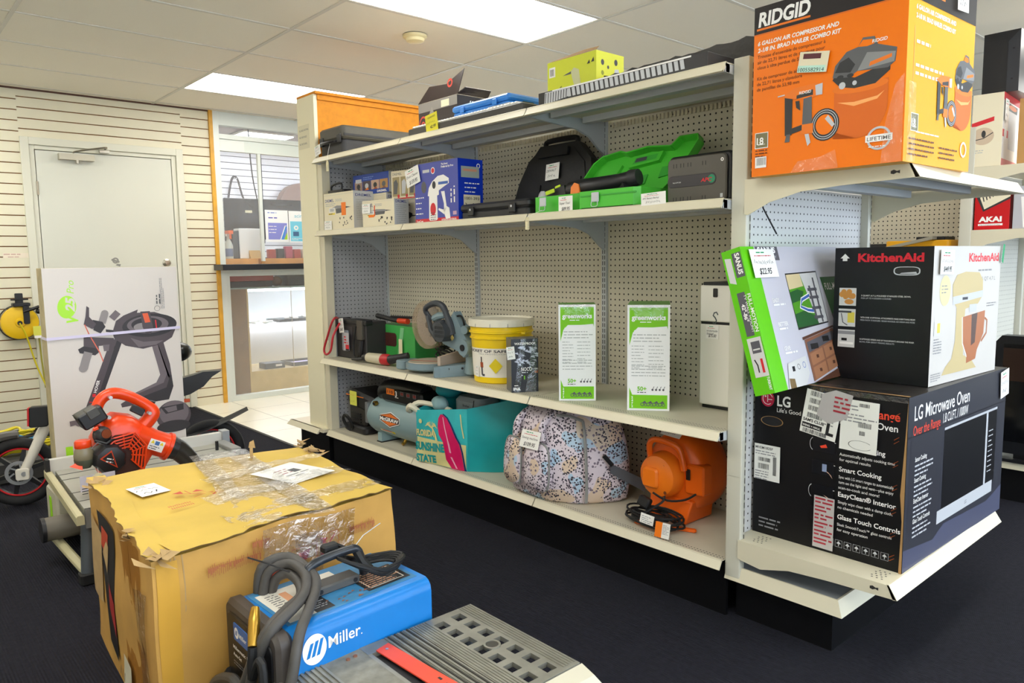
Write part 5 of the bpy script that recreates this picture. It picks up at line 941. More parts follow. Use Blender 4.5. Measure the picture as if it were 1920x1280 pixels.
m.rect(f, w*.04, h*.58, w*.17, h*.85, WHITE); m.barcode(f, w*.06, h*.62, w*.08, h*.18, DGREY, 3); m.poly(f, sc([(.50, .62), (.56, .70), (.66, .62), (.70, .2), (.58, .15), (.52, .45)], w, h), M('print_tool_cream', '#d6d6a4', .5)); m.poly(f, sc([(.33, .55), (.5, .62), (.5, .55)], w, h), HG); m.poly(f, sc([(.24, .05), (.29, .05), (.31, .3), (.27, .28)], w, h), M('print_olive', '#8f9426', .5)); m.text(f, '17', w*.10, h*.06, .022, BLACK, bold=.03); m.poly(f, sc([(.82, .7), (.87, .8), (.88, .7)], w, h), BLACK); m.poly(f, sc([(.9, .72), (.95, .84), (.96, .72)], w, h), BLACK)
f = B.R; w = B.d; m.ell(f, w*.22, h*.72, .009, .011, DGREY); m.ell(f, w*.22, h*.45, .008, .009, M('print_olive', '', .5)); m.ell(f, w*.42, h*.62, .006, .007, DGREY); m.poly(f, sc([(.6, .3), (.66, .6), (.8, .62), (.86, .4), (.7, .28)], w, h), SILVER); m.ell(f, w*.70, h*.78, .010, .012, DGREY); m.ring(f, w*.76, h*.42, .012, .014, DGREY)
o = B.build('power_tool_carton', 'acid yellow power tool box on top of the long flat box', 'box')
mb = MB(); a, b_ = B.T.p(0, 0), B.T.p(B.w, 0); q = [B.T.p(0, 0), B.T.p(B.w, 0), B.T.p(B.w*.95, .03, .02), B.T.p(B.w*.6, .04, .026), B.T.p(.02, .03, .01)]; mb.add([*q, *[p+V((.003, 0, .002)) for p in q]], [(0, 1, 2, 3, 4), (9, 8, 7, 6, 5), (0, 5, 6, 1), (1, 6, 7, 2), (2, 7, 8, 3), (3, 8, 9, 4), (4, 9, 5, 0)], BROWNC); mb.build('open_flap', o)
# -- middle shelf
t = thing('tool_case', (-.3, 1.0, 1.4045), 'low black plastic case lying flat in the middle of the middle shelf', 'tool case')
mb = MB(); mb.rrbox(T(-.44, .77, 1.4045), 0, 0, .26, .46, 0, .036, BP2, .02, .006); mb.build('lower_shell', t); mb = MB(); mb.rrbox(T(-.445, .765, 1.441), 0, 0, .27, .47, 0, .034, BP2, .02, .01); mb.build('lid', t)
for y in (.86, 1.14): mb = MB(); mb.rrbox(L(-.446, y-.02, y+.02, 1.42), 0, 0, .04, .04, 0, .01, BP, .004, .003); mb.cyl((-.458, y, 1.447), (-.447, y, 1.447), .005, SILVER, seg=8); mb.build('latch', t)
BK = M('case_black_rough', '#0d0d0f', .55, bump=.4, bscale=60)
t = thing('tool_case', (-.1, .9, 1.4045), 'open black moulded tool case leaning back against the pegboard', 'tool case')
f = Fr((-.165, 1.19, 1.46), (0, -1, 0), (.17, 0, 1)); mb = MB(); out = [(0, -.03), (.50, -.03), (.51, .10), (.49, .20), (.42, .265), (.40, .285), (.16, .285), (.13, .25), (.09, .22), (.04, .12)]
mb.prism(f, out, -.05, 0, BK); inn = [(.25+(a-.25)*.86, .125+(b-.125)*.84) for a, b in out]; mb.prism(f, inn, .0, .004, BK); mb.fbox(f, .17, .225, .36, .26, 0, .02, BK); mb.fbox(f, .05, .02, .2, .1, 0, .012, BK); mb.fbox(f, .27, .03, .45, .12, 0, .010, BK); mb.build('lid', t)
mb = MB(); mb.tube([f.p(.18, .285, -.02), f.p(.19, .31, -.02), f.p(.36, .31, -.02), f.p(.38, .285, -.02)], .012, BK, 8); mb.build('handle', t); mb = MB(); mb.rrbox(T(-.17, .68, 1.4045), 0, 0, .14, .5, 0, .045, BK, .02, .006); mb.build('lower_shell', t)
price_tag(t, f.sub(.235, .115, .05, .016), .085, .075, seed=14, words=('DEWALT',))
GC = M('case_green', '#4fc23a', .35, var=.03, scale=5); GCd = M('case_green_deep', '#3aa636', .4)
t = thing('circular_saw_case', (-.36, .44, 1.4045), 'open bright green tool case holding black cordless tools', 'tool case')
mb = MB(); ow = T(-.475, .165, 1.4045)
mb.prism(ow, [(0, .02), (.02, 0), (.20, 0), (.22, .02), (.22, .27), (.21, .30), (.02, .30), (0, .27)], 0, .006, GC)
for pts in ([(0, .02), (.02, 0)], [(.02, 0), (.20, 0)], [(.20, 0), (.22, .02)], [(.22, .02), (.22, .56)], [(.22, .56), (.03, .56)], [(.03, .56), (.03, .31)], [(.03, .31), (0, .28)], [(0, .28), (0, .02)]):
    (a, b), (c_, d) = pts; u_ = V((c_-a, d-b)).normalized(); nn = V((-u_.y, u_.x))*.004
    mb.prism(ow, [(a, b), (c_, d), (c_+nn.x, d+nn.y), (a+nn.x, b+nn.y)], 0, .068, GC)
mb.box(-.45, .47, 1.4045, -.255, .72, 1.411, GC)
mb.box(-.478, .17, 1.452, -.474, .44, 1.457, GCd)
mb.build('base_shell', t)
f = Fr((-.262, .66, 1.465), (.05, -1, 0), (.45, 0, 1)); mb = MB(); out = [(-.03, .0), (.42, 0), (.47, .06), (.53, .21), (.52, .235), (.44, .235), (.41, .20), (.30, .21), (.20, .195), (.17, .205), (.08, .19), (.04, .16)]
mb.prism(f, out, -.03, -.024, GC)
for i in range(len(out)):
    a, b = out[i]; c_, d = out[(i+1) % len(out)]; u_ = V((c_-a, d-b)).normalized(); nn = V((-u_.y, u_.x))*.006
    mb.prism(f, [(a, b), (c_, d), (c_+nn.x, d+nn.y), (a+nn.x, b+nn.y)], -.03, .012, GC)
mb.prism(f, [(.22, .13), (.36, .15), (.37, .19), (.23, .18)], -.024, -.005, GC); mb.poly(f, [(.235, .142), (.345, .158), (.35, .18), (.245, .17)], GCd, -.004); mb.poly(f, [(.245, .15), (.30, .156), (.30, .172), (.25, .168)], DGREY, -.0035)
for a, b in ((.26, .05), (.37, .08)): mb.prism(f, [(a, b), (a+.05, b+.01), (a+.055, b+.05), (a+.005, b+.045)], -.024, -.018, GCd)
mb.prism(f, [(.04, .08), (.16, .1), (.18, .15), (.08, .15)], -.024, -.010, GC); mb.build('lid', t)
for y in (.64, .36): mb = MB(); mb.rrbox(L(-.479, y-.018, y+.018, 1.43), 0, 0, .036, .035, 0, .006, SILVER, .003, .002); mb.tube([(-.486, y-.014, 1.435), (-.487, y-.014, 1.415), (-.487, y+.014, 1.415), (-.486, y+.014, 1.435)], .0014, SILVER, 5); mb.build('latch', t)
TY = M('tool_lime', '#b8d61c', .4)
t2 = thing('cordless_saw', (-.36, .45, 1.42), 'black cordless saw with orange and lime accents inside the green case', 'power tool')
mb = MB(); mb.tube([(-.40, .56, 1.49), (-.40, .50, 1.495), (-.39, .42, 1.50), (-.37, .34, 1.51), (-.36, .29, 1.515)], [.034, .036, .033, .028, .030], BP, 14); mb.tube([(-.36, .29, 1.515), (-.355, .255, 1.52)], [.034, .03], BP2, 14); mb.tube([(-.37, .40, 1.48), (-.36, .28, 1.44), (-.34, .20, 1.45)], [.02, .024, .02], BP, 10); mb.build('body', t2)
mb = MB(); mb.tube([(-.41, .66, 1.465), (-.41, .61, 1.478), (-.405, .57, 1.488)], [.03, .034, .034], M('battery_black', '#202022', .45), 4); mb.rrbox(Fr((-.447, .655, 1.475), (0, -1, .2), (0, .2, 1)), 0, 0, .05, .016, 0, .004, TY, .003, .001); mb.rrbox(Fr((-.43, .62, 1.50), (0, -1, .2), (.3, .2, 1)), 0, 0, .03, .01, 0, .004, TY, .003, .001); mb.build('battery', t2)
mb = MB(); f = Fr((-.437, .525, 1.468), (0, -1, .12), (.15, .1, 1)); mb.prism(f, [(0, 0), (.05, 0), (.042, .035), (.02, .045), (.002, .03)], 0, .006, M('tool_orange', '#f08020', .4)); mb.build('motor_cover', t2)
mb = MB(); mb.cyl((-.385, .32, 1.475), (-.36, .31, 1.475), .03, BP, seg=18); mb.rrbox(L(-.39, .26, .29, 1.47), 0, 0, .03, .012, 0, .004, TY, .003, .001); mb.build('gearbox', t2)
mb = MB(); mb.ellipsoid((-.43, .695, 1.465), .012, .025, .035, M('clear_bag', '#dfe0e4', .15, alpha=.5), 10, 7); mb.build('plastic_bag', label='small clear bag of screws at the left of the green case', cat='bag')
price_tag(t, L(-.482, .46, .55, 1.40), .075, .062, seed=31, words=('Super Tool',), price='$89.95')
hang_tag(t, (-.487, .64, 1.415), (-.512, .70, 1.39), .024, .05, 6)
price_tag(t, L(-.497, .03, .13, 1.399).sub(0, 0, .03), .105, .042, seed=33, words=('APC Battery Backup',))
UP = M('ups_brown_grey', '#57524b', .4, var=.03, scale=5); t = thing('battery_backup', (-.3, -.01, 1.4045), 'dark bronze battery backup unit standing on edge at the near end of the middle shelf', 'battery backup')
mb = MB(); f = L(-.365, -.145, .12, 1.4045); mb.rrbox(f, 0, 0, .262, .17, -.11, -.006, BP, .02, .008); mb.build('rear_shell', t); mb = MB(); mb.rrbox(f, .004, .002, .245, .162, -.006, .004, UP, .02, .004); 
for a in (.03, .06, .09, .15): 
    for b in (.128, .012):
        for da in (0, .012): mb.fbox(f, a+da, b, a+da+.0022, b+.014, .004, .0045, BLACK)
mb.ell(f, .228, .14, .006, .006, WHITE, .0046); mb.ell(f, .228, .14, .0025, .0025, BLACK, .0048); mb.rect(f, .222, .015, .232, .028, SILVER, .0046); mb.build('front_face', t)
mb = MB(); mb.rrbox(f, .006, .06, .205, .10, .004, .0055, M('ups_panel', '#38353a', .3), .018, .001); mb.cnt = {}; mb.h = 48; mb.ell(f, .188, .08, .014, .014, M('logo_green', '#12885e', .4)); mb.text(f, 'APC', .145, .072, .018, M('print_red', '', .4), bold=.03, shear=.2, width=.045); mb.text(f, 'Back-UPS 550', .03, .075, .006, WHITE); mb.build('label_panel', t)
# -- waist shelf: jump starter, drill, green case, mitre saw, bucket
JB = M('jump_grey_black', '#2f2c2d', .5, var=.08, scale=12); t = thing('jump_starter', (-.33, 2.33, .6515), 'boxy black jump starter with red cable at the far end of the waist high shelf', 'jump starter')
mb = MB(); f = L(-.40, 2.19, 2.545, .6515); mb.rrbox(f, 0, 0, .345, .225, -.15, -.008, JB, .012, .006); mb.fbox(f, .07, .06, .20, .19, -.008, -.005, M('jump_panel', '#3a3536', .5)); mb.fbox(f, .21, .01, .28, .21, -.008, -.002, BP); mb.build('body', t)
mb = MB(); mb.rrbox(f, -.045, .155, .03, .235, -.10, .004, BP, .012, .006); mb.rrbox(f, .03, .205, .36, .235, -.05, .004, BP, .01, .005); mb.rrbox(f, .27, .12, .33, .235, -.06, .01, M('clamp_taupe', '#4a443d', .5), .008, .004); mb.build('carry_handle', t)
mb = MB(); mb.tube([(-.40, 2.50, .885), (-.45, 2.44, .895), (-.475, 2.44, .87), (-.475, 2.51, .77), (-.475, 2.552, .70), (-.475, 2.53, .672), (-.475, 2.47, .70), (-.47, 2.44, .79), (-.42, 2.45, .86)], .0065, M('cable_red', '#c02a34', .4), 8); mb.build('red_cable', t)
mb = MB(); mb.tube([f.p(.26, .2, .006), f.p(.235, .1, .01), f.p(.24, .03, .012), f.p(.275, .02, .012), f.p(.30, .06, .006)], .005, RUB, 6); mb.tube([f.p(.31, .12, .0), f.p(.30, .07, .0), f.p(.29, .03, 0)], [.014, .014, .011], BP2, 8); mb.build('black_cable', t)
mb = MB(); mb.rrbox(f, .10, .045, .165, .17, -.005, .012, M('plastic_sheet', '#c3c7d2', .12, alpha=.45, coat=.8, bump=.9, bscale=60), .01, .004); mb.build('plastic_wrap', t); mb = MB(); mb.fbox(f, .125, .05, .185, .155, .013, .014, M('leaflet_grey', '#b7b4b8', .5)); mb.h = 115; mb.cnt = {}; mb.tiny(f, .13, .125, .045, 3, .014, RED, 4, word=2, gap=1.2); mb.rect(f, .145, .06, .185, .085, RED); mb.rect(f, .145, .05, .185, .06, BLACK); mb.build('leaflet', t)
price_tag(t, f.sub(.085, .15, .12, .016), .055, .085, seed=17, price='$64.95')
t = thing('angle_tool', (-.42, 2.0, .6515), 'cream and red power tool lying in front of the black jump starter', 'power tool')
mb = MB(); mb.tube([(-.42, 2.13, .684), (-.415, 2.02, .684), (-.41, 1.99, .684)], [.027, .030, .030], M('tool_cream', '#c9c0a6', .45), 18); mb.build('body', t); mb = MB(); mb.tube([(-.41, 1.99, .684), (-.408, 1.95, .685), (-.405, 1.93, .687)], [.031, .032, .026], M('tool_red', '#b8232a', .4), 18); mb.build('collar', t)
mb = MB(); mb.tube([(-.405, 1.93, .687), (-.39, 1.87, .70), (-.36, 1.82, .715)], [.026, .022, .018], BP, 12); mb.build('handle', t); mb = MB(); mb.tube([(-.42, 2.13, .684), (-.425, 2.17, .68)], [.024, .022], BP, 12); mb.tube([(-.425, 2.17, .672), (-.44, 2.22, .668), (-.44, 2.28, .664)], [.012, .010, .008], BP, 8); mb.build('nozzle', t)
GB_ = M('box_leaf_green', '#3fa54e', .4, var=.12, scale=9)
B = Box((-.26, 2.27), (-.26, 1.90), .16, .205, .6515, GB_, M('box_leaf_green_side', '#2f8f44', .45)); m, f, w, h = B.mb, B.F, B.w, B.hh
m.rrbox(f, w*.02, h*.40, w*.50, h*.78, .001, .003, M('box_window_brown', '#4a2420', .4), .02, .0005); m.poly(f, sc([(.5, 0), (.62, 0), (.72, .95), (.62, .95)], w, h), M('box_pale_green', '#7cc489', .4), .002)
o = B.build('garden_tool_box', 'leaf green box with brown window behind the mitre saw', 'box'); mb = MB(); mb.fbox(f.sub(w*.60, .0, 0, .01), 0, .02, .035, .13, 0, .001, M('tag_cream', '', .6)); mb.build('paper_label', o)
mb = MB(); mb.tube([(-.27, 2.27, .905), (-.27, 2.1, .89), (-.27, 2.02, .885)], .014, BP, 10); mb.tube([(-.27, 2.04, .886), (-.27, 1.95, .886)], .016, M('grip_orange_red', '#d8431c', .45), 12); mb.tube([(-.27, 2.12, .905), (-.27, 1.9, .91)], .008, BP, 6); mb.build('cutter_wand', label='black rod with orange red grip lying on the green box', cat='tool')
SGm = M('saw_blue_grey', '#7c9199', .42, var=.07, scale=10); SGd = M('saw_dark_grey', '#3b3f45', .5); GUARD = M('smoked_guard', '#b59a80', .2, alpha=.38); BLD = M('saw_blade_steel', '#b5b5b8', .25, .8); CST = M('cast_table_beige', '#b7ab98', .5, var=.08, scale=16)
t = thing('mitre_saw', (-.33, 1.55, .6515), 'blue grey mitre saw with black loop handle on the waist high shelf', 'mitre saw')
mb = MB(); mb.lathe(Fr((-.35, 1.63, .6515), (1, 0, 0), (0, 1, 0)), [(0, .012), (.118, .012), (.128, .02), (.128, .045), (.12, .05), (0, .05)], SGm, 40)
mb.hexa([(-.46, 1.40, .6515), (-.30, 1.335, .6515), (-.15, 1.40, .6515), (-.30, 1.50, .6515), (-.46, 1.40, .70), (-.30, 1.335, .70), (-.15, 1.40, .70), (-.30, 1.50, .70)], SGm)
f = Fr((-.4805, 1.415, .6515), (.17, -.085, 0), (0, 0, 1)); mb.prism(f, [(0, 0), (.035, 0), (.045, .022), (.155, .022), (.165, 0), (.195, 0), (.19, .06), (.0, .052)], -.03, 0, SGm)
for a in (.07, .14): mb.ell(f, a, .04, .006, .006, BLACK, .0006)
mb.rrbox(T(-.44, 1.755, .6515), 0, 0, .12, .075, 0, .048, SGm, .02, .005); mb.rrbox(T(-.20, 1.45, .6515), 0, 0, .10, .35, 0, .045, SGm, .03, .005); mb.build('base', t)
mb = MB(); mb.lathe(Fr((-.35, 1.63, .7015), (1, 0, 0), (0, 1, 0)), [(.115, 0), (.112, .004), (0, .004)], CST, 36); mb.fbox(Fr((-.42, 1.715, .7056), (.45, -.9, 0), (.9, .45, 0)), 0, -.006, .2, .006, 0, .0006, M('kerf_red', '#b5302c', .5)); mb.build('turntable_top', t)
mb = MB(); mb.hexa([(-.42, 1.47, .70), (-.41, 1.46, .70), (-.20, 1.50, .70), (-.21, 1.515, .70), (-.42, 1.47, .745), (-.41, 1.46, .745), (-.20, 1.50, .765), (-.21, 1.515, .765)], M('fence_tan', '#c3ae9b', .45)); mb.build('fence', t)
mb = MB(); fb = Fr((-.35, 1.635, .892), (0, -1, 0), (0, 0, 1)); pts = [(.125*math.cos(a), .125*math.sin(a)) for a in [PI*.35+PI*1.55*i/30 for i in range(31)]]+[(.03, -.06), (.09, .06)]; mb.prism(fb, pts, -.025, .02, GUARD); mb.build('blade_guard', t)
mb = MB(); n = 60; mb.prism(fb, [((.105 if i % 2 else .112)*math.cos(2*PI*i/n), (.105 if i % 2 else .112)*math.sin(2*PI*i/n)) for i in range(n)], -.004, .0, BLD); mb.cyl(fb.p(0, 0, -.01), fb.p(0, 0, .01), .018, SGd, seg=14); mb.build('saw_blade', t)
mb = MB(); f = fb; mb.tube([f.p(.07, .03, .03), f.p(.045, .075, .05), f.p(.07, .10, .055), f.p(.14, .118, .055), f.p(.20, .105, .055), f.p(.225, .06, .05), f.p(.245, .01, .045), f.p(.25, -.03, .04)], [.012, .013, .014, .016, .016, .015, .02, .025], SGd, 10); mb.tube([f.p(.055, .05, .045), f.p(.09, -.02, .05), f.p(.14, -.06, .045)], [.012, .014, .02], SGd, 10); mb.build('loop_handle', t)
mb = MB(); mb.tube([f.p(.10, .04, .035), f.p(.15, .055, .04), f.p(.20, .06, .04)], [.018, .02, .014], SGm, 10); mb.tube([f.p(.13, .0, .04), f.p(.19, .01, .05), f.p(.22, -.01, .045)], [.028, .03, .028], SGd, 14); mb.build('motor_grip', t)
mb = MB(); mb.cyl(f.p(.215, -.02, .0), f.p(.215, -.02, .095), .048, SGd, seg=28)
for k in range(8):
    for j in range(3): mb.fbox(f, .185+.0095*k, -.045+.02*j, .1875+.0095*k, -.031+.02*j, .0952, .0962, BLACK)
mb.build('motor', t); mb = MB(); mb.fbox(f.sub(.265, -.045, -.9), -.008, -.01, .012, .01, .05, .053, M('saw_label_yellow', '#b9a25c', .5)); mb.build('rating_label', t)
mb = MB(); arm = [(.12, -.045), (.17, -.085), (.30, -.115), (.33, -.14), (.37, -.13), (.385, -.08), (.34, -.03), (.29, .04), (.26, .08), (.235, .05), (.27, -.02), (.20, -.05)]; mb.prism(f, arm, -.01, .035, SGm); mb.cyl(f.p(.345, -.09, -.02), f.p(.345, -.09, .05), .040, SGm, seg=24); mb.cyl(f.p(.345, -.09, .05), f.p(.345, -.09, .055), .016, BLACK, seg=14); mb.cyl(f.p(.335, .0, .0), f.p(.352, -.004, .045), .020, SGm, seg=16); mb.build('arm', t)
mb = MB(); mb.tube([f.p(.345, -.09, 0), f.p(.34, -.16, -.01), f.p(.335, -.22, -.01)], [.03, .03, .035], SGm, 12); mb.tube([f.p(.38, -.09, 0), f.p(.405, -.085, 0), f.p(.415, -.12, 0)], .006, BP, 6); mb.build('pivot_post', t)
mb = MB(); coil(mb, (-.27, 1.60, .715), .05, .06, 4, .0045, RUB, 4, .05); mb.tube([f.p(.25, .05, .03), f.p(.30, .06, .02), f.p(.31, .02, .01), f.p(.29, .0, 0)], .005, RUB, 6); mb.build('power_cord', t)
BY = M('bucket_yellow', '#f3cf10', .35); t = thing('fall_protection_bucket', (-.285, 1.135, .6515), 'yellow plastic bucket with white lid and safety label', 'bucket')
fz = Fr((-.285, 1.135, .6515), (1, 0, 0), (0, 1, 0)); mb = MB(); mb.lathe(fz, [(0, .0), (.128, 0), (.132, .004), (.143, .205), (.150, .207), (.150, .212), (.144, .214), (.146, .232), (.153, .234), (.153, .24), (.147, .242), (.148, .27)], BY, 48); mb.build('bucket_body', t)
mb = MB(); mb.lathe(fz, [(.152, .262), (.157, .264), (.157, .292), (.150, .298), (.142, .298), (.138, .29), (0, .29)], M('lid_ivory', '#e9e3cf', .4), 48)
for k in range(12): a = 2*PI*k/12; mb.box(-.285+.157*math.cos(a)-.001, 1.135+.157*math.sin(a)-.001, .915, -.285+.157*math.cos(a)+.001, 1.135+.157*math.sin(a)+.001, .93, GREY)
mb.build('lid', t)
mb = MB(); LW = M('label_ivory', '#f0ece0', .5)
def wrap(mb, a0, a1, z0, z1, dr, mat, n=12):
    rows = []
    for i in range(n+1):
        a = a0+(a1-a0)*i/n; rr = lambda z: .132+.011*(z/.205)+dr; rows.append([(-.285+rr(z)*math.cos(a), 1.135+rr(z)*math.sin(a), .6515+z) for z in (z0, z1)])
    vs = [p for r_ in rows for p in r_]; mb.add(vs, [(2*i, 2*i+1, 2*i+3, 2*i+2) for i in range(n)], mat)
wrap(mb, PI*.78, PI*1.48, .03, .165, .001, LW, 24)
def cylpt(a, z, dr=.0016): rr = .132+.011*(z/.205)+dr; return V((-.285+rr*math.cos(a), 1.135+rr*math.sin(a), .6515+z))
def cyltext(mb, s, a0, a1, z, size, mat, bold=.02):
    vs, fs = text_mesh(s, bold, 0); x1 = max(v[0] for v in vs); mb.add([cylpt(a0+(a1-a0)*v[0]/x1, z+v[1]*size) for v in vs], fs, mat)
cyltext(mb, 'BUCKET OF SAFE-TIE', PI*.80, PI*1.45, .146, .017, M('print_navy_dark', '#20263a', .5)); cyltext(mb, 'FALL PROTECTION KIT', PI*1.0, PI*1.4, .136, .007, GREY, 0)
for a0, a1, z0, z1, mm in ((PI*1.03, PI*1.045, .10, .125, BLACK), (PI*1.02, PI*1.06, .075, .10, M('print_rust', '', .5)), (PI*1.03, PI*1.05, .04, .078, DGREY), (PI*1.04, PI*1.075, .035, .045, DGREY)): wrap(mb, a0, a1, z0, z1, .002, mm, 3)
vs = [cylpt(a, z, .009) for a, z in ((PI*1.14, .085), (PI*1.21, .05), (PI*1.28, .085), (PI*1.21, .12))]; mb.add(vs, [(0, 1, 2, 3)], YS)
mb.build('label', t); mb = MB(); mb.tube([cylpt(PI*1.5, .235, .02), cylpt(PI*1.48, .232, .028), cylpt(PI*1.46, .235, .02)], .008, BY, 8); mb.build('handle_lug', t)
price_tag(t, Fr(cylpt(PI*.93, .03, .004), (-.2, -1, 0), (0, 0, 1)), .03, .05, seed=44)
# -- bottom shelf
CB2 = M('compressor_black', '#201f20', .45); CG = M('compressor_grey_green', '#8aa3a6', .35, var=.03, scale=6)
t = thing('air_compressor', (-.3, 2.38, .209), 'squat black portable compressor with yellow price note, far end of the bottom shelf', 'air compressor')
mb = MB(); mb.rrbox(Fr((-.39, 2.44, .37), (0, -1, -.12), (0, -.12, 1)), -.02, 0, .30, .10, -.2, 0, CB2, .045, .02); mb.build('top_shroud', t)
mb = MB(); mb.rrbox(L(-.37, 2.27, 2.46, .25), 0, 0, .19, .13, -.16, 0, M('compressor_charcoal', '#2e2b28', .45), .02, .01); 
for k in range(4): mb.fbox(L(-.37, 2.27, 2.46, .27), .03, .016*k, .14, .016*k+.007, 0, .007, BP)
mb.build('motor_housing', t); mb = MB(); mb.rrbox(T(-.40, 2.24, .2095), 0, 0, .2, .25, 0, .045, CB2, .03, .01); mb.build('base', t)
mb = MB(); coil(mb, (-.42, 2.41, .265), .055, .05, 5, .0045, RUB, 2, .006, Matrix.Rotation(PI/2*.8, 3, 'Y')); mb.build('power_cord', t)
mb = MB(); f = L(-.385, 2.3, 2.45, .44); mb.fbox(L(-.3935, 2.28, 2.45, .43), .0, 0, .2, .005, 0, .002, ORANGE); mb.build('stripe', t)
mb = MB(); f = L(-.398, 2.28, 2.43, .375); mb.fbox(f, .03, 0, .11, .085, 0, .0006, M('note_yellow', '#dfe05a', .6)); mb.h = 7; pen(mb, f, .035, .055, .06, .014, RED, 3, .001); pen(mb, f, .035, .015, .06, .02, BLACK, 4, .001); mb.build('price_tag', t)
t = thing('air_compressor', (-.3, 1.9, .209), 'grey green tank air compressor with orange hexagon badge on the bottom shelf', 'air compressor')
fy = Fr((-.32, 1.56, .345), (1, 0, 0), (0, 0, 1), (0, 1, 0)); mb = MB(); mb.lathe(fy, [(0, -.0), (.06, .002), (.10, .03), (.108, .06), (.108, .58), (.10, .615), (.06, .64), (0, .645)], CG, 40); mb.build('tank', t)
fx = L(-.4285, 1.62, 2.14, .345)
def onT(u, v, dr=.001): # point on the tank side: u along, v arc angle
    return V((-.32-(.108+dr)*math.cos(v), 2.14-u, .345+(.108+dr)*math.sin(v)))
def tpoly(mb, pts, mat, dr): mb.add([onT(a, b/.108, dr) for a, b in pts], [tuple(range(len(pts)))], mat)
mb = MB(); hx = [(.12, .025), (.155, .05), (.235, .068), (.315, .05), (.35, .025), (.35, -.0), (.315, -.02), (.235, -.035), (.155, -.02), (.12, -.0)]
for a, b in ((0, 10),): pass
tpoly(mb, [(.12, .03), (.22, .055), (.32, .03), (.32, .0), (.22, -.03), (.12, .0)], WHITE, .003); tpoly(mb, [(.126, .028), (.22, .050), (.314, .028), (.314, .002), (.22, -.025), (.126, .002)], BLACK, .0034); tpoly(mb, [(.132, .027), (.22, .046), (.308, .027), (.308, .004), (.22, -.021), (.132, .004)], M('badge_orange', '#e8762a', .4), .0038)
vs, fs = text_mesh('McGRAW', .04, 0); x1 = max(v[0] for v in vs); tpoly(mb, [(.122, .026), (.318, .026), (.318, .002), (.122, .002)], BLACK, .0044); mb.add([onT(.126+.188*v[0]/x1, (.004+v[1]*.026)/.108, .005) for v in vs], fs, WHITE)
tpoly(mb, [(.10, -.055), (.25, -.055), (.25, -.070), (.10, -.070)], CI, .002); tpoly(mb, [(.125, -.057), (.22, -.057), (.22, -.062), (.125, -.062)], RED, .0026); tpoly(mb, [(.222, -.055), (.25, -.055), (.25, -.07), (.222, -.07)], YS, .0026); mb.build('badge', t)
mb = MB(); mb.tube([(-.34, 2.13, .46), (-.34, 2.06, .50), (-.33, 1.9, .515), (-.33, 1.70, .51)], [.03, .055, .058, .05], M('compressor_shroud', '#111113', .35), 12); mb.rrbox(L(-.39, 1.66, 2.06, .445), 0, 0, .40, .085, -.12, 0, M('compressor_shroud', '', .35), .03, .01); mb.build('shroud', t)
mb = MB(); f = L(-.3908, 1.66, 2.06, .45); mb.rect(f, .06, .038, .14, .072, ORANGE, .001); mb.text(f, '110', .07, .046, .022, BLACK, .0014, bold=.02, width=.055); mb.text(f, '3', .148, .034, .042, WHITE, .0014, bold=.03); mb.rect(f, .146, .027, .18, .030, WHITE, .0014)
for k in range(3): mb.ring(f, .215+.06*k, .055, .019, .0215, GREY, .0014, 4, .75, PI/4, 2*PI+PI/4); mb.rect(f, .200+.06*k, .048, .230+.06*k, .062, M('print_dark_red', '#7a1f1c', .5), .0013)
mb.build('badge', t)
mb = MB(); mb.cyl((-.40, 2.09, .425), (-.42, 2.09, .425), .014, M('brass', '#b8903c', .3, .9), seg=14); mb.cyl((-.42, 2.09, .425), (-.425, 2.09, .425), .008, BLACK, seg=10); mb.build('gauge', t); mb = MB(); mb.tube([(-.35, 1.88, .245), (-.36, 1.88, .225), (-.375, 1.88, .218)], .009, M('brass', '', .3), 10); mb.build('drain_valve', t)
for y in (2.06, 1.66): mb = MB(); mb.box(-.41, y-.025, .2085, -.25, y+.015, .262, CG); mb.box(-.415, y-.028, .2085, -.25, y+.02, .214, RUB); mb.build('foot', t)
mb = MB(); mb.rrbox(T(-.42, 2.165, .30), 0, 0, .05, .03, 0, .12, M('regulator_grey', '#8d8f90', .4, .4), .006, .003); mb.build('regulator', t)
# teal shopping bag
TL = M('bag_teal', '#10a0a4', .45, var=.12, scale=7, bump=1., bscale=9); TLp = M('bag_print_aqua', '#36b7ba', .5, var=.15, scale=8, bump=.4, bscale=12); SND = M('bag_sand', '#dcd392', .5, var=.08, scale=9); PK = M('bag_pink', '#d6145e', .4, var=.08, scale=20, bump=.4, bscale=30); NV = M('bag_navy', '#142a66', .5); CRM = M('bag_cream', '#e3dcc2', .5)
t = thing('shopping_bag', (-.34, 1.28, .209), 'teal beach print shopping bag with pink surfboard on the bottom shelf', 'shopping bag')
c0, c1, c2, c3 = (V((-.485, 1.575, .209)), V((-.425, 1.235, .209)), V((-.19, .995, .209)), V((-.20, 1.52, .209)))
def wallgrid(mb, a, b, h0, h1, bul, mat, n=10, m=8, out=1):
    nrm = (b-a).cross(V((0, 0, 1))).normalized()*out; vs = []
    for j in range(m+1):
        for i in range(n+1):
            s_, q_ = i/n, j/m; p = a.lerp(b, s_)+V((0, 0, q_*(h0+(h1-h0)*s_))); d = bul*math.sin(PI*s_)*math.sin(PI*min(1, q_*.9+.1))+.006*noise.noise(p*9)
            vs.append(p+nrm*d)
    mb.add(vs, [(j*(n+1)+i, j*(n+1)+i+1, (j+1)*(n+1)+i+1, (j+1)*(n+1)+i) for j in range(m) for i in range(n)], mat)
mb = MB(); wallgrid(mb, c0, c1, .262, .305, .012, TLp); wallgrid(mb, c1, c2, .305, .375, .03, TL, 14, 10); wallgrid(mb, c2, c3, .375, .37, .0, TL); wallgrid(mb, c3, c0, .37, .262, .0, TL); mb.add([c0, c1, c2, c3], [(0, 1, 2, 3)], TL)
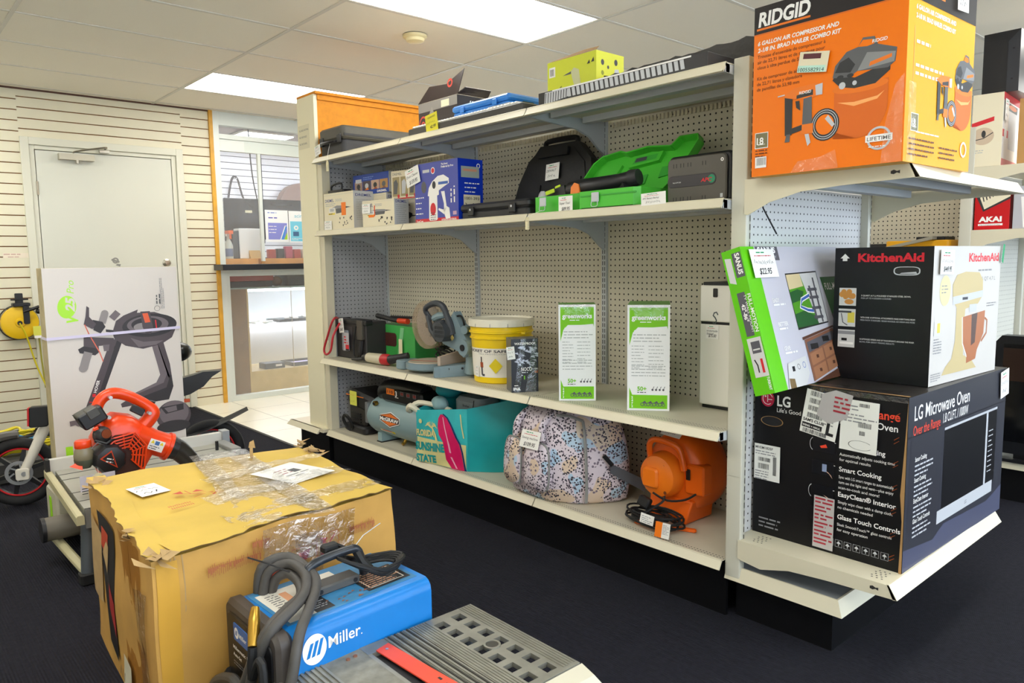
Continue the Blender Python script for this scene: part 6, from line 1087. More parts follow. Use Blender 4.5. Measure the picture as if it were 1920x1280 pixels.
mb.add([p+V((0, 0, .20)) for p in (c0, c1, c2, c3)], [(0, 1, 2, 3)], M('bag_inside', '#7d8f96', .6)); mb.build('bag_body', t)
f = Fr(c0, c1-c0, (0, 0, 1)); w = (c1-c0).length
def bagp(a, b, h=.0045): 
    p = c0.lerp(c1, a)+V((0, 0, b)); nrm = (c1-c0).cross(V((0, 0, 1))).normalized(); return p+nrm*(h+.012*math.sin(PI*a)*math.sin(PI*min(1, b/.28*.9+.1))+.006*noise.noise((c0.lerp(c1, a)+V((0, 0, b)))*9))
def bpoly(mb, pts, mat, h):
    """print laid over the bulging cloth: a fine grid of quads clipped to the outline"""
    n = len(pts)
    vs = [bagp(a, b, h) for a, b in pts]; mb.add(vs, [tuple(range(n))], mat)
def bstrip(mb, l, r_, mat, h):
    vs = []
    for (a, b), (c_, d) in zip(l, r_): vs += [bagp(a, b, h), bagp(c_, d, h)]
    mb.add(vs, [(2*i, 2*i+1, 2*i+3, 2*i+2) for i in range(len(l)-1)], mat)
mb = MB(); vs = []; N_ = 12
for j in range(6):
    for i in range(N_+1): vs.append(bagp(i/N_*.98, .002+.125*j/5, .0025))
mb.add(vs, [(j*(N_+1)+i, j*(N_+1)+i+1, (j+1)*(N_+1)+i+1, (j+1)*(N_+1)+i) for j in range(5) for i in range(N_)], SND)
bstrip(mb, [(.52, .262), (.48, .24), (.47, .20), (.50, .16), (.58, .13), (.60, .09), (.62, .04), (.72, .0)], [(.56, .262), (.64, .245), (.72, .21), (.80, .16), (.86, .13), (.90, .09), (.93, .04), (.95, .0)], PK, .0055)
bstrip(mb, [(.56, .25), (.60, .20), (.66, .14), (.67, .12), (.70, .06), (.80, .005)], [(.575, .25), (.62, .20), (.68, .14), (.70, .12), (.73, .06), (.83, .005)], M('print_soft_pink', '#f0a8be', .5), .0065)
bstrip(mb, [(.56, .262), (.64, .247), (.725, .21), (.805, .16), (.865, .13), (.905, .09), (.935, .04), (.955, .0)], [(.57, .268), (.66, .25), (.75, .21), (.83, .16), (.89, .13), (.93, .09), (.96, .04), (.99, .0)], NV, .005)
bstrip(mb, [(.88, .275), (.90, .22), (.935, .16)], [(.90, .275), (.92, .22), (.955, .16)], SND, .005)
bpoly(mb, [(.10+.035*math.cos(2*PI*i/10), .21+.012*math.sin(2*PI*i/10)) for i in range(10)], SND, .004)
for aa in range(6): q = PI*(.0+.2*aa); bstrip(mb, [(.33, .19), (.33+.07*math.cos(q), .205+.016*math.sin(q)), (.33+.13*math.cos(q), .19+.018*math.sin(q))], [(.33, .184), (.33+.07*math.cos(q), .196+.016*math.sin(q)), (.33+.13*math.cos(q), .188+.018*math.sin(q))], SND, .004)
bstrip(mb, [(.33, .19), (.39, .16), (.43, .12)], [(.36, .19), (.43, .16), (.48, .12)], SND, .004)
def btext(s_, a0, a1, b, size, mat, h, rot=0, bold=.05):
    vs, fs = text_mesh(s_, bold, 0); x1 = max(v[0] for v in vs); mb.add([bagp(a0+(a1-a0)*v[0]/x1, b+v[1]*size+rot*v[0]/x1, h) for v in vs], fs, mat)
btext('FLORIDA', .0, .40, .135, .042, SND, .0048, .01); btext('SUNSHINE', -.02, .60, .062, .055, M('bag_print_teal', '#159a9a', .5), .0048, .015); btext('STATE', .0, .42, .004, .05, M('bag_print_teal', '', .5), .0048, .01); mb.build('printed_scene', t)
mb = MB(); mb.tube([(-.47, 1.57, .46), (-.50, 1.60, .49), (-.48, 1.64, .46), (-.45, 1.60, .50), (-.40, 1.50, .49), (-.38, 1.42, .478)], [.012, .016, .018, .014, .012, .010], CRM, 8); mb.build('handle', t)
mb = MB(); mb.rrbox(T(-.35, 1.23, .415), 0, 0, .15, .22, 0, .13, M('sewing_machine_grey', '#8f9a9d', .4), .05, .02); mb.text(L(-.351, 1.2, 1.38, .5), 'Brother', .02, 0, .016, DGREY, .001, bold=.02); mb.tube([(-.352, 1.27, .54), (-.352, 1.28, .50), (-.352, 1.29, .48)], .002, BLACK, 5); mb.build('sewing_machine', label='grey sewing machine poking out of the teal bag', cat='sewing machine')
mb = MB(); mb.ellipsoid((-.30, 1.53, .56), .08, .07, .045, M('cloth_teal', '#1a8a92', .6, bump=.5, bscale=20), 14, 9); mb.ellipsoid((-.39, 1.50, .50), .035, .06, .04, M('cloth_pale_aqua', '#8fb3b8', .6, bump=.5, bscale=20), 12, 8); mb.build('folded_cloth', label='teal and pale cloth bundled behind the teal bag handles', cat='cloth')
# floral duffel
FL = M('duffel_floral_cloth', '#dccfd6', .6, bump=.2, bscale=40)
nt = FL.node_tree; b_ = nt.nodes['Principled BSDF']; tc = node(nt, 'ShaderNodeTexCoord')
def vor(scale, thr, col, big=None):
    v = node(nt, 'ShaderNodeTexVoronoi'); v.inputs['Scale'].default_value = scale; nt.links.new(tc.outputs['Object'], v.inputs['Vector']); m_ = mth(nt, 'LESS_THAN', v.outputs['Distance'], thr)
    n_ = node(nt, 'ShaderNodeTexNoise'); n_.inputs['Scale'].default_value = big or 9; n_.inputs['Detail'].default_value = 1; nt.links.new(tc.outputs['Object'], n_.inputs['Vector']); mixmask(FL, mth(nt, 'MULTIPLY', m_, mth(nt, 'GREATER_THAN', n_.outputs['Fac'], .47)), col)
n_ = node(nt, 'ShaderNodeTexNoise'); n_.inputs['Scale'].default_value = 7; nt.links.new(tc.outputs['Object'], n_.inputs['Vector']); mixmask(FL, mth(nt, 'MULTIPLY', mth(nt, 'GREATER_THAN', n_.outputs['Fac'], .56), .8), '#a9cbe0'); 
n_ = node(nt, 'ShaderNodeTexNoise'); n_.inputs['Scale'].default_value = 9; n_.inputs['Detail'].default_value = 0; nt.links.new(tc.outputs['Object'], n_.inputs['Vector']); mixmask(FL, mth(nt, 'MULTIPLY', mth(nt, 'LESS_THAN', n_.outputs['Fac'], .42), .8), '#ddc3a2')
vor(70, .36, '#7d6f7c', 17); vor(95, .38, '#2f2a38', 12)
t = thing('duffel_bag', (-.3, .66, .209), 'pink and blue floral duffel bag with price ticket on the bottom shelf', 'duffel bag')
A0, A1, A2, A3 = V((-.455, .915, 0)), V((-.455, .565, 0)), V((-.20, .40, 0)), V((-.10, .86, 0)); cc = (A0+A1+A2+A3)/4
def bagring(z, k, n=10):
    pts = []; C_ = [A0, A1, A2, A3]
    for s_ in range(4):
        a, b = C_[s_], C_[(s_+1) % 4]
        for i in range(n):
            q = i/n; p = a.lerp(b, q); nrm = (b-a).cross(V((0, 0, 1))).normalized(); e = (1-min(1, min(q, 1-q)*5))**2*.022
            p = cc+(p-cc)*k; p = p+nrm*.018*math.sin(PI*q)+(cc-p).normalized()*e; p.z = z; pts.append(p+V((noise.noise(p*8)*.006, noise.noise(p*8+V((5, 0, 0)))*.006, 0)))
    return pts
mb = MB(); mb.loft([bagring(.2095, .90), bagring(.222, .98), bagring(.29, 1.02), bagring(.38, 1.0), bagring(.46, .96), bagring(.52, .90), bagring(.565, .80), bagring(.59, .60)], FL); mb.build('bag_body', t, smooth=60)
ZG = M('zip_grey', '#8f8f8c', .5); mb = MB()
def sidept(q, z, off=.012): # on the long front face
    zs = [.2095, .222, .29, .38, .46, .52, .565, .59]; ks = [.90, .98, 1.02, 1.0, .96, .90, .80, .60]
    for i in range(7):
        if zs[i] <= z <= zs[i+1]: k = ks[i]+(ks[i+1]-ks[i])*(z-zs[i])/(zs[i+1]-zs[i]); break
    p = A0.lerp(A1, q); p = cc+(p-cc)*k; p.z = z; return p+(A1-A0).cross(V((0, 0, 1))).normalized()*(off+.018*math.sin(PI*q))
def sidept2(q, z, off=.012):
    zs = [.2095, .222, .29, .38, .46, .52, .565, .59]; ks = [.90, .98, 1.02, 1.0, .96, .90, .80, .60]
    for i in range(7):
        if zs[i] <= z <= zs[i+1]: k = ks[i]+(ks[i+1]-ks[i])*(z-zs[i])/(zs[i+1]-zs[i]); break
    p = A1.lerp(A2, q); p = cc+(p-cc)*k; p.z = z; return p+(A2-A1).cross(V((0, 0, 1))).normalized()*(off+.018*math.sin(PI*q))
for q0, q1 in ((.05, .40), (.46, .86)):
    pk = MB(); rings = [[sidept(q0+(q1-q0)*(.5+.5*k_*math.cos(a)), .36+.10*k_*math.sin(a), o_) for a in [2*PI*i/24+.01 for i in range(24)]] for k_, o_ in ((1, .0), (1, .02), (.9, .034), (.5, .042))]
    def sq(c): return math.copysign(abs(c)**.55, c)
    rings = [[sidept(q0+(q1-q0)*(.5+.5*k_*sq(math.cos(a))), .355+.105*k_*sq(math.sin(a)), o_) for a in [2*PI*i/28+.01 for i in range(28)]] for k_, o_ in ((1, .0), (1, .018), (.92, .030), (.5, .036))]
    pk.loft(rings, FL, True); pk.build('side_pocket', t, smooth=60)
    zp = MB(); zp.tube([sidept(q0+(q1-q0)*(.5+.5*sq(math.cos(a))), .355+.105*sq(math.sin(a)), .022) for a in [PI*.95-PI*1.25*i/22 for i in range(23)]], .0045, ZG, 6); zp.build('zip', t)
mb.__init__(); mb.tube([sidept2(.30, z, .020) for z in (.225, .29, .36, .43, .48, .52, .56)], .007, ZG, 6); mb.tube([sidept2(.30, .56, .020), sidept2(.1, .575, .01), sidept(.9, .575, .01)], .007, ZG, 6); mb.build('piping', t)
mb = MB(); mb.tube([sidept(.25, .47, .02), sidept(.23, .54, .02), (-.36, .80, .595), (-.33, .76, .60), (-.30, .70, .58)], .016, FL, 8); mb.tube([sidept(.75, .47, .02), sidept(.73, .54, .02), (-.36, .66, .595), (-.33, .70, .60)], .016, FL, 8); mb.build('handle', t)
DSt = M('strap_charcoal', '#4a4c52', .55); mb = MB(); mb.tube([sidept2(.55, .42, .02), sidept2(.65, .38, .03)], .010, BP, 6); p = sidept2(.62, .37, .03); mb.add([p+V((0, .0, .018)), p+V((0, 0, -.022)), p+V((.10, -.10, -.10)), p+V((.10, -.10, -.05)), p+V((.12, -.08, -.115)), p+V((.12, -.08, -.065))], [(0, 1, 2, 3), (3, 2, 4, 5)], DSt); mb.add([p+V((.004, .004, .018)), p+V((.004, .004, -.022)), p+V((.104, -.096, -.10)), p+V((.104, -.096, -.05))], [(3, 2, 1, 0)], DSt); mb.build('shoulder_strap', t)
price_tag(t, Fr(sidept(.42, .435, .045), (0, -1, 0), (.25, -.06, 1)), .115, .075, seed=51, words=('Sewing machine',), price='$109.95', ang=.0)
# orange air mover
OM = M('blower_orange', '#f2680f', .35); OM2 = M('blower_orange_motor', '#f57c1a', .35); t = thing('air_mover', (-.23, .13, .209), 'round orange floor blower with coiled black cord on the bottom shelf', 'air mover')
mb = MB(); f = Fr((-.20, .16, .385), (0, -1, 0), (0, 0, 1)); N_ = 40; out = []
for i in range(N_):
    a = 2*PI*i/N_; rr = .165; out.append((rr*.84*math.cos(a), rr*math.sin(a)))
k = lambda s_, h: [f.p(x*s_, y*s_, h) for x, y in out]
mb.loft([k(.80, -.14), k(.95, -.12), k(1.0, -.08), k(1.0, .0), k(.97, .035), k(.86, .055), k(.6, .065)], OM); mb.build('scroll_housing', t, smooth=60)
mb = MB(); f2 = Fr((-.262, .19, .385), (0, -1, 0), (0, 0, 1)); mb.lathe(f2, [(.09, .0), (.088, .035), (.078, .06), (.05, .072), (0, .074)], OM2, 36); mb.rrbox(f2, -.055, -.045, .02, .035, .06, .085, OM2, .015, .008)
for a, b in ((.035, .045), (.045, -.055)): mb.ell(f2, a, b, .007, .007, M('screw_recess', '#7a3a10', .6), .0665)
mb.build('motor_cover', t)
mb = MB(); mb.tube([(-.30, .235, .44), (-.315, .23, .50), (-.31, .205, .525), (-.30, .13, .515), (-.29, .105, .49), (-.285, .09, .42)], .012, OM, 10); mb.build('handle', t)
mb = MB(); mb.ring(Fr((-.34, .19, .385), (0, -1, 0), (0, 0, 1)), 0, 0, .062, .075, M('rating_label_grey', '#7d8a8c', .4), -.018, 16, 1., .15, 1.2); mb.build('rating_label', t)
mb = MB(); mb.rrbox(L(-.275, .005, .095, .33), 0, 0, .085, .115, -.06, .0, OM, .012, .006); mb.rrbox(L(-.276, .055, .085, .385), 0, 0, .018, .042, 0, .006, BLACK, .003, .002); mb.build('switch_box', t)
mb = MB(); mb.hexa([(-.29, .08, .2095), (-.11, .08, .2095), (-.11, .25, .2095), (-.29, .25, .2095), (-.27, .06, .30), (-.13, .06, .30), (-.13, .26, .30), (-.27, .26, .30)], OM); mb.build('stand', t, bevel=.006)
mb = MB(); mb.rrbox(Fr((-.41, .23, .2095), (.35, -1, 0), (1, .35, 0), (0, 0, 1)), 0, 0, .24, .02, 0, .012, OM, .008, .003); mb.build('cord_hook', t)
mb = MB(); coil(mb, (-.37, .16, .222), .07, .13, 6, .0042, RUB, 5, .035); coil(mb, (-.38, .17, .228), .05, .10, 3, .0042, RUB, 9, .03); mb.tube([(-.30, .17, .33), (-.33, .15, .30), (-.36, .18, .27), (-.40, .2, .25)], .0045, RUB, 6); mb.tube([(-.27, .04, .34), (-.29, .08, .31), (-.32, .14, .30), (-.33, .2, .32)], .0045, RUB, 6); mb.rrbox(Fr((-.36, .24, .275), (0, -1, -.3), (.3, -.3, 1)), 0, 0, .05, .04, 0, .03, RUB, .008, .005); mb.build('power_cord', t)
mb = MB(); f = Fr((-.455, .165, .245), (.2, -1, -.15), (.3, .0, 1)); mb.fbox(f, 0, 0, .055, .035, 0, .001, M('warning_tag_white', '#e7e4dc', .5)); mb.h = 9; mb.tiny(f, .005, .024, .045, 4, .004, GREY, 3); mb.build('warning_tag', t); mb = MB(); f = Fr((-.470, .085, .215), (.1, -1, .0), (.2, 0, 1)); mb.fbox(f, 0, 0, .028, .055, 0, .001, OM2); mb.fbox(f, .028, 0, .06, .055, 0, .001, M('warning_tag_white', '', .5)); mb.h = 9; mb.tiny(f, .031, .045, .026, 7, .003, GREY, 4); mb.build('warning_tag', t)
price_tag(t, Fr((-.255, .225, .535), (0, -1, 0), (.75, 0, .75)), .095, .06, seed=61, ang=-.08, words=('Blower',))

# ================================================================ LEFT AND FOREGROUND
# -- scooter carton standing on the floor
VW = M('scooter_carton_white', '#d2cbc4', .4, var=.015, scale=3); VS = M('scooter_carton_edge', '#b3a57f', .7, var=.15, scale=20)
W_, H_ = .578, 1.21
B = Box((-1.937, 2.36), (-1.937+W_, 2.36), .115, H_, .0005, VW, VW, VS, VS); m, f, w, h = B.mb, B.F, B.w, B.hh
g1 = M('scooter_dark', '#4b4145', .45); g2 = M('scooter_darker', '#2c2729', .45); g3 = M('scooter_mid', '#6c6266', .45); g4 = M('scooter_grip_grey', '#8d8787', .5); lime = M('logo_lime', '#a3e021', .4)
S_ = lambda pts: [(a*w, b*h) for a, b in pts]
def el(a, b, ra, rb, mat, rot=0., n=30):
    c_, s_ = math.cos(rot), math.sin(rot); m.poly(f, [(a*w+ra*math.cos(t)*c_-rb*math.sin(t)*s_, b*h+ra*math.cos(t)*s_+rb*math.sin(t)*c_) for t in [2*PI*i/n for i in range(n)]], mat)
el(.155, .853, .038, .052, lime, -.15)
vt = Fr(f.p(.222*w, .793*h), f.v*1+f.u*.06, -f.u); m.text(vt, 'V', 0, 0, .062, lime, bold=.05, shear=.25, width=.030*h); vt2 = Fr(f.p(.205*w, .834*h), f.v+f.u*.06, -f.u); m.text(vt2, '25', 0, 0, .05, VW, bold=.04, shear=.25, width=.056*h); m.text(Fr(f.p(.21*w, .903*h), f.v+f.u*.05, -f.u), 'Pro', 0, 0, .042, lime, shear=.3, width=.05*h)
m.poly(f, S_([(.455, .721), (.542, .714), (.311, .437), (.23, .457)]), g1); m.poly(f, S_([(.50, .717), (.542, .714), (.311, .437), (.285, .445)]), g2)
m.text(Fr(f.p(.318*w, .515*h), (.34, 0, 1), (-1, 0, .34)), 'HOVER', 0, 0, .018, WHITE, bold=.02, width=.06); m.rect(f, .288*w, .500*h, .312*w, .512*h, RED); m.stroke(f, S_([(.262, .482), (.335, .476)]), .004, RED)
m.poly(f, S_([(.716, .736), (.785, .734), (.86, .60), (.872, .561), (.839, .526), (.607, .489), (.493, .46), (.50, .445), (.657, .45), (.874, .454), (.917, .507), (.90, .60), (.87, .664), (.843, .731)]), g1)
m.poly(f, S_([(.716, .736), (.74, .735), (.80, .60), (.815, .56), (.78, .53), (.607, .497), (.607, .489), (.839, .526), (.872, .561), (.785, .734)]), g3); m.poly(f, S_([(.60, .47), (.86, .505), (.90, .56), (.917, .507), (.874, .454), (.657, .45)]), g2)
m.poly(f, S_([(.467, .745), (.50, .79), (.56, .81), (.673, .831), (.664, .818), (.80, .818), (.90, .80), (.955, .77), (.96, .74), (.93, .71), (.84, .685), (.694, .672), (.56, .69), (.48, .72)]), g1)
el(.76, .765, .125, .056, g2, .03); el(.745, .768, .095, .042, g3); el(.735, .77, .07, .032, g2); el(.70, .76, .04, .02, g4); m.poly(f, S_([(.60, .72), (.70, .70), (.86, .70), (.80, .685), (.66, .68)]), g3)
m.poly(f, S_([(.69, .822), (.765, .822), (.785, .75), (.76, .73), (.72, .735), (.70, .76)]), g1); m.poly(f, S_([(.705, .814), (.748, .815), (.765, .778), (.722, .776)]), M('reflector_orange', '#dd5a2c', .4)); m.stroke(f, S_([(.806, .785), (.81, .747)]), .005, RED)
m.poly(f, S_([(.256, .736), (.476, .724), (.472, .699), (.36, .697), (.36, .68), (.30, .675), (.251, .698)]), g1); m.poly(f, S_([(.21, .69), (.25, .70), (.335, .69), (.365, .675), (.33, .662), (.22, .675)]), g2)
m.stroke(f, S_([(.238, .614), (.262, .65), (.282, .676)]), .036, g4); m.ell(f, .236*w, .615*h, .018, .018, g4); m.stroke(f, S_([(.395, .785), (.42, .82)]), .032, g4); m.ell(f, .421*w, .822*h, .016, .016, g4); m.stroke(f, S_([(.47, .80), (.52, .825)]), .03, g3)
m.poly(f, S_([(.33, .80), (.40, .79), (.42, .77), (.38, .745), (.33, .76)]), g2); m.poly(f, S_([(.292, .854), (.31, .847), (.306, .812), (.353, .783), (.324, .764), (.263, .783), (.28, .813)]), g1); m.poly(f, S_([(.42, .76), (.475, .755), (.475, .745), (.42, .75)]), g2)
m.stroke(f, S_([(.27, .783), (.296, .745), (.363, .673), (.384, .636)]), .0045, M('print_coral', '#d96a54', .5)); m.poly(f, S_([(.39, .70), (.44, .70), (.43, .675), (.395, .675)]), g3); m.ell(f, .49*w, .68*h, .012, .018, g2)
el(.905, .385, .083, .075, g1); el(.91, .395, .07, .062, g3); m.poly(f, S_([(.80, .425), (.99, .43), (.99, .405), (.84, .395)]), g2); m.poly(f, S_([(.83, .42), (.93, .425), (.935, .405), (.86, .40)]), g3); el(.9, .34, .08, .03, g2)
m.rect(f, w*1.0001, 0, w*1.02, h, VW) if 0 else None
m.poly(f, S_([(.13, .44), (.253, .452), (.27, .419), (.187, .41)]), g2); m.poly(f, S_([(.111, .417), (.211, .421), (.252, .40), (.246, .393), (.17, .393), (.15, .40), (.114, .397)]), g3)
m.ring(f, .825*w, .832*h, .012, .0135, DGREY); m.tiny(Fr(f.p(.83*w, .85*h), f.v, -f.u), 0, 0, .07, 2, .008, DGREY, 4, word=3); m.tiny(Fr(f.p(.86*w, .83*h), f.v, -f.u), 0, 0, .15, 3, .004, GREY, 5); m.rect(f, .07*w, .285*h, .12*w, .32*h, lime)
o = B.build('scooter_carton', 'tall white scooter box with lime logo standing behind the orange leaf blower', 'box', bevel=.002)
mb = MB(); st_ = M('strap_lilac', '#cfc8e2', .35); f = B.F; mb.fbox(Fr(f.p(-.001, .731*h), f.u+f.v*.027, f.v), 0, 0, w+.002, .013, .005, .0056, st_); mb.fbox(Fr(B.L.p(0, .731*h), B.L.u, B.L.v), 0, 0, B.d, .013, .001, .0016, st_); mb.build('packing_strap', o)
# -- front and rear of the electric bicycle behind the carton
t = thing('electric_bicycle', (-1.58, 2.8, 0), 'white framed electric bicycle with red rimmed wheels behind the scooter box', 'bicycle')
TYR = M('tyre_black', '#19191b', .75, bump=.4, bscale=80); RIM = M('rim_red', '#c31b22', .4); SPK = M('spoke_black', '#18181a', .4); WP = M('frame_white', '#e8e2d4', .3); SIL = M('part_silver', '#b9bbbd', .3, .7)
dirb = V((-1.13+2.0, 2.66-2.93, 0)).normalized()
def wheel(c, r, name='wheel', hubr=.035):
    f = Fr(c, dirb, (0, 0, 1)); wt = MB(); wt.torus(f, 0, 0, 0, r-.027, .027, TYR, 56, 12); o = wt.build('tyre', t)
    rm = MB(); rm.torus(f, 0, 0, 0, r-.054, .010, SPK, 48, 8); rm.torus(f, 0, 0, .012, r-.056, .0045, RIM, 48, 6)
    for k in range(6):
        a = 2*PI*k/6+.3; rm.hexa([f.p(hubr*math.cos(a-.35), hubr*math.sin(a-.35), -.015), f.p(hubr*math.cos(a+.35), hubr*math.sin(a+.35), -.015), f.p((r-.055)*math.cos(a+.07), (r-.055)*math.sin(a+.07), -.008), f.p((r-.055)*math.cos(a-.07), (r-.055)*math.sin(a-.07), -.008), f.p(hubr*math.cos(a-.35), hubr*math.sin(a-.35), .015), f.p(hubr*math.cos(a+.35), hubr*math.sin(a+.35), .015), f.p((r-.055)*math.cos(a+.07), (r-.055)*math.sin(a+.07), .008), f.p((r-.055)*math.cos(a-.07), (r-.055)*math.sin(a-.07), .008)], SPK)
    rm.cyl(f.p(0, 0, -.03), f.p(0, 0, .03), hubr+.004, SPK, seg=20); rm.build('rim', t)
    br = MB(); br.ring(f, 0, 0, .045, .062, SIL, .034, 30)
    for k in range(6): a = 2*PI*k/6; br.stroke(f, [(.02*math.cos(a), .02*math.sin(a)), (.05*math.cos(a+.4), .05*math.sin(a+.4))], .008, SIL, .034)
    br.build('brake_disc', t)
wheel((-2.005, 2.93, .1775), .177); wheel((-1.135, 2.66, .178), .178)
mb = MB(); mb.tube([(-2.005, 2.90, .178), (-1.99, 2.89, .19), (-1.905, 2.85, .38), (-1.885, 2.845, .44)], [.018, .022, .026, .02], WP, 12); mb.tube([(-1.995, 2.965, .178), (-1.895, 2.915, .38)], [.018, .022], WP, 12); mb.build('front_fork', t)
mb = MB(); mb.rrbox(Fr((-2.03, 2.885, .145), (1, -.3, 0), (0, 0, 1)), 0, 0, .06, .06, 0, .018, WP, .012, .004); mb.cyl((-2.0, 2.87, .178), (-2.0, 2.855, .178), .012, SIL, seg=14); mb.build('brake_caliper', t)
mb = MB(); mb.rrbox(Fr((-1.955, 2.86, .415), (1, -.3, 0), (.06, 0, 1)), 0, 0, .085, .105, 0, .05, SPK, .012, .005); mb.fbox(Fr((-1.957, 2.861, .415), (1, -.3, 0), (.06, 0, 1)), -.004, .01, .004, .1, -.0, .052, RIM); mb.cyl((-1.89, 2.85, .42), (-1.89, 2.85, .38), .008, SIL, seg=8); mb.build('head_lamp', t)
mb = MB(); mb.tube([(-1.885, 2.88, .42), (-1.80, 2.87, .62), (-1.77, 2.87, .80)], .02, WP, 10); mb.tube([(-1.84, 2.87, .52), (-1.55, 2.79, .33), (-1.35, 2.73, .30)], .03, WP, 10); mb.tube([(-1.35, 2.73, .30), (-1.135, 2.70, .178)], .014, WP, 8); mb.tube([(-1.35, 2.73, .30), (-1.31, 2.72, .62)], .018, SPK, 10); mb.build('frame', t)
mb = MB(); mb.tube([(-2.0, 2.93, .37), (-2.06, 2.95, .365), (-2.12, 2.97, .34), (-2.17, 2.98, .29)], [.02, .024, .024, .02], M('mudguard_grey', '#57534e', .45), 8); mb.build('front_mudguard', t)
mb = MB(); rows = []
for i in range(12):
    q = i/11; p = V((-1.28, 2.70, .27)).lerp(V((-.945, 2.60, .40)), q)+V((0, 0, .03*math.sin(PI*q)*-.3)); hw = .045*(1-.35*q); th = .022*(1-.5*q)
    rows.append([p+V((.1*hw, hw, -.006)), p+V((0, 0, th)), p+V((-.1*hw, -hw, -.006)), p+V((0, 0, -th*.5))])
mb.loft(rows, M('mudguard_black', '#2b2b2d', .35)); mb.build('rear_mudguard', t, smooth=60)
mb = MB(); mb.ellipsoid((-1.27, 2.71, .745), .075, .07, .055, M('seat_black', '#111214', .3), 18, 12); mb.build('seat', t, smooth=60)
mb = MB(); f = Fr((-1.27, 2.70, .50), (1, -.3, 0), (0, 0, 1)); mb.prism(f, [(0, 0), (.05, .012), (.12, .05), (.165, .10), (.215, .13), (.12, .13), (.07, .115), (0, .10)], -.04, .03, M('tail_plastic', '#1f2022', .35)); mb.build('tail_box', t)
mb = MB(); mb.rrbox(Fr((-1.27, 2.68, .47), (1, -.3, 0), (0, 0, 1)), 0, 0, .04, .018, 0, .02, M('reflector_orange', '', .4), .004, .002); mb.build('tail_reflector', t)
# -- cable reel on the slat wall, its cord, and the tangle of cords on the floor
t = thing('cord_reel', (-1.66, 5.0, .68), 'yellow extension cord reel hung on the slat wall', 'cord reel')
YC = M('cord_yellow', '#d8c81e', .45); YRl = M('reel_yellow', '#f0c410', .4)
f = Fr((-1.66, 4.99, .81), (1, 0, 0), (0, 0, 1)); mb = MB(); mb.lathe(f, [(0, .052), (.03, .052), (.035, .045), (.085, .045), (.118, .035), (.122, .02), (.118, -.0), (0, -.0)], YRl, 40); mb.build('reel_drum', t)
mb = MB(); mb.lathe(f, [(.124, -.01), (.130, -.02), (.130, -.035), (.12, -.045)], BP, 36); mb.cyl(f.p(-.005, 0, .05), f.p(-.005, 0, .06), .016, BP, seg=12); mb.build('rear_flange', t)
mb = MB(); mb.rrbox(f, .02, -.01, .06, .13, .05, .06, BP, .01, .003); mb.rrbox(f, -.04, .12, .07, .145, -.02, .06, BP, .008, .003); mb.rrbox(f, -.015, .14, .035, .215, -.02, .0, BP, .006, .003); mb.cyl(f.p(-.045, .17, .01), f.p(.065, .17, .01), .006, BP, seg=8); mb.build('hanger', t)
mb = MB(); mb.tube([f.p(.02, .08, .07), f.p(.08, .10, .08), f.p(.12, .115, .08)], [.006, .012, .012], BP, 8); mb.ellipsoid(f.p(.115, .08, .07), .02, .015, .02, BP, 10, 7); mb.build('crank_handle', t)
mb = MB(); mb.tube([f.p(-.008, 0, .06), f.p(.03, -.10, .05), f.p(.075, -.30, .03), f.p(.12, -.45, .03), f.p(.14, -.5, .04)], .006, YC, 6); mb.tube([f.p(.115, -.06, .0), f.p(.12, -.3, .01), f.p(.13, -.5, .02)], .006, M('cord_olive', '#9a9430', .5), 6); mb.build('yellow_cord', t)
mb = MB(); mb.fbox(f, .075, -.10, .125, -.03, .05, .052, M('note_yellow', '', .6)); mb.fbox(f, .08, -.12, .125, -.10, .05, .052, WHITE); mb.build('price_tag', t)
mb = MB(); r = random.Random(12)
for k in range(9):
    c_ = (YC, YC, M('cord_blue', '#2f7fb2', .45), RUB)[k % 4]; cx, cy = r.uniform(-2.15, -1.9), r.uniform(3.55, 3.8); pts = []
    for i in range(34):
        a = 2*PI*i/17+k; pts.append((cx+.28*math.cos(a)*r.uniform(.85, 1.1), cy+.13*math.sin(a)*r.uniform(.85, 1.1), .125+.011*k+r.uniform(0, .03)))
    mb.tube(pts, .007, c_, 6)
mb.build('cord_tangle', label='tangle of yellow and blue extension cords behind the front bicycle wheel', cat='cords', kind='stuff')
mb = MB(); mb.rrbox(T(-2.42, 3.42, 0), 0, 0, .8, .5, 0, .123, M('storage_crate_grey', '#3c3b3a', .6), .03, .01); mb.build('storage_crate', label='low dark crate under the tangle of extension cords', cat='crate')
# -- contractor table saw carrying the leaf blower
TG = M('saw_table_grey', '#a8a79b', .45, var=.05, scale=6); TGD = M('saw_leg_grey', '#4c5258', .45); TB = M('saw_rail_beige', '#c3bb94', .45); DK = M('saw_slot_dark', '#3a3833', .6)
t = thing('table_saw', (-1.6, 1.9, 0), 'grey table saw on a tubular stand under the orange leaf blower', 'table saw')
mb = MB(); q = [(-1.985, 1.60), (-1.27, 1.60), (-1.22, 2.30), (-1.955, 2.30)]
mb.hexa([(x, y, .268) for x, y in q]+[(x, y, .30) for x, y in q], TG)
for y in (1.72, 1.86, 2.10, 2.2): mb.hexa([(-1.983+.043*(y-1.6)*.9, y, .3001), (-1.265, y, .3001), (-1.265, y+.008, .3001), (-1.983, y+.008, .3001), (-1.983, y, .3007), (-1.265, y, .3007), (-1.265, y+.008, .3007), (-1.983, y+.008, .3007)], DK)
mb.hexa([(-1.985, 1.598, .225), (-1.27, 1.598, .225), (-1.27, 1.61, .225), (-1.985, 1.61, .225), (-1.985, 1.598, .30), (-1.27, 1.598, .30), (-1.27, 1.61, .30), (-1.985, 1.61, .30)], M('saw_skirt_grey', '#7c7d7c', .45)); mb.build('table_top', t)
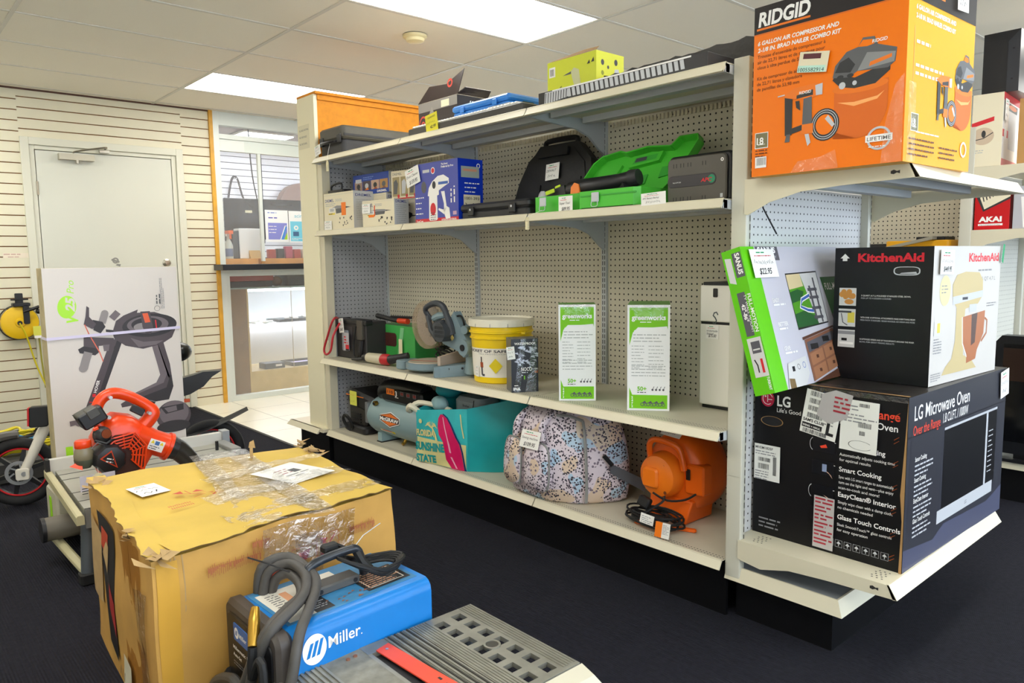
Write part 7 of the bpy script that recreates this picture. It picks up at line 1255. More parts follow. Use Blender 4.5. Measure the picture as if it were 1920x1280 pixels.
mb = MB(); mb.prism(Fr((0, 0, 0), (1, 0, 0), (0, 0, 1)), [(-2.035, .272), (-1.995, .272), (-1.995, .302), (-2.005, .309), (-2.028, .309), (-2.035, .30)], -2.36, -1.52, TB) if 0 else mb.loft([[(x+dx, y, z) for x, z in ((-2.03, .266), (-2.003, .266), (-2.003, .296), (-2.008, .302), (-2.025, .302), (-2.03, .296))] for y, dx in ((1.52, 0), (2.36, .04))], TB); mb.build('fence_rail', t)
mb = MB(); mb.box(-1.985, 2.30, .268, -1.20, 2.335, .352, M('fence_white', '#d3d2cb', .4)); mb.box(-1.99, 2.29, .26, -1.975, 2.34, .355, BP); mb.box(-1.205, 2.28, .268, -1.17, 2.34, .362, M('fence_end_grey', '#9fa3a6', .4)); mb.build('rip_fence', t)
mb = MB(); mb.prism(T(-1.80, 1.66, .3008), [(-.13, .12), (.02, .16), (.22, .165), (.22, .145), (.03, .135), (-.10, .10)], 0, .003, M('insert_orange', '#ee7a3a', .4)); mb.prism(T(-1.80, 1.66, .3008), [(.30, .17), (.55, .20), (.56, .18), (.32, .145)], 0, .003, M('insert_orange', '', .4)); mb.fbox(Fr((-1.89, 1.785, .304), (1, .12, 0), (-.12, 1, 0)), 0, 0, .16, .006, 0, .001, BLACK); mb.build('throat_plate', t)
for (x, y, x2, y2) in ((-1.965, 1.66, -1.985, 1.63), (-1.93, 2.2, -1.94, 2.25), (-1.35, 1.66, -1.33, 1.63), (-1.35, 2.2, -1.33, 2.25)):
    mb = MB(); mb.tube([(x, y, .27), (x2, y2, .035)], .024, TGD, 14); mb.build('leg', t)
    mb = MB(); mb.rrbox(T(x2-.03, y2-.03, .0), 0, 0, .06, .06, 0, .045, RUB, .012, .005); mb.build('foot', t)
mb = MB(); mb.tube([(-2.03, 2.02, .10), (-1.99, 1.64, .045)], .018, TB, 10); mb.build('brace', t); mb = MB(); mb.tube([(-1.36, 2.02, .10), (-1.33, 1.64, .045)], .018, TB, 10); mb.build('brace', t)
mb = MB(); mb.cyl((-2.07, 1.92, .155), (-1.85, 1.92, .155), .048, M('motor_taupe', '#6e675a', .5), seg=24); mb.cyl((-2.085, 1.92, .155), (-2.07, 1.92, .155), .05, BP, seg=24); mb.build('motor', t)
mb = MB(); mb.rrbox(T(-1.93, 1.72, .06), 0, 0, .5, .42, 0, .19, M('saw_body_beige', '#a8a28c', .5), .03, .01); mb.rrbox(L(-2.0, 2.04, 2.28, .06), 0, 0, .22, .2, -.05, 0, M('side_bag_cream', '#bdb8a2', .6), .03, .01); mb.fbox(L(-2.001, 2.1, 2.25, .08), .05, .02, .09, .14, 0, .002, lime); mb.build('saw_body', t)
mb = MB(); mb.rrbox(T(-1.25, 2.05, .3005), 0, 0, .05, .22, 0, .02, M('mitre_gauge_grey', '#8b8c88', .4), .008, .003); mb.cyl((-1.28, 2.16, .30), (-1.28, 2.16, .345), .008, BP, seg=10); mb.build('mitre_gauge', t)
# -- leaf blower
OB = M('leaf_blower_orange', '#ee4512', .3); OBd = M('leaf_blower_orange_dark', '#c33a12', .4)
t = thing('leaf_blower', (-1.78, 1.82, .305), 'bright orange petrol leaf blower with black nozzle lying on the table saw', 'leaf blower')
f = Fr((-1.79, 1.83, .46), (1, 0, 0), (0, 0, 1)); c = lambda x, z, d=0: V((x, 1.80-d, z))
mb = MB(); mb.tube([c(-1.885, .60), c(-1.873, .655), c(-1.85, .688), c(-1.815, .700), c(-1.775, .690), c(-1.735, .668), c(-1.685, .628), c(-1.667, .598), c(-1.69, .565), c(-1.735, .53)], [.020, .022, .023, .023, .023, .022, .024, .030, .030, .034], OB, 14); mb.tube([c(-1.885, .60), c(-1.87, .57), c(-1.84, .54)], [.018, .02, .03], OB, 12); mb.build('handle', t, smooth=60)
mb = MB(); mb.rrbox(Fr(c(-1.735, .628, .01), (.8, 0, -.55), (.5, 0, .8)), -.02, -.02, .035, .012, 0, .02, BP, .006, .004); mb.tube([c(-1.70, .655, .0), c(-1.675, .648, .0), c(-1.655, .64, .0)], .006, BP, 6); mb.build('trigger', t)
mb = MB(); body = [(-.065, .13), (-.02, .155), (.04, .14), (.10, .09), (.125, .03), (.115, -.03), (.06, -.115), (-.02, -.135), (-.09, -.09), (-.115, -.02), (-.11, .06)]
k = lambda s_, h: [f.p(x*s_, y*s_, h) for x, y in body]
mb.loft([k(.80, -.07), k(.97, -.055), k(1.0, -.02), k(1.0, .03), k(.93, .06), k(.70, .075)], OB); mb.build('fan_housing', t, smooth=50)
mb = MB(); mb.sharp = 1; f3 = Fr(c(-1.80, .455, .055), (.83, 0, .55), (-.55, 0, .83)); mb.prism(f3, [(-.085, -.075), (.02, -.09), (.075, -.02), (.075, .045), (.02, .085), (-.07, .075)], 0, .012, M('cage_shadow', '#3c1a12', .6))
for s_ in (1.02, .86, .70, .54, .38):
    pts = [(.01, -.095), (.078, -.022), (.078, .05), (.0, .088), (-.075, .078)]; mb.tube([f3.p(a*s_ if 1 else a, b*s_, .03-.012*(1-s_)) for a, b in pts], .0035, OB, 6)
for a, b in ((.01, -.095), (.05, -.05), (.078, -.022), (.078, .015), (.078, .05), (.04, .07), (.0, .088), (-.04, .083)): mb.tube([f3.p(a*.3, b*.3, .02), f3.p(a*1.04, b*1.04, .028)], .003, OB, 6)
mb.build('intake_cage', t)
mb = MB(); f4 = Fr(c(-1.862, .452, .095), (1, 0, 0), (0, 0, 1)); hexp = [(.062*math.cos(2*PI*i/8+.3), .062*math.sin(2*PI*i/8+.3)) for i in range(8)]; kk = lambda s_, h: [f4.p(x*s_, y*s_, h) for x, y in hexp]
mb.loft([kk(1, -.07), kk(1, .0), kk(.85, .018), kk(.5, .024)], BP); mb.poly(f4, [(-.042, .012), (.002, .04), (.02, -.035)], OBd, .0245); mb.poly(f4, [(-.034, .011), (.0, .032), (.014, -.026)], BLACK, .0250); mb.tiny(f4.sub(-.018, .008, -.35), 0, 0, .03, 2, .007, WHITE, 3, h=.0256); mb.build('pull_starter', t)
mb = MB(); mb.rrbox(Fr(c(-1.937, .578, .06), (.87, 0, .42), (-.42, 0, .87)), 0, -.01, .095, .055, -.09, 0, BP, .010, .006); mb.rrbox(Fr(c(-1.937, .578, .06), (.87, 0, .42), (-.42, 0, .87)), .035, .02, .08, .058, -.05, .004, M('filter_lid_grey', '#46443f', .4), .006, .003); mb.build('air_filter', t)
mb = MB(); mb.ellipsoid(c(-1.875, .545, .05), .035, .04, .035, BP2, 14, 9); mb.cyl(c(-1.868, .555, .085), c(-1.868, .555, .095), .018, M('copper_part', '#8f4a2c', .3, .7), seg=16); mb.tube([c(-1.905, .53, .07), c(-1.87, .515, .09), c(-1.84, .53, .08)], .008, BP, 8); mb.tube([c(-1.92, .50, .07), c(-1.90, .522, .08), c(-1.87, .51, .09)], .003, SIL, 6); mb.rrbox(Fr(c(-1.91, .57, .075), (.9, 0, .3), (-.3, 0, .9)), 0, 0, .02, .012, 0, .01, OB, .003, .002); mb.build('engine', t)
mb = MB(); mb.lathe(Fr(c(-1.945, .425, .05), (1, 0, 0), (0, 1, 0), (.02, 0, 1)), [(.0, 0), (.022, .0), (.034, .02), (.037, .05), (.03, .08), (.022, .095), (0, .095)], M('fuel_tank_smoky', '#8a8067', .25, alpha=.9), 24); mb.lathe(Fr(c(-1.945, .425, .05), (1, 0, 0), (0, 1, 0), (.02, 0, 1)), [(.0, -.0005), (.0225, -.0005), (.0345, .02), (.037, .035)], M('fuel_green_dark', '#55594a', .3), 24); mb.build('fuel_tank', t)
mb = MB(); mb.lathe(Fr(c(-1.945, .505, .05), (1, 0, 0), (0, 1, 0)), [(.029, 0), (.031, .004), (.031, .024), (.028, .03), (0, .031)], OB, 12); mb.build('fuel_cap', t)
mb = MB(); mb.add([c(-2.0, .44, .06), c(-1.955, .46, .06), c(-1.96, .425, .09), c(-1.965, .44, .02)], [(0, 1, 2), (0, 3, 1), (0, 2, 3), (1, 3, 2)], OB); mb.build('red_foot', t)
mb = MB(); p0, p1 = c(-1.735, .505, .0), c(-1.618, .445, .01); d_ = (p1-p0).normalized(); mb.tube([c(-1.745, .515), c(-1.68, .475, .0), p1], [.062, .054, .052], OB, 24); mb.tube([p1-d_*.008, p1+d_*.006], .060, OB, 24); mb.build('outlet', t, smooth=50)
mb = MB(); f5 = Fr(c(-1.70, .535, .05), d_, (-d_.z*-1*-.0+.35, 0, .93)); f5 = Fr(c(-1.715, .462, .058), (d_.x, 0, d_.z), (-d_.z, 0, d_.x)); mb.fbox(f5, .0, .0, .062, .045, 0, .0015, WHITE); mb.h = 14; mb.poly(f5, [(.004, .028), (.012, .042), (.020, .028)], YS); mb.poly(f5, [(.042, .028), (.050, .042), (.058, .028)], YS); mb.rect(f5, .022, .024, .040, .040, M('label_blue', '#4a78b8', .5)); mb.tiny(f5, .005, .014, .05, 2, .005, DGREY, 3); mb.build('warning_label', t)
mb = MB(); mb.tube([p1, p1+d_*.02], .050, BP, 24); mb.tube([p1+d_*.02, p1+d_*.035], .047, BP, 24); mb.tube([p1+d_*.03, c(-1.575, .42, .012), c(-1.545, .385, .015), c(-1.515, .345, .017), c(-1.485, .318, .03)], [.045, .044, .041, .038, .033], M('nozzle_black', '#2d2a26', .35), 24); mb.build('nozzle', t, smooth=50)
mb = MB()
for x, z in ((-1.833, .69), (-1.843, .61), (-1.735, .52), (-1.69, .605)): mb.cyl(c(x, z, .022), c(x, z, .048), .007, SIL, seg=10)
mb.build('screw', t); mb = MB(); mb.box(-1.86, 1.74, .3045, -1.70, 1.9, .335, BP); mb.build('base_foot', t)
mb = MB(); f6 = F(-1.978, 1.685, .395); mb.fbox(f6.sub(0, -.05, .0), 0, 0, .125, .062, 0, .001, M('ticket_pale_lilac', '#cfcbd8', .5)); mb.h = 9; mb.tiny(f6, .005, -.04, .035, 3, .006, DGREY, 2); mb.prism(f6.sub(.038, -.05, .0), [(0, 0), (.05, 0), (.052, .05), (.035, .065), (.02, .065), (0, .05)], .002, .003, M('tag_cream', '', .6)); mb.tiny(f6, .068, .0, .014, 6, .005, DGREY, 5, h=.0036); mb.tube([f6.p(.066, .012, .003), f6.p(.068, .05, -.02), c(-1.885, .50, .09)], .0008, WHITE, 4); mb.build('price_tag', t)
# -- battered cardboard carton, nearest left
KB_ = M('kraft_board', '#c6974a', .7, var=.10, scale=7, bump=.12, bscale=60); KT = M('kraft_top_lit', '#cfae48', .65, var=.08, scale=6, bump=.1, bscale=50); KD_ = M('kraft_torn_pale', '#b39464', .9, var=.1, scale=30)  # KT: same board, stronger light on top painted as a yellower tone
TP = film('shiny_packing_tape', .30, .09, 26, 1.); TPb = film('shiny_brown_tape', .16, .12, 14, .7, (.86, .76, .62, 1))
A_, B_, C_, D_ = V((-2.05, 1.15, 0)), V((-2.112, .285, 0)), V((-1.40, .36, 0)), V((-1.35, 1.09, 0)); HT = .528
def disp(p): return V((noise.noise(p*5), noise.noise(p*5+V((9, 0, 0))), noise.noise(p*6+V((0, 7, 0)))))*.012
def gridface(mb, a, b, c_, d, mat, n=16, m_=12, off=0., nrm=V((0, 0, 0)), bul=0.):
    vs = []
    for j in range(m_+1):
        for i in range(n+1):
            s_, q = i/n, j/m_; p = (a.lerp(b, s_)).lerp(d.lerp(c_, s_), q); vs.append(p+disp(p)+nrm*(off+bul*math.sin(PI*s_)*math.sin(PI*q)))
    mb.add(vs, [(j*(n+1)+i, j*(n+1)+i+1, (j+1)*(n+1)+i+1, (j+1)*(n+1)+i) for j in range(m_) for i in range(n)], mat)
Z = V((0, 0, 1)); up_ = Z*HT; n1 = (B_-A_).cross(Z).normalized(); n2 = (C_-B_).cross(Z).normalized()
mb = MB(); gridface(mb, A_, B_, B_+up_, A_+up_, KB_, nrm=n1, bul=.008); gridface(mb, B_, C_, C_+up_, B_+up_, KB_, nrm=n2, bul=.006); gridface(mb, C_, D_, D_+up_, C_+up_, KB_); gridface(mb, D_, A_, A_+up_, D_+up_, KB_)
gridface(mb, B_+up_, C_+up_, D_+up_, A_+up_, KT, 24, 24, nrm=Z, bul=-.004); gridface(mb, A_, D_, C_, B_, KB_, 4, 4); zmin = min(v.z for v in mb.v)
for v in mb.v:
    if v.z < .02: v.z = max(v.z, .001)
for a_ in (.06, .075, .10): gridface(mb, B_.lerp(C_, a_), B_.lerp(C_, a_+.004), B_.lerp(C_, a_+.006)+up_, B_.lerp(C_, a_+.002)+up_, KD_, 1, 12, .0015, n2)
gridface(mb, B_.lerp(C_, .012), B_.lerp(C_, .085), B_.lerp(C_, .085)+up_*.98, B_.lerp(C_, .012)+up_*.98, M('kraft_strip_yellow', '#d5a13c', .5), 2, 14, .0022, n2)
CT = mb.build('cardboard_carton', origin=(-1.75, .72, 0), label='large battered brown cardboard carton patched with clear tape, front left', cat='box', smooth=40)
r = random.Random(21); mb = MB()
def torn(a, b, inn, n, w0, mat, lift, j=.012, z0=HT):
    vs = []; d = (b-a)
    for i in range(n+1):
        p = a+d*(i/n); e = disp(p+Z*z0)+Z*z0; o_ = r.uniform(-j, j)
        vs += [p+e+inn*(-.006+o_*.6)+Z*(lift*r.uniform(.6, 1.1)), p+e+inn*w0+Z*.0035]
    mb.add(vs, [(2*i, 2*i+2, 2*i+3, 2*i+1) for i in range(n)], mat); mb.add([v-Z*.003 for v in vs], [(2*i, 2*i+1, 2*i+3, 2*i+2) for i in range(n)], KD_)
i2 = -n2; i1 = -n1
torn(B_.lerp(C_, .08), C_, i2, 30, .30, KT, .012, .008); torn(A_, B_, i1, 30, .05, KT, .006, .008); mb.build('top_flap', CT)
mb = MB()
for p, s_ in ((B_+up_, 1.6), (A_.lerp(B_, .12)+up_, 1.3), (A_.lerp(B_, .75)+up_, 1), (D_+up_, 1), (C_.lerp(D_, .8)+up_, 1.5)):
    if s_: mb = MB()
    for k_ in range(7): q = p+V((r.uniform(-.02, .02), r.uniform(-.02, .02), r.uniform(-.012, .012)))*s_; mb.add([q, q+V((r.uniform(.01, .03), r.uniform(-.02, .02), r.uniform(-.01, .012)))*s_, q+V((r.uniform(-.01, .01), r.uniform(.01, .025), r.uniform(0, .015)))*s_, q+V((-.01, .005, .005))], [(0, 1, 2, 3)], KD_)
    mb.build('torn_board', CT)
mb = MB(); p = V((-1.56, 1.03, HT+.0)); mb.loft([[p+V((x, y, z)) for x, y in ((-.006, 0), (.004, -.004), (.006, .004))] for z in (0, .02, .045)], KD_); mb.add([p+V((-.01, 0, .04)), p+V((.015, 0, .035)), p+V((.01, 0, .065)), p+V((-.005, 0, .06))], [(0, 1, 2, 3)], KD_)
mb.build('torn_board', CT)
mb = MB()
def strip(p0, p1, w0, mat, off=.007, n=16, face='t', wr=.003):
    d = (p1-p0); s_ = d.cross(Z).normalized()*w0/2 if face == 't' else (Z*w0/2); nn = Z if face == 't' else (n2 if face == 'r' else n1); vs = []
    for i in range(n+1):
        for q in range(7): p = p0+d*(i/n)+s_*(q/3-1); vs.append(p+disp(p)+nn*(off+wr*noise.noise(p*45)))
    mb.add(vs, [(7*i+q, 7*i+q+1, 7*i+q+8, 7*i+q+7) for i in range(n) for q in range(6)], mat)
tz = lambda x, y: V((x, y, HT))
strip(tz(-1.63, 1.16), tz(-1.73, .30), .20, TP, .009, 40, wr=.005); strip(tz(-1.58, 1.12), tz(-1.66, .32), .07, TP, .012, 40, wr=.006); strip(tz(-1.70, 1.12), tz(-1.84, .32), .06, TP, .011, 40, wr=.006); strip(tz(-1.86, .60), tz(-1.40, .66), .09, TP, .013, 30, wr=.006); strip(tz(-1.80, .82), tz(-1.37, .88), .06, TP, .012, 30, wr=.006)
strip(tz(-1.88, .42), tz(-1.40, .46), .08, TP, .012, 30, wr=.005)
strip(V((-1.83, .305, .47)), V((-1.55, .34, .46)), .11, TP, .008, 20, 'r', .006); strip(V((-1.74, .32, .40)), V((-1.66, .33, .40)), .16, TP, .010, 12, 'r', .006)
strip(V((-2.10, .42, .26)), V((-2.085, .66, .26)), .50, TPb, .006, 14, 'l', .004); strip(V((-2.105, .36, .24)), V((-2.098, .46, .24)), .34, TP, .010, 14, 'l', .008); mb.build('packing_tape', CT)
CBk = M('print_panel_black', '#1d1918', .5); mb = MB()
FL_ = Fr(A_, B_-A_, Z); WL = (B_-A_).length
def lf(pts, mat, off):
    n = 8; vs = []
    a, b, c_, d = [FL_.p(x*WL, z) for x, z in pts]; gridface(mb, a, b, c_, d, mat, 4, 12, off, n1, 0)
    # follow the bulge of the carton side
lf([(.30, .085), (.42, .06), (.42, .455), (.16, .470)], CBk, .008); lf([(.22, .365), (.30, .34), (.33, .42), (.235, .43)], M('print_panel_orange', '#c2482a', .5), .0095); lf([(.24, .345), (.31, .30), (.33, .385), (.30, .395)], KD_, .010)
lf([(.33, .20), (.42, .13), (.42, .24), (.33, .28)], M('print_panel_red', '#a82c2a', .5), .0095); lf([(.03, .17), (.20, .17), (.22, .40), (.05, .43)], KD_, .0085); lf([(.52, .0), (.66, .0), (.64, .12), (.54, .13)], M('taped_note', '#d5cdb4', .6), .013)
mb.build('printed_panel', CT); mb = MB(); pen(mb, FL_, .555*WL, .075, .10*WL, .045, BLACK, 5, .006); pen(mb, FL_, .56*WL, .01, .09*WL, .05, BLACK, 8, .006)
for v in mb.v: v += n1*.022
mb.build('marker_writing', CT)
RI = M('stamp_red', '#c4472e', .6); mb = MB(); FR_ = Fr(B_+n2*.0105, C_-B_, Z)
def icon(fr, a, b, s_, kind):
    mb.ring(fr, a, b, s_*.70, s_*.72, RI, .001, 4, 1., PI/4, 2*PI+PI/4)
    if kind == 0: mb.poly(fr, [(a+s_*.38*math.cos(t_), b+.05*s_+s_*.3*math.sin(t_)) for t_ in [PI*i/10 for i in range(11)]], RI, .001); mb.stroke(fr, [(a, b+.05*s_), (a, b-s_*.28), (a+s_*.1, b-s_*.36), (a+s_*.18, b-s_*.28)], s_*.05, RI, .001)
    elif kind == 1: mb.poly(fr, [(a-s_*.25, b+s_*.3), (a+s_*.25, b+s_*.36), (a+s_*.1, b), (a-s_*.12, b-.02*s_)], RI, .001); mb.stroke(fr, [(a, b), (a, b-s_*.36)], s_*.05, RI, .001); mb.stroke(fr, [(a-s_*.18, b-s_*.36), (a+s_*.18, b-s_*.36)], s_*.05, RI, .001)
    else: mb.stroke(fr, [(a-s_*.35, b+s_*.38), (a+s_*.35, b-s_*.38)], s_*.06, RI, .001); mb.stroke(fr, [(a+s_*.35, b+s_*.38), (a-s_*.35, b-s_*.38)], s_*.06, RI, .001); mb.poly(fr, [(a-s_*.35, b+s_*.38), (a, b+s_*.3), (a-s_*.2, b+s_*.1)], RI, .001); mb.poly(fr, [(a-s_*.3, b-s_*.1), (a-s_*.05, b-s_*.1), (a-s_*.15, b-s_*.36), (a-s_*.35, b-s_*.36)], RI, .001)
icon(FR_, .315, .385, .075, 0); mb.build('stamped_icon', CT); mb = MB(); icon(FR_, .40, .41, .075, 1); mb.build('stamped_icon', CT); mb = MB(); icon(FR_, .475, .43, .07, 2); mb.build('stamped_icon', CT)
rs = M('stamp_brown_red', '#a8613a', .7)
for a_, b_, n_, hh_, sd in ((.13, .445, 26, .035, 3), (.25, .47, 9, .045, 4), (.265, .42, 5, .03, 5), (.265, .385, 5, .03, 8), (.55, .43, 16, .04, 6)):
    mb = MB(); r = random.Random(sd)
    for k_ in range(n_): x = a_+.0055*k_; mb.rect(FR_, x, b_+r.uniform(0, .008), x+.0016, b_+hh_*r.uniform(.6, 1), rs, .001); mb.rect(FR_, x, b_+hh_*r.uniform(.2, .7), x+.0045, b_+hh_*.72, rs, .0012)
    mb.build('stamped_writing', CT)
FT_ = Fr((-1.93, .68, HT+.0105), (1, .12, 0), (-.12, 1, 0))
mb = MB(); mb.poly(FT_, [(.02, .07), (.045, .05), (.05, .08)], RI, .001); mb.stroke(FT_, [(.03, .06), (.09, .0), (.05, -.01)], .003, RI, .001); mb.build('stamped_icon', CT); mb = MB(); mb.poly(FT_, [(.07, .045), (.10, .03), (.09, .06)], RI, .001); mb.stroke(FT_, [(.06, .075), (.06, .03), (.1, .02)], .003, RI, .001); mb.build('stamped_icon', CT); mb = MB(); icon(FT_, .115, -.01, .04, 2); mb.build('stamped_icon', CT)
for j_ in (0, 1):
    mb = MB(); r = random.Random(j_+40)
    for k_ in range(11): x = -.04+.006*k_; mb.rect(FT_, x, -.05-.022*j_, x+.002, -.036-.022*j_+r.uniform(-.003, .003), RI, .001); mb.rect(FT_, x, -.043-.022*j_, x+.004, -.041-.022*j_, RI, .0012)
    mb.build('stamped_writing', CT)
f = Fr((-1.985, .81, HT+.004), (1, .12, 0), (-.12, 1, 0)); price_tag(CT, f, .085, .12, seed=71)
mb = MB(); f = Fr((-1.60, .60, HT+.009), (1, .3, 0), (-.3, 1, 0)); mb.fbox(f, 0, 0, .17, .21, 0, .001, M('shipping_label_white', '', .5)); mb.h = 9; mb.tiny(f, .05, .15, .06, 3, .012, M('print_wine', '#a06a72', .5), 3); mb.rect(f, .09, .10, .12, .14, DGREY); mb.tiny(f, .04, .08, .1, 2, .012, GREY, 6); mb.build('shipping_label', CT)
# -- welder
WB = M('welder_blue', '#1377c4', .38, var=.04, scale=10, coat=.08, spec=.35); WBt = M('welder_blue_dusty', '#3a7fae', .45, var=.15, scale=14); WBz = M('welder_bezel', '#453f3b', .5, var=.06, scale=20); HS_ = M('hose_grey_black', '#4a4744', .55, var=.1, scale=30)
t = thing('welding_machine', (-1.72, .11, 0), 'bright blue welding machine with carry handle and looped cables in the foreground', 'welder')
Wq = [(-1.925, -.036), (-1.52, -.006), (-1.53, .238), (-1.935, .255)]
mb = MB(); cxm, cym = sum(x for x, y in Wq)/4, sum(y for x, y in Wq)/4
def wring(x0, x1): 
    out = []
    return out
rows = []
for e in (0, 1):
    a, d = (V((*Wq[0], 0)), V((*Wq[3], 0))) if e == 0 else (V((*Wq[1], 0)), V((*Wq[2], 0)))
    rows.append([a+V((0, 0, .02)), a+V((0, 0, .368)), a.lerp(d, .012)+V((0, 0, .384)), a.lerp(d, .05)+V((0, 0, .395)), a.lerp(d, .10)+V((0, 0, .40)), a.lerp(d, .90)+V((0, 0, .40)), a.lerp(d, .96)+V((0, 0, .395)), d+V((0, 0, .375)), d+V((0, 0, .02))])
mb.loft(rows, WB); mb.build('case', t, smooth=45)
mb = MB(); fT = Fr((Wq[0][0], Wq[0][1], .4002), V((Wq[1][0]-Wq[0][0], Wq[1][1]-Wq[0][1], 0)), V((Wq[3][0]-Wq[0][0], Wq[3][1]-Wq[0][1], 0)), (0, 0, 1))
mb.fbox(fT, .02, .04, .39, .26, 0, .0006, WBt); mb.h = 6; mb.rect(fT, .03, .05, .135, .235, M('spec_label_white', '#ddd9cd', .5)); mb.rect(fT, .10, .05, .15, .15, M('spec_label_black', '#26282b', .5)); mb.tiny(fT, .045, .21, .03, 9, .006, DGREY, 3, gap=2); mb.rect(fT, .08, .13, .10, .21, M('label_peach', '#e0a27a', .5)); mb.tiny(fT, .105, .14, .04, 8, .005, SILVER, 4, gap=2)
mb.rect(fT, .25, .055, .38, .16, M('spec_label_black', '', .5)); mb.ring(fT, .315, .108, .07, .074, M('spec_label_white', '', .5), None, 4, .8, PI/4, 2*PI+PI/4); mb.tiny(fT, .26, .15, .11, 8, .005, M('label_peach', '', .5), 6, gap=2.2); mb.rect(fT, .17, .19, .24, .235, M('spec_label_white', '', .5)); rr = random.Random(3)
for k_ in range(14): a, b = rr.uniform(.14, .26), rr.uniform(.045, .09); mb.poly(fT, [(a, b), (a+.012, b+.003), (a+.006, b+.008)], M('rust_spot', '#8a5a44', .8))
mb.build('top_labels', t)
fS = Fr((Wq[0][0], Wq[0][1], 0), V((Wq[1][0]-Wq[0][0], Wq[1][1]-Wq[0][1], 0)), Z); mb = MB(); mb.ell(fS, .062, .345, .031, .036, WHITE, .001, 36)
for k_ in range(3): a = .040+.013*k_; mb.poly(fS, [(a, .328), (a+.0085, .328+.001), (a+.020, .362+.002*k_), (a+.0115, .361+.002*k_)], WB, .0014)
mb.text(fS, 'Miller', .098, .334, .040, WHITE, .001, bold=.010, shear=.0, width=.088); mb.text(fS, '.', .187, .334, .03, WHITE, .001); mb.build('logo', t)
mb = MB(); f = L(-1.926, -.042, .26, 0); w_ = .302
mb.rrbox(f, 0, .01, w_, .405, -.012, .03, WBz, .03, .010, 6); mb.rrbox(f, .022, .03, w_-.022, .378, .028, .034, M('welder_front_black', '#16161a', .4), .02, .003, 5); mb.build('front_bezel', t)
mb = MB(); mb.h = 290; mb.cnt = {}; mb.rrbox(f, .065, .318, .150, .362, .030, .0355, M('badge_blue', '#1f5fa8', .35), .006, .001); mb.ell(f, .085, .340, .012, .014, WHITE, .0359)
for k_ in range(3): mb.poly(f, [(.078+.004*k_, .334), (.0805+.004*k_, .334), (.085+.004*k_, .347), (.0825+.004*k_, .347)], M('badge_blue', '', .35), .0363)
mb.text(f, 'Miller', .100, .333, .016, WHITE, .0359, bold=.02, width=.044); mb.text(f, 'Millermatic 140', .060, .295, .013, WHITE, .0359, bold=.01, width=.105); mb.text(f, 'Auto-Set', .060, .277, .012, WHITE, .0359, bold=.01, width=.05); mb.tiny(f, .06, .262, .09, 2, .004, GREY, 3, h=.0359); mb.build('badge', t)
mb = MB(); mb.rrbox(fT, .135, .118, .265, .168, 0, .022, M('handle_base_grey', '#4e4d4b', .5), .006, .004)
for a in (.15, .25): mb.cyl(fT.p(a, .118, .012), fT.p(a, .1165, .012), .006, BLACK, seg=12)
mb.build('handle_base', t); mb = MB(); mb.tube([fT.p(.118, .14, .005), fT.p(.122, .14, .060), fT.p(.150, .14, .080), fT.p(.24, .14, .086), fT.p(.275, .14, .074), fT.p(.29, .14, .01)], .0115, M('handle_blue_black', '#23282f', .3), 12); mb.build('carry_handle', t)
c_ = lambda y, z, x=-1.93: V((x, y, z))
mb = MB(); P_ = lambda a, b, h: fT.p(a, b, h)
mb.tube([P_(.055, .24, .0), P_(.07, .235, .055), P_(.11, .20, .075), P_(.118, .14, .065), P_(.10, .10, .045), P_(.055, .06, .035), P_(-.02, .035, .01), V((-1.975, .03, .33)), V((-1.99, .07, .20)), V((-2.0, .12, .02))], .0125, HS_, 10)
mb.tube([P_(.075, .235, .0), P_(.085, .225, .035), P_(.105, .20, .05), P_(.108, .15, .042), P_(.085, .10, .030), P_(.03, .07, .025), P_(-.03, .05, .0), V((-1.98, .06, .30)), V((-1.995, .12, .16)), V((-2.0, .18, .02))], .0125, HS_, 10)
mb.tube([P_(.05, .26, -.02), P_(.06, .25, .065), P_(.115, .215, .085), P_(.135, .13, .06), P_(.12, .09, .04), P_(.075, .04, .025), P_(.02, -.012, .0), V((-1.935, -.066, .32)), V((-1.965, -.055, .20)), V((-1.97, -.03, .02))], .0125, HS_, 10); mb.build('torch_cable', t, smooth=60)
mb = MB(); mb.tube([V((-1.962, .045, .375)), V((-1.975, .035, .425)), V((-1.968, .02, .445))][::-1], [.012, .013, .010], M('brass', '', .3), 8) if 0 else mb.tube([V((-1.955, .068, .44)), V((-1.965, .052, .42)), V((-1.975, .035, .395)), V((-1.985, .02, .375))], [.009, .013, .013, .010], M('brass', '', .3), 16); mb.tube([V((-1.985, .02, .375)), V((-1.99, .015, .34)), V((-1.985, .03, .30))], .011, RUB, 8); mb.build('brass_coupling', t)
mb = MB(); mb.tube([V((-1.985, .03, .30)), V((-1.985, -.02, .36)), V((-1.985, -.03, .30)), V((-1.99, .0, .24)), V((-2.0, .02, .02))], .010, RUB, 8); mb.rrbox(Fr((-2.01, .06, .17), (0, -1, 0), (0, 0, 1)), 0, 0, .06, .12, 0, .03, BP2, .01, .004); mb.tube([V((-1.97, .05, .18)), V((-1.99, .10, .25)), V((-1.99, .16, .245)), V((-1.99, .26, .19)), V((-2.0, .34, .08)), V((-2.0, .36, .02))], .012, HS_, 10); mb.tube([V((-1.96, .23, .22)), V((-1.98, .29, .15)), V((-2.0, .33, .02))], .013, RUB, 10); mb.build('hose', t)
mb = MB(); mb.tube([P_(.098, .10, .045), P_(.108, .13, .060), P_(.128, .14, .048), P_(.15, .13, .02), P_(.13, .10, .03), P_(.098, .10, .045)], .003, BLACK, 5); mb.tube([P_(.09, .16, .07), P_(.055, .20, .09), P_(.02, .24, .105)], .0022, BLACK, 5); mb.build('cable_tie', t)
mb = MB(); rr = random.Random(6); pts = []
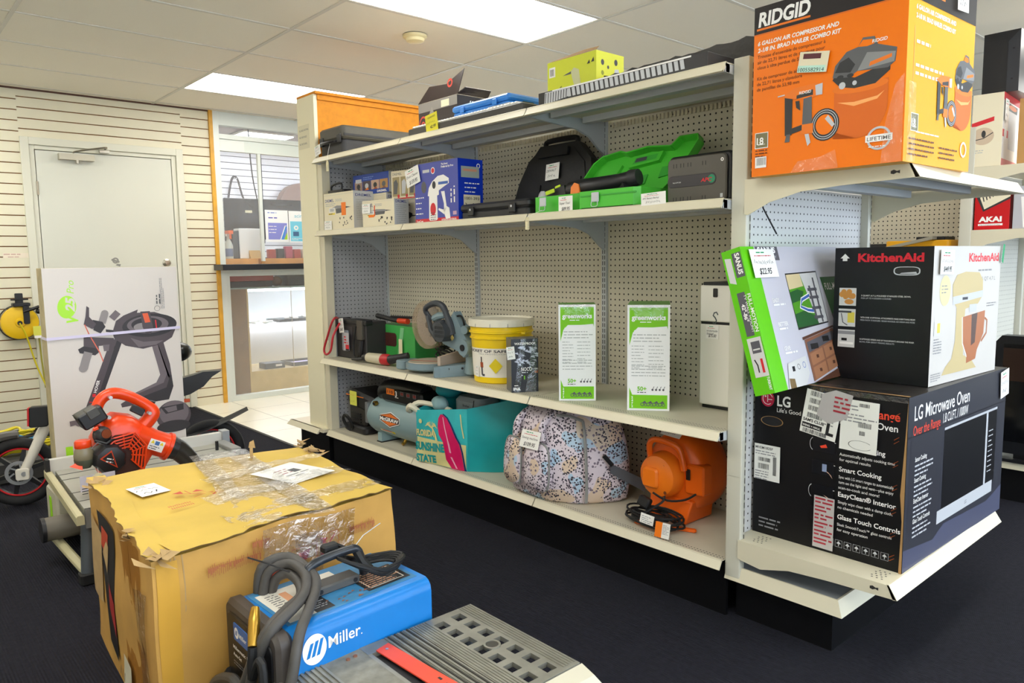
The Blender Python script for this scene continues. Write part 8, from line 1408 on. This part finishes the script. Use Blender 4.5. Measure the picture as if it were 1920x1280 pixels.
for k_ in range(5):
    for i in range(22): a = 2*PI*i/22; pts.append(P_(.325+(.075+.006*k_)*math.cos(a)-.02, .125+(.052+.005*rr.uniform(-1, 1))*math.sin(a), .018+.004*k_+.045*max(0, -math.cos(a))))
mb.tube(pts, .0048, RUB, 6); mb.tube([P_(.27, .14, .075), P_(.275, .12, .05), P_(.29, .11, .03)], .012, RUB, 8); mb.build('power_cord', t)
mb = MB(); mb.rrbox(Fr(P_(.185, .155, .085), fT.u, fT.v, (0, 0, 1)), 0, 0, .045, .028, 0, .02, RUB, .008, .004); mb.tube([P_(.23, .168, .095), P_(.255, .155, .08)], .006, RUB, 6); mb.build('power_plug', t)
mb = MB(); mb.tube([P_(.27, .165, .07), P_(.33, .20, .085), P_(.40, .22, .095)], .0012, SILVER, 4); mb.build('wire_end', t)
mb = MB(); mb.rrbox(Fr((Wq[0][0]-.01, Wq[0][1]+.02, .0), fT.u, fT.v, (0, 0, 1)), .0, .0, .40, .25, 0, .02, RUB, .02, .004); mb.build('base_tray', t)
# -- bench saw in the front
AL = M('cast_aluminium', '#97958a', .4, .55, var=.12, scale=22); ALd = M('cast_aluminium_groove', '#3c3a34', .6); IO = M('insert_red_orange', '#e0492c', .4)
t = thing('bench_saw', (-1.68, -.35, 0), 'ribbed aluminium bench saw table with red insert at the bottom edge', 'table saw')
mb = MB(); zt = .30; x1 = -1.405; xl = -2.02; y0, y1 = -.425, -.022
HOL = [(-1.474, -.062-.0545*k_) for k_ in range(7)]+[(-1.532, -.068-.0535*k_) for k_ in range(7)]
# right wing: lattice with real square holes
hw_, hh_ = .0155, .0165
xs_ = [-1.575]; cols = [(-1.532, [y for x, y in HOL if x < -1.5]), (-1.474, [y for x, y in HOL if x > -1.5])]
mb.box(-1.452, y0, zt-.012, x1, y1, zt, AL); mb.box(-1.512, y0, zt-.012, -1.494, y1, zt, AL); mb.box(-1.60, y0, zt-.012, -1.553, y1, zt, AL)
for cx, ys_ in ((-1.532, cols[0][1]), (-1.474, cols[1][1])):
    e = [y1]+[v for y in ys_ for v in (y+hh_, y-hh_)]+[y0]
    a0, a1 = (cx-.021, cx+.020) if cx < -1.5 else (cx-.020, cx+.022)
    for i in range(0, len(e)-1, 2):
        if e[i] > e[i+1]: mb.box(a0, e[i+1], zt-.012, a1, e[i], zt, AL)
    for y in ys_:
        if y-hh_ < y0: continue
        mb.box(a0, y-hh_, zt-.012, cx-hw_, y+hh_, zt, AL); mb.box(cx+hw_, y-hh_, zt-.012, a1, y+hh_, zt, AL)
for k_ in range(5): mb.box(-1.447+.0085*k_, y0+.01, zt, -1.443+.0085*k_, y1-.004, zt+.0022, AL)
for k_ in range(6): mb.box(-1.597+.008*k_, y0+.01, zt, -1.593+.008*k_, y1-.004, zt+.0022, AL)
mb.build('side_wing', t)
mb = MB(); mb.lathe(Fr((-1.502, -.228, zt-.001), (1, 0, 0), (0, 1, 0)), [(.016, 0), (.016, .004), (.021, .004), (.021, 0)], AL, 24); mb.ell(Fr((-1.502, -.228, zt), (1, 0, 0), (0, 1, 0)), 0, 0, .0155, .0155, ALd, .001); mb.build('round_boss', t)
mb = MB(); mb.box(-1.68, y0, zt-.012, -1.602, y1, zt-.001, AL)
for k_ in range(8): mb.box(-1.676+.009*k_, y0, zt-.001, -1.672+.009*k_, y1-.002, zt+.0018, ALd if k_ % 2 else AL)
mb.box(xl, y0, zt-.012, -1.745, y1, zt-.001, M('cast_aluminium_worn', '#8a887c', .6, .3, var=.25, scale=30))
for k_ in range(14): mb.box(xl+.005+.0125*k_, y0, zt-.001, xl+.011+.0125*k_, y1-.006-.004*(k_ % 3), zt+.0025, AL)
mb.box(-1.745, y0, zt-.012, -1.735, y1, zt-.001, AL); mb.box(-1.745, -.065, zt-.012, -1.68, y1, zt, AL); mb.build('table_top', t)
mb = MB(); mb.prism(T(0, 0, zt-.0005), [(-1.722, -.062), (-1.682, -.052), (-1.656, y0+.02), (-1.704, y0+.02)], 0, .003, IO); mb.cyl((-1.70, -.075, zt+.0025), (-1.70, -.075, zt+.0035), .004, SIL, seg=12)
for k_, (x, y) in enumerate(((-1.685, -.27), (-1.687, -.30), (-1.684, -.33))): mb.box(x, y, zt+.0026, x+.006, y+.012, zt+.003, BLACK)
mb.build('throat_plate', t); mb = MB(); n = 40; fb = Fr((-1.727, -.33, zt-.10), (0, -1, 0), (0, 0, 1)); mb.prism(fb, [((.108 if i % 2 else .118)*math.cos(2*PI*i/n), (.108 if i % 2 else .118)*math.sin(2*PI*i/n)) for i in range(n)], -.001, .001, M('rusty_blade', '#9b7a62', .5, .6)); mb.build('saw_blade', t)
for x, y in ((-1.79, -.05), (-1.77, -.048)): mb = MB(); mb.cyl((x, y, zt-.001), (x, y, zt+.002), .005, M('rust_spot', '', .8), seg=10); mb.build('screw', t)
mb = MB(); mb.box(xl, y0, .04, -1.63, y1-.03, zt-.013, M('bench_saw_base', '#3a3a3c', .6)); mb.build('base', t); mb = MB(); mb.hexa([(xl, y0-.065, .245), (-1.375, y0-.065, .245), (-1.375, y0-.002, .245), (xl, y0-.002, .245), (xl, y0-.04, .285), (-1.40, y0-.04, .285), (-1.40, y0-.002, .297), (xl, y0-.002, .297)], M('wing_rail_cream', '#c9c3ae', .4)); mb.build('end_rail', t)
for x, y in ((-1.46, -.40), (-1.46, -.08), (-1.95, -.40), (-1.66, -.08)): mb = MB(); mb.tube([(x, y, zt-.013), (x, y, .0)], .014, TGD, 10); mb.build('leg', t)
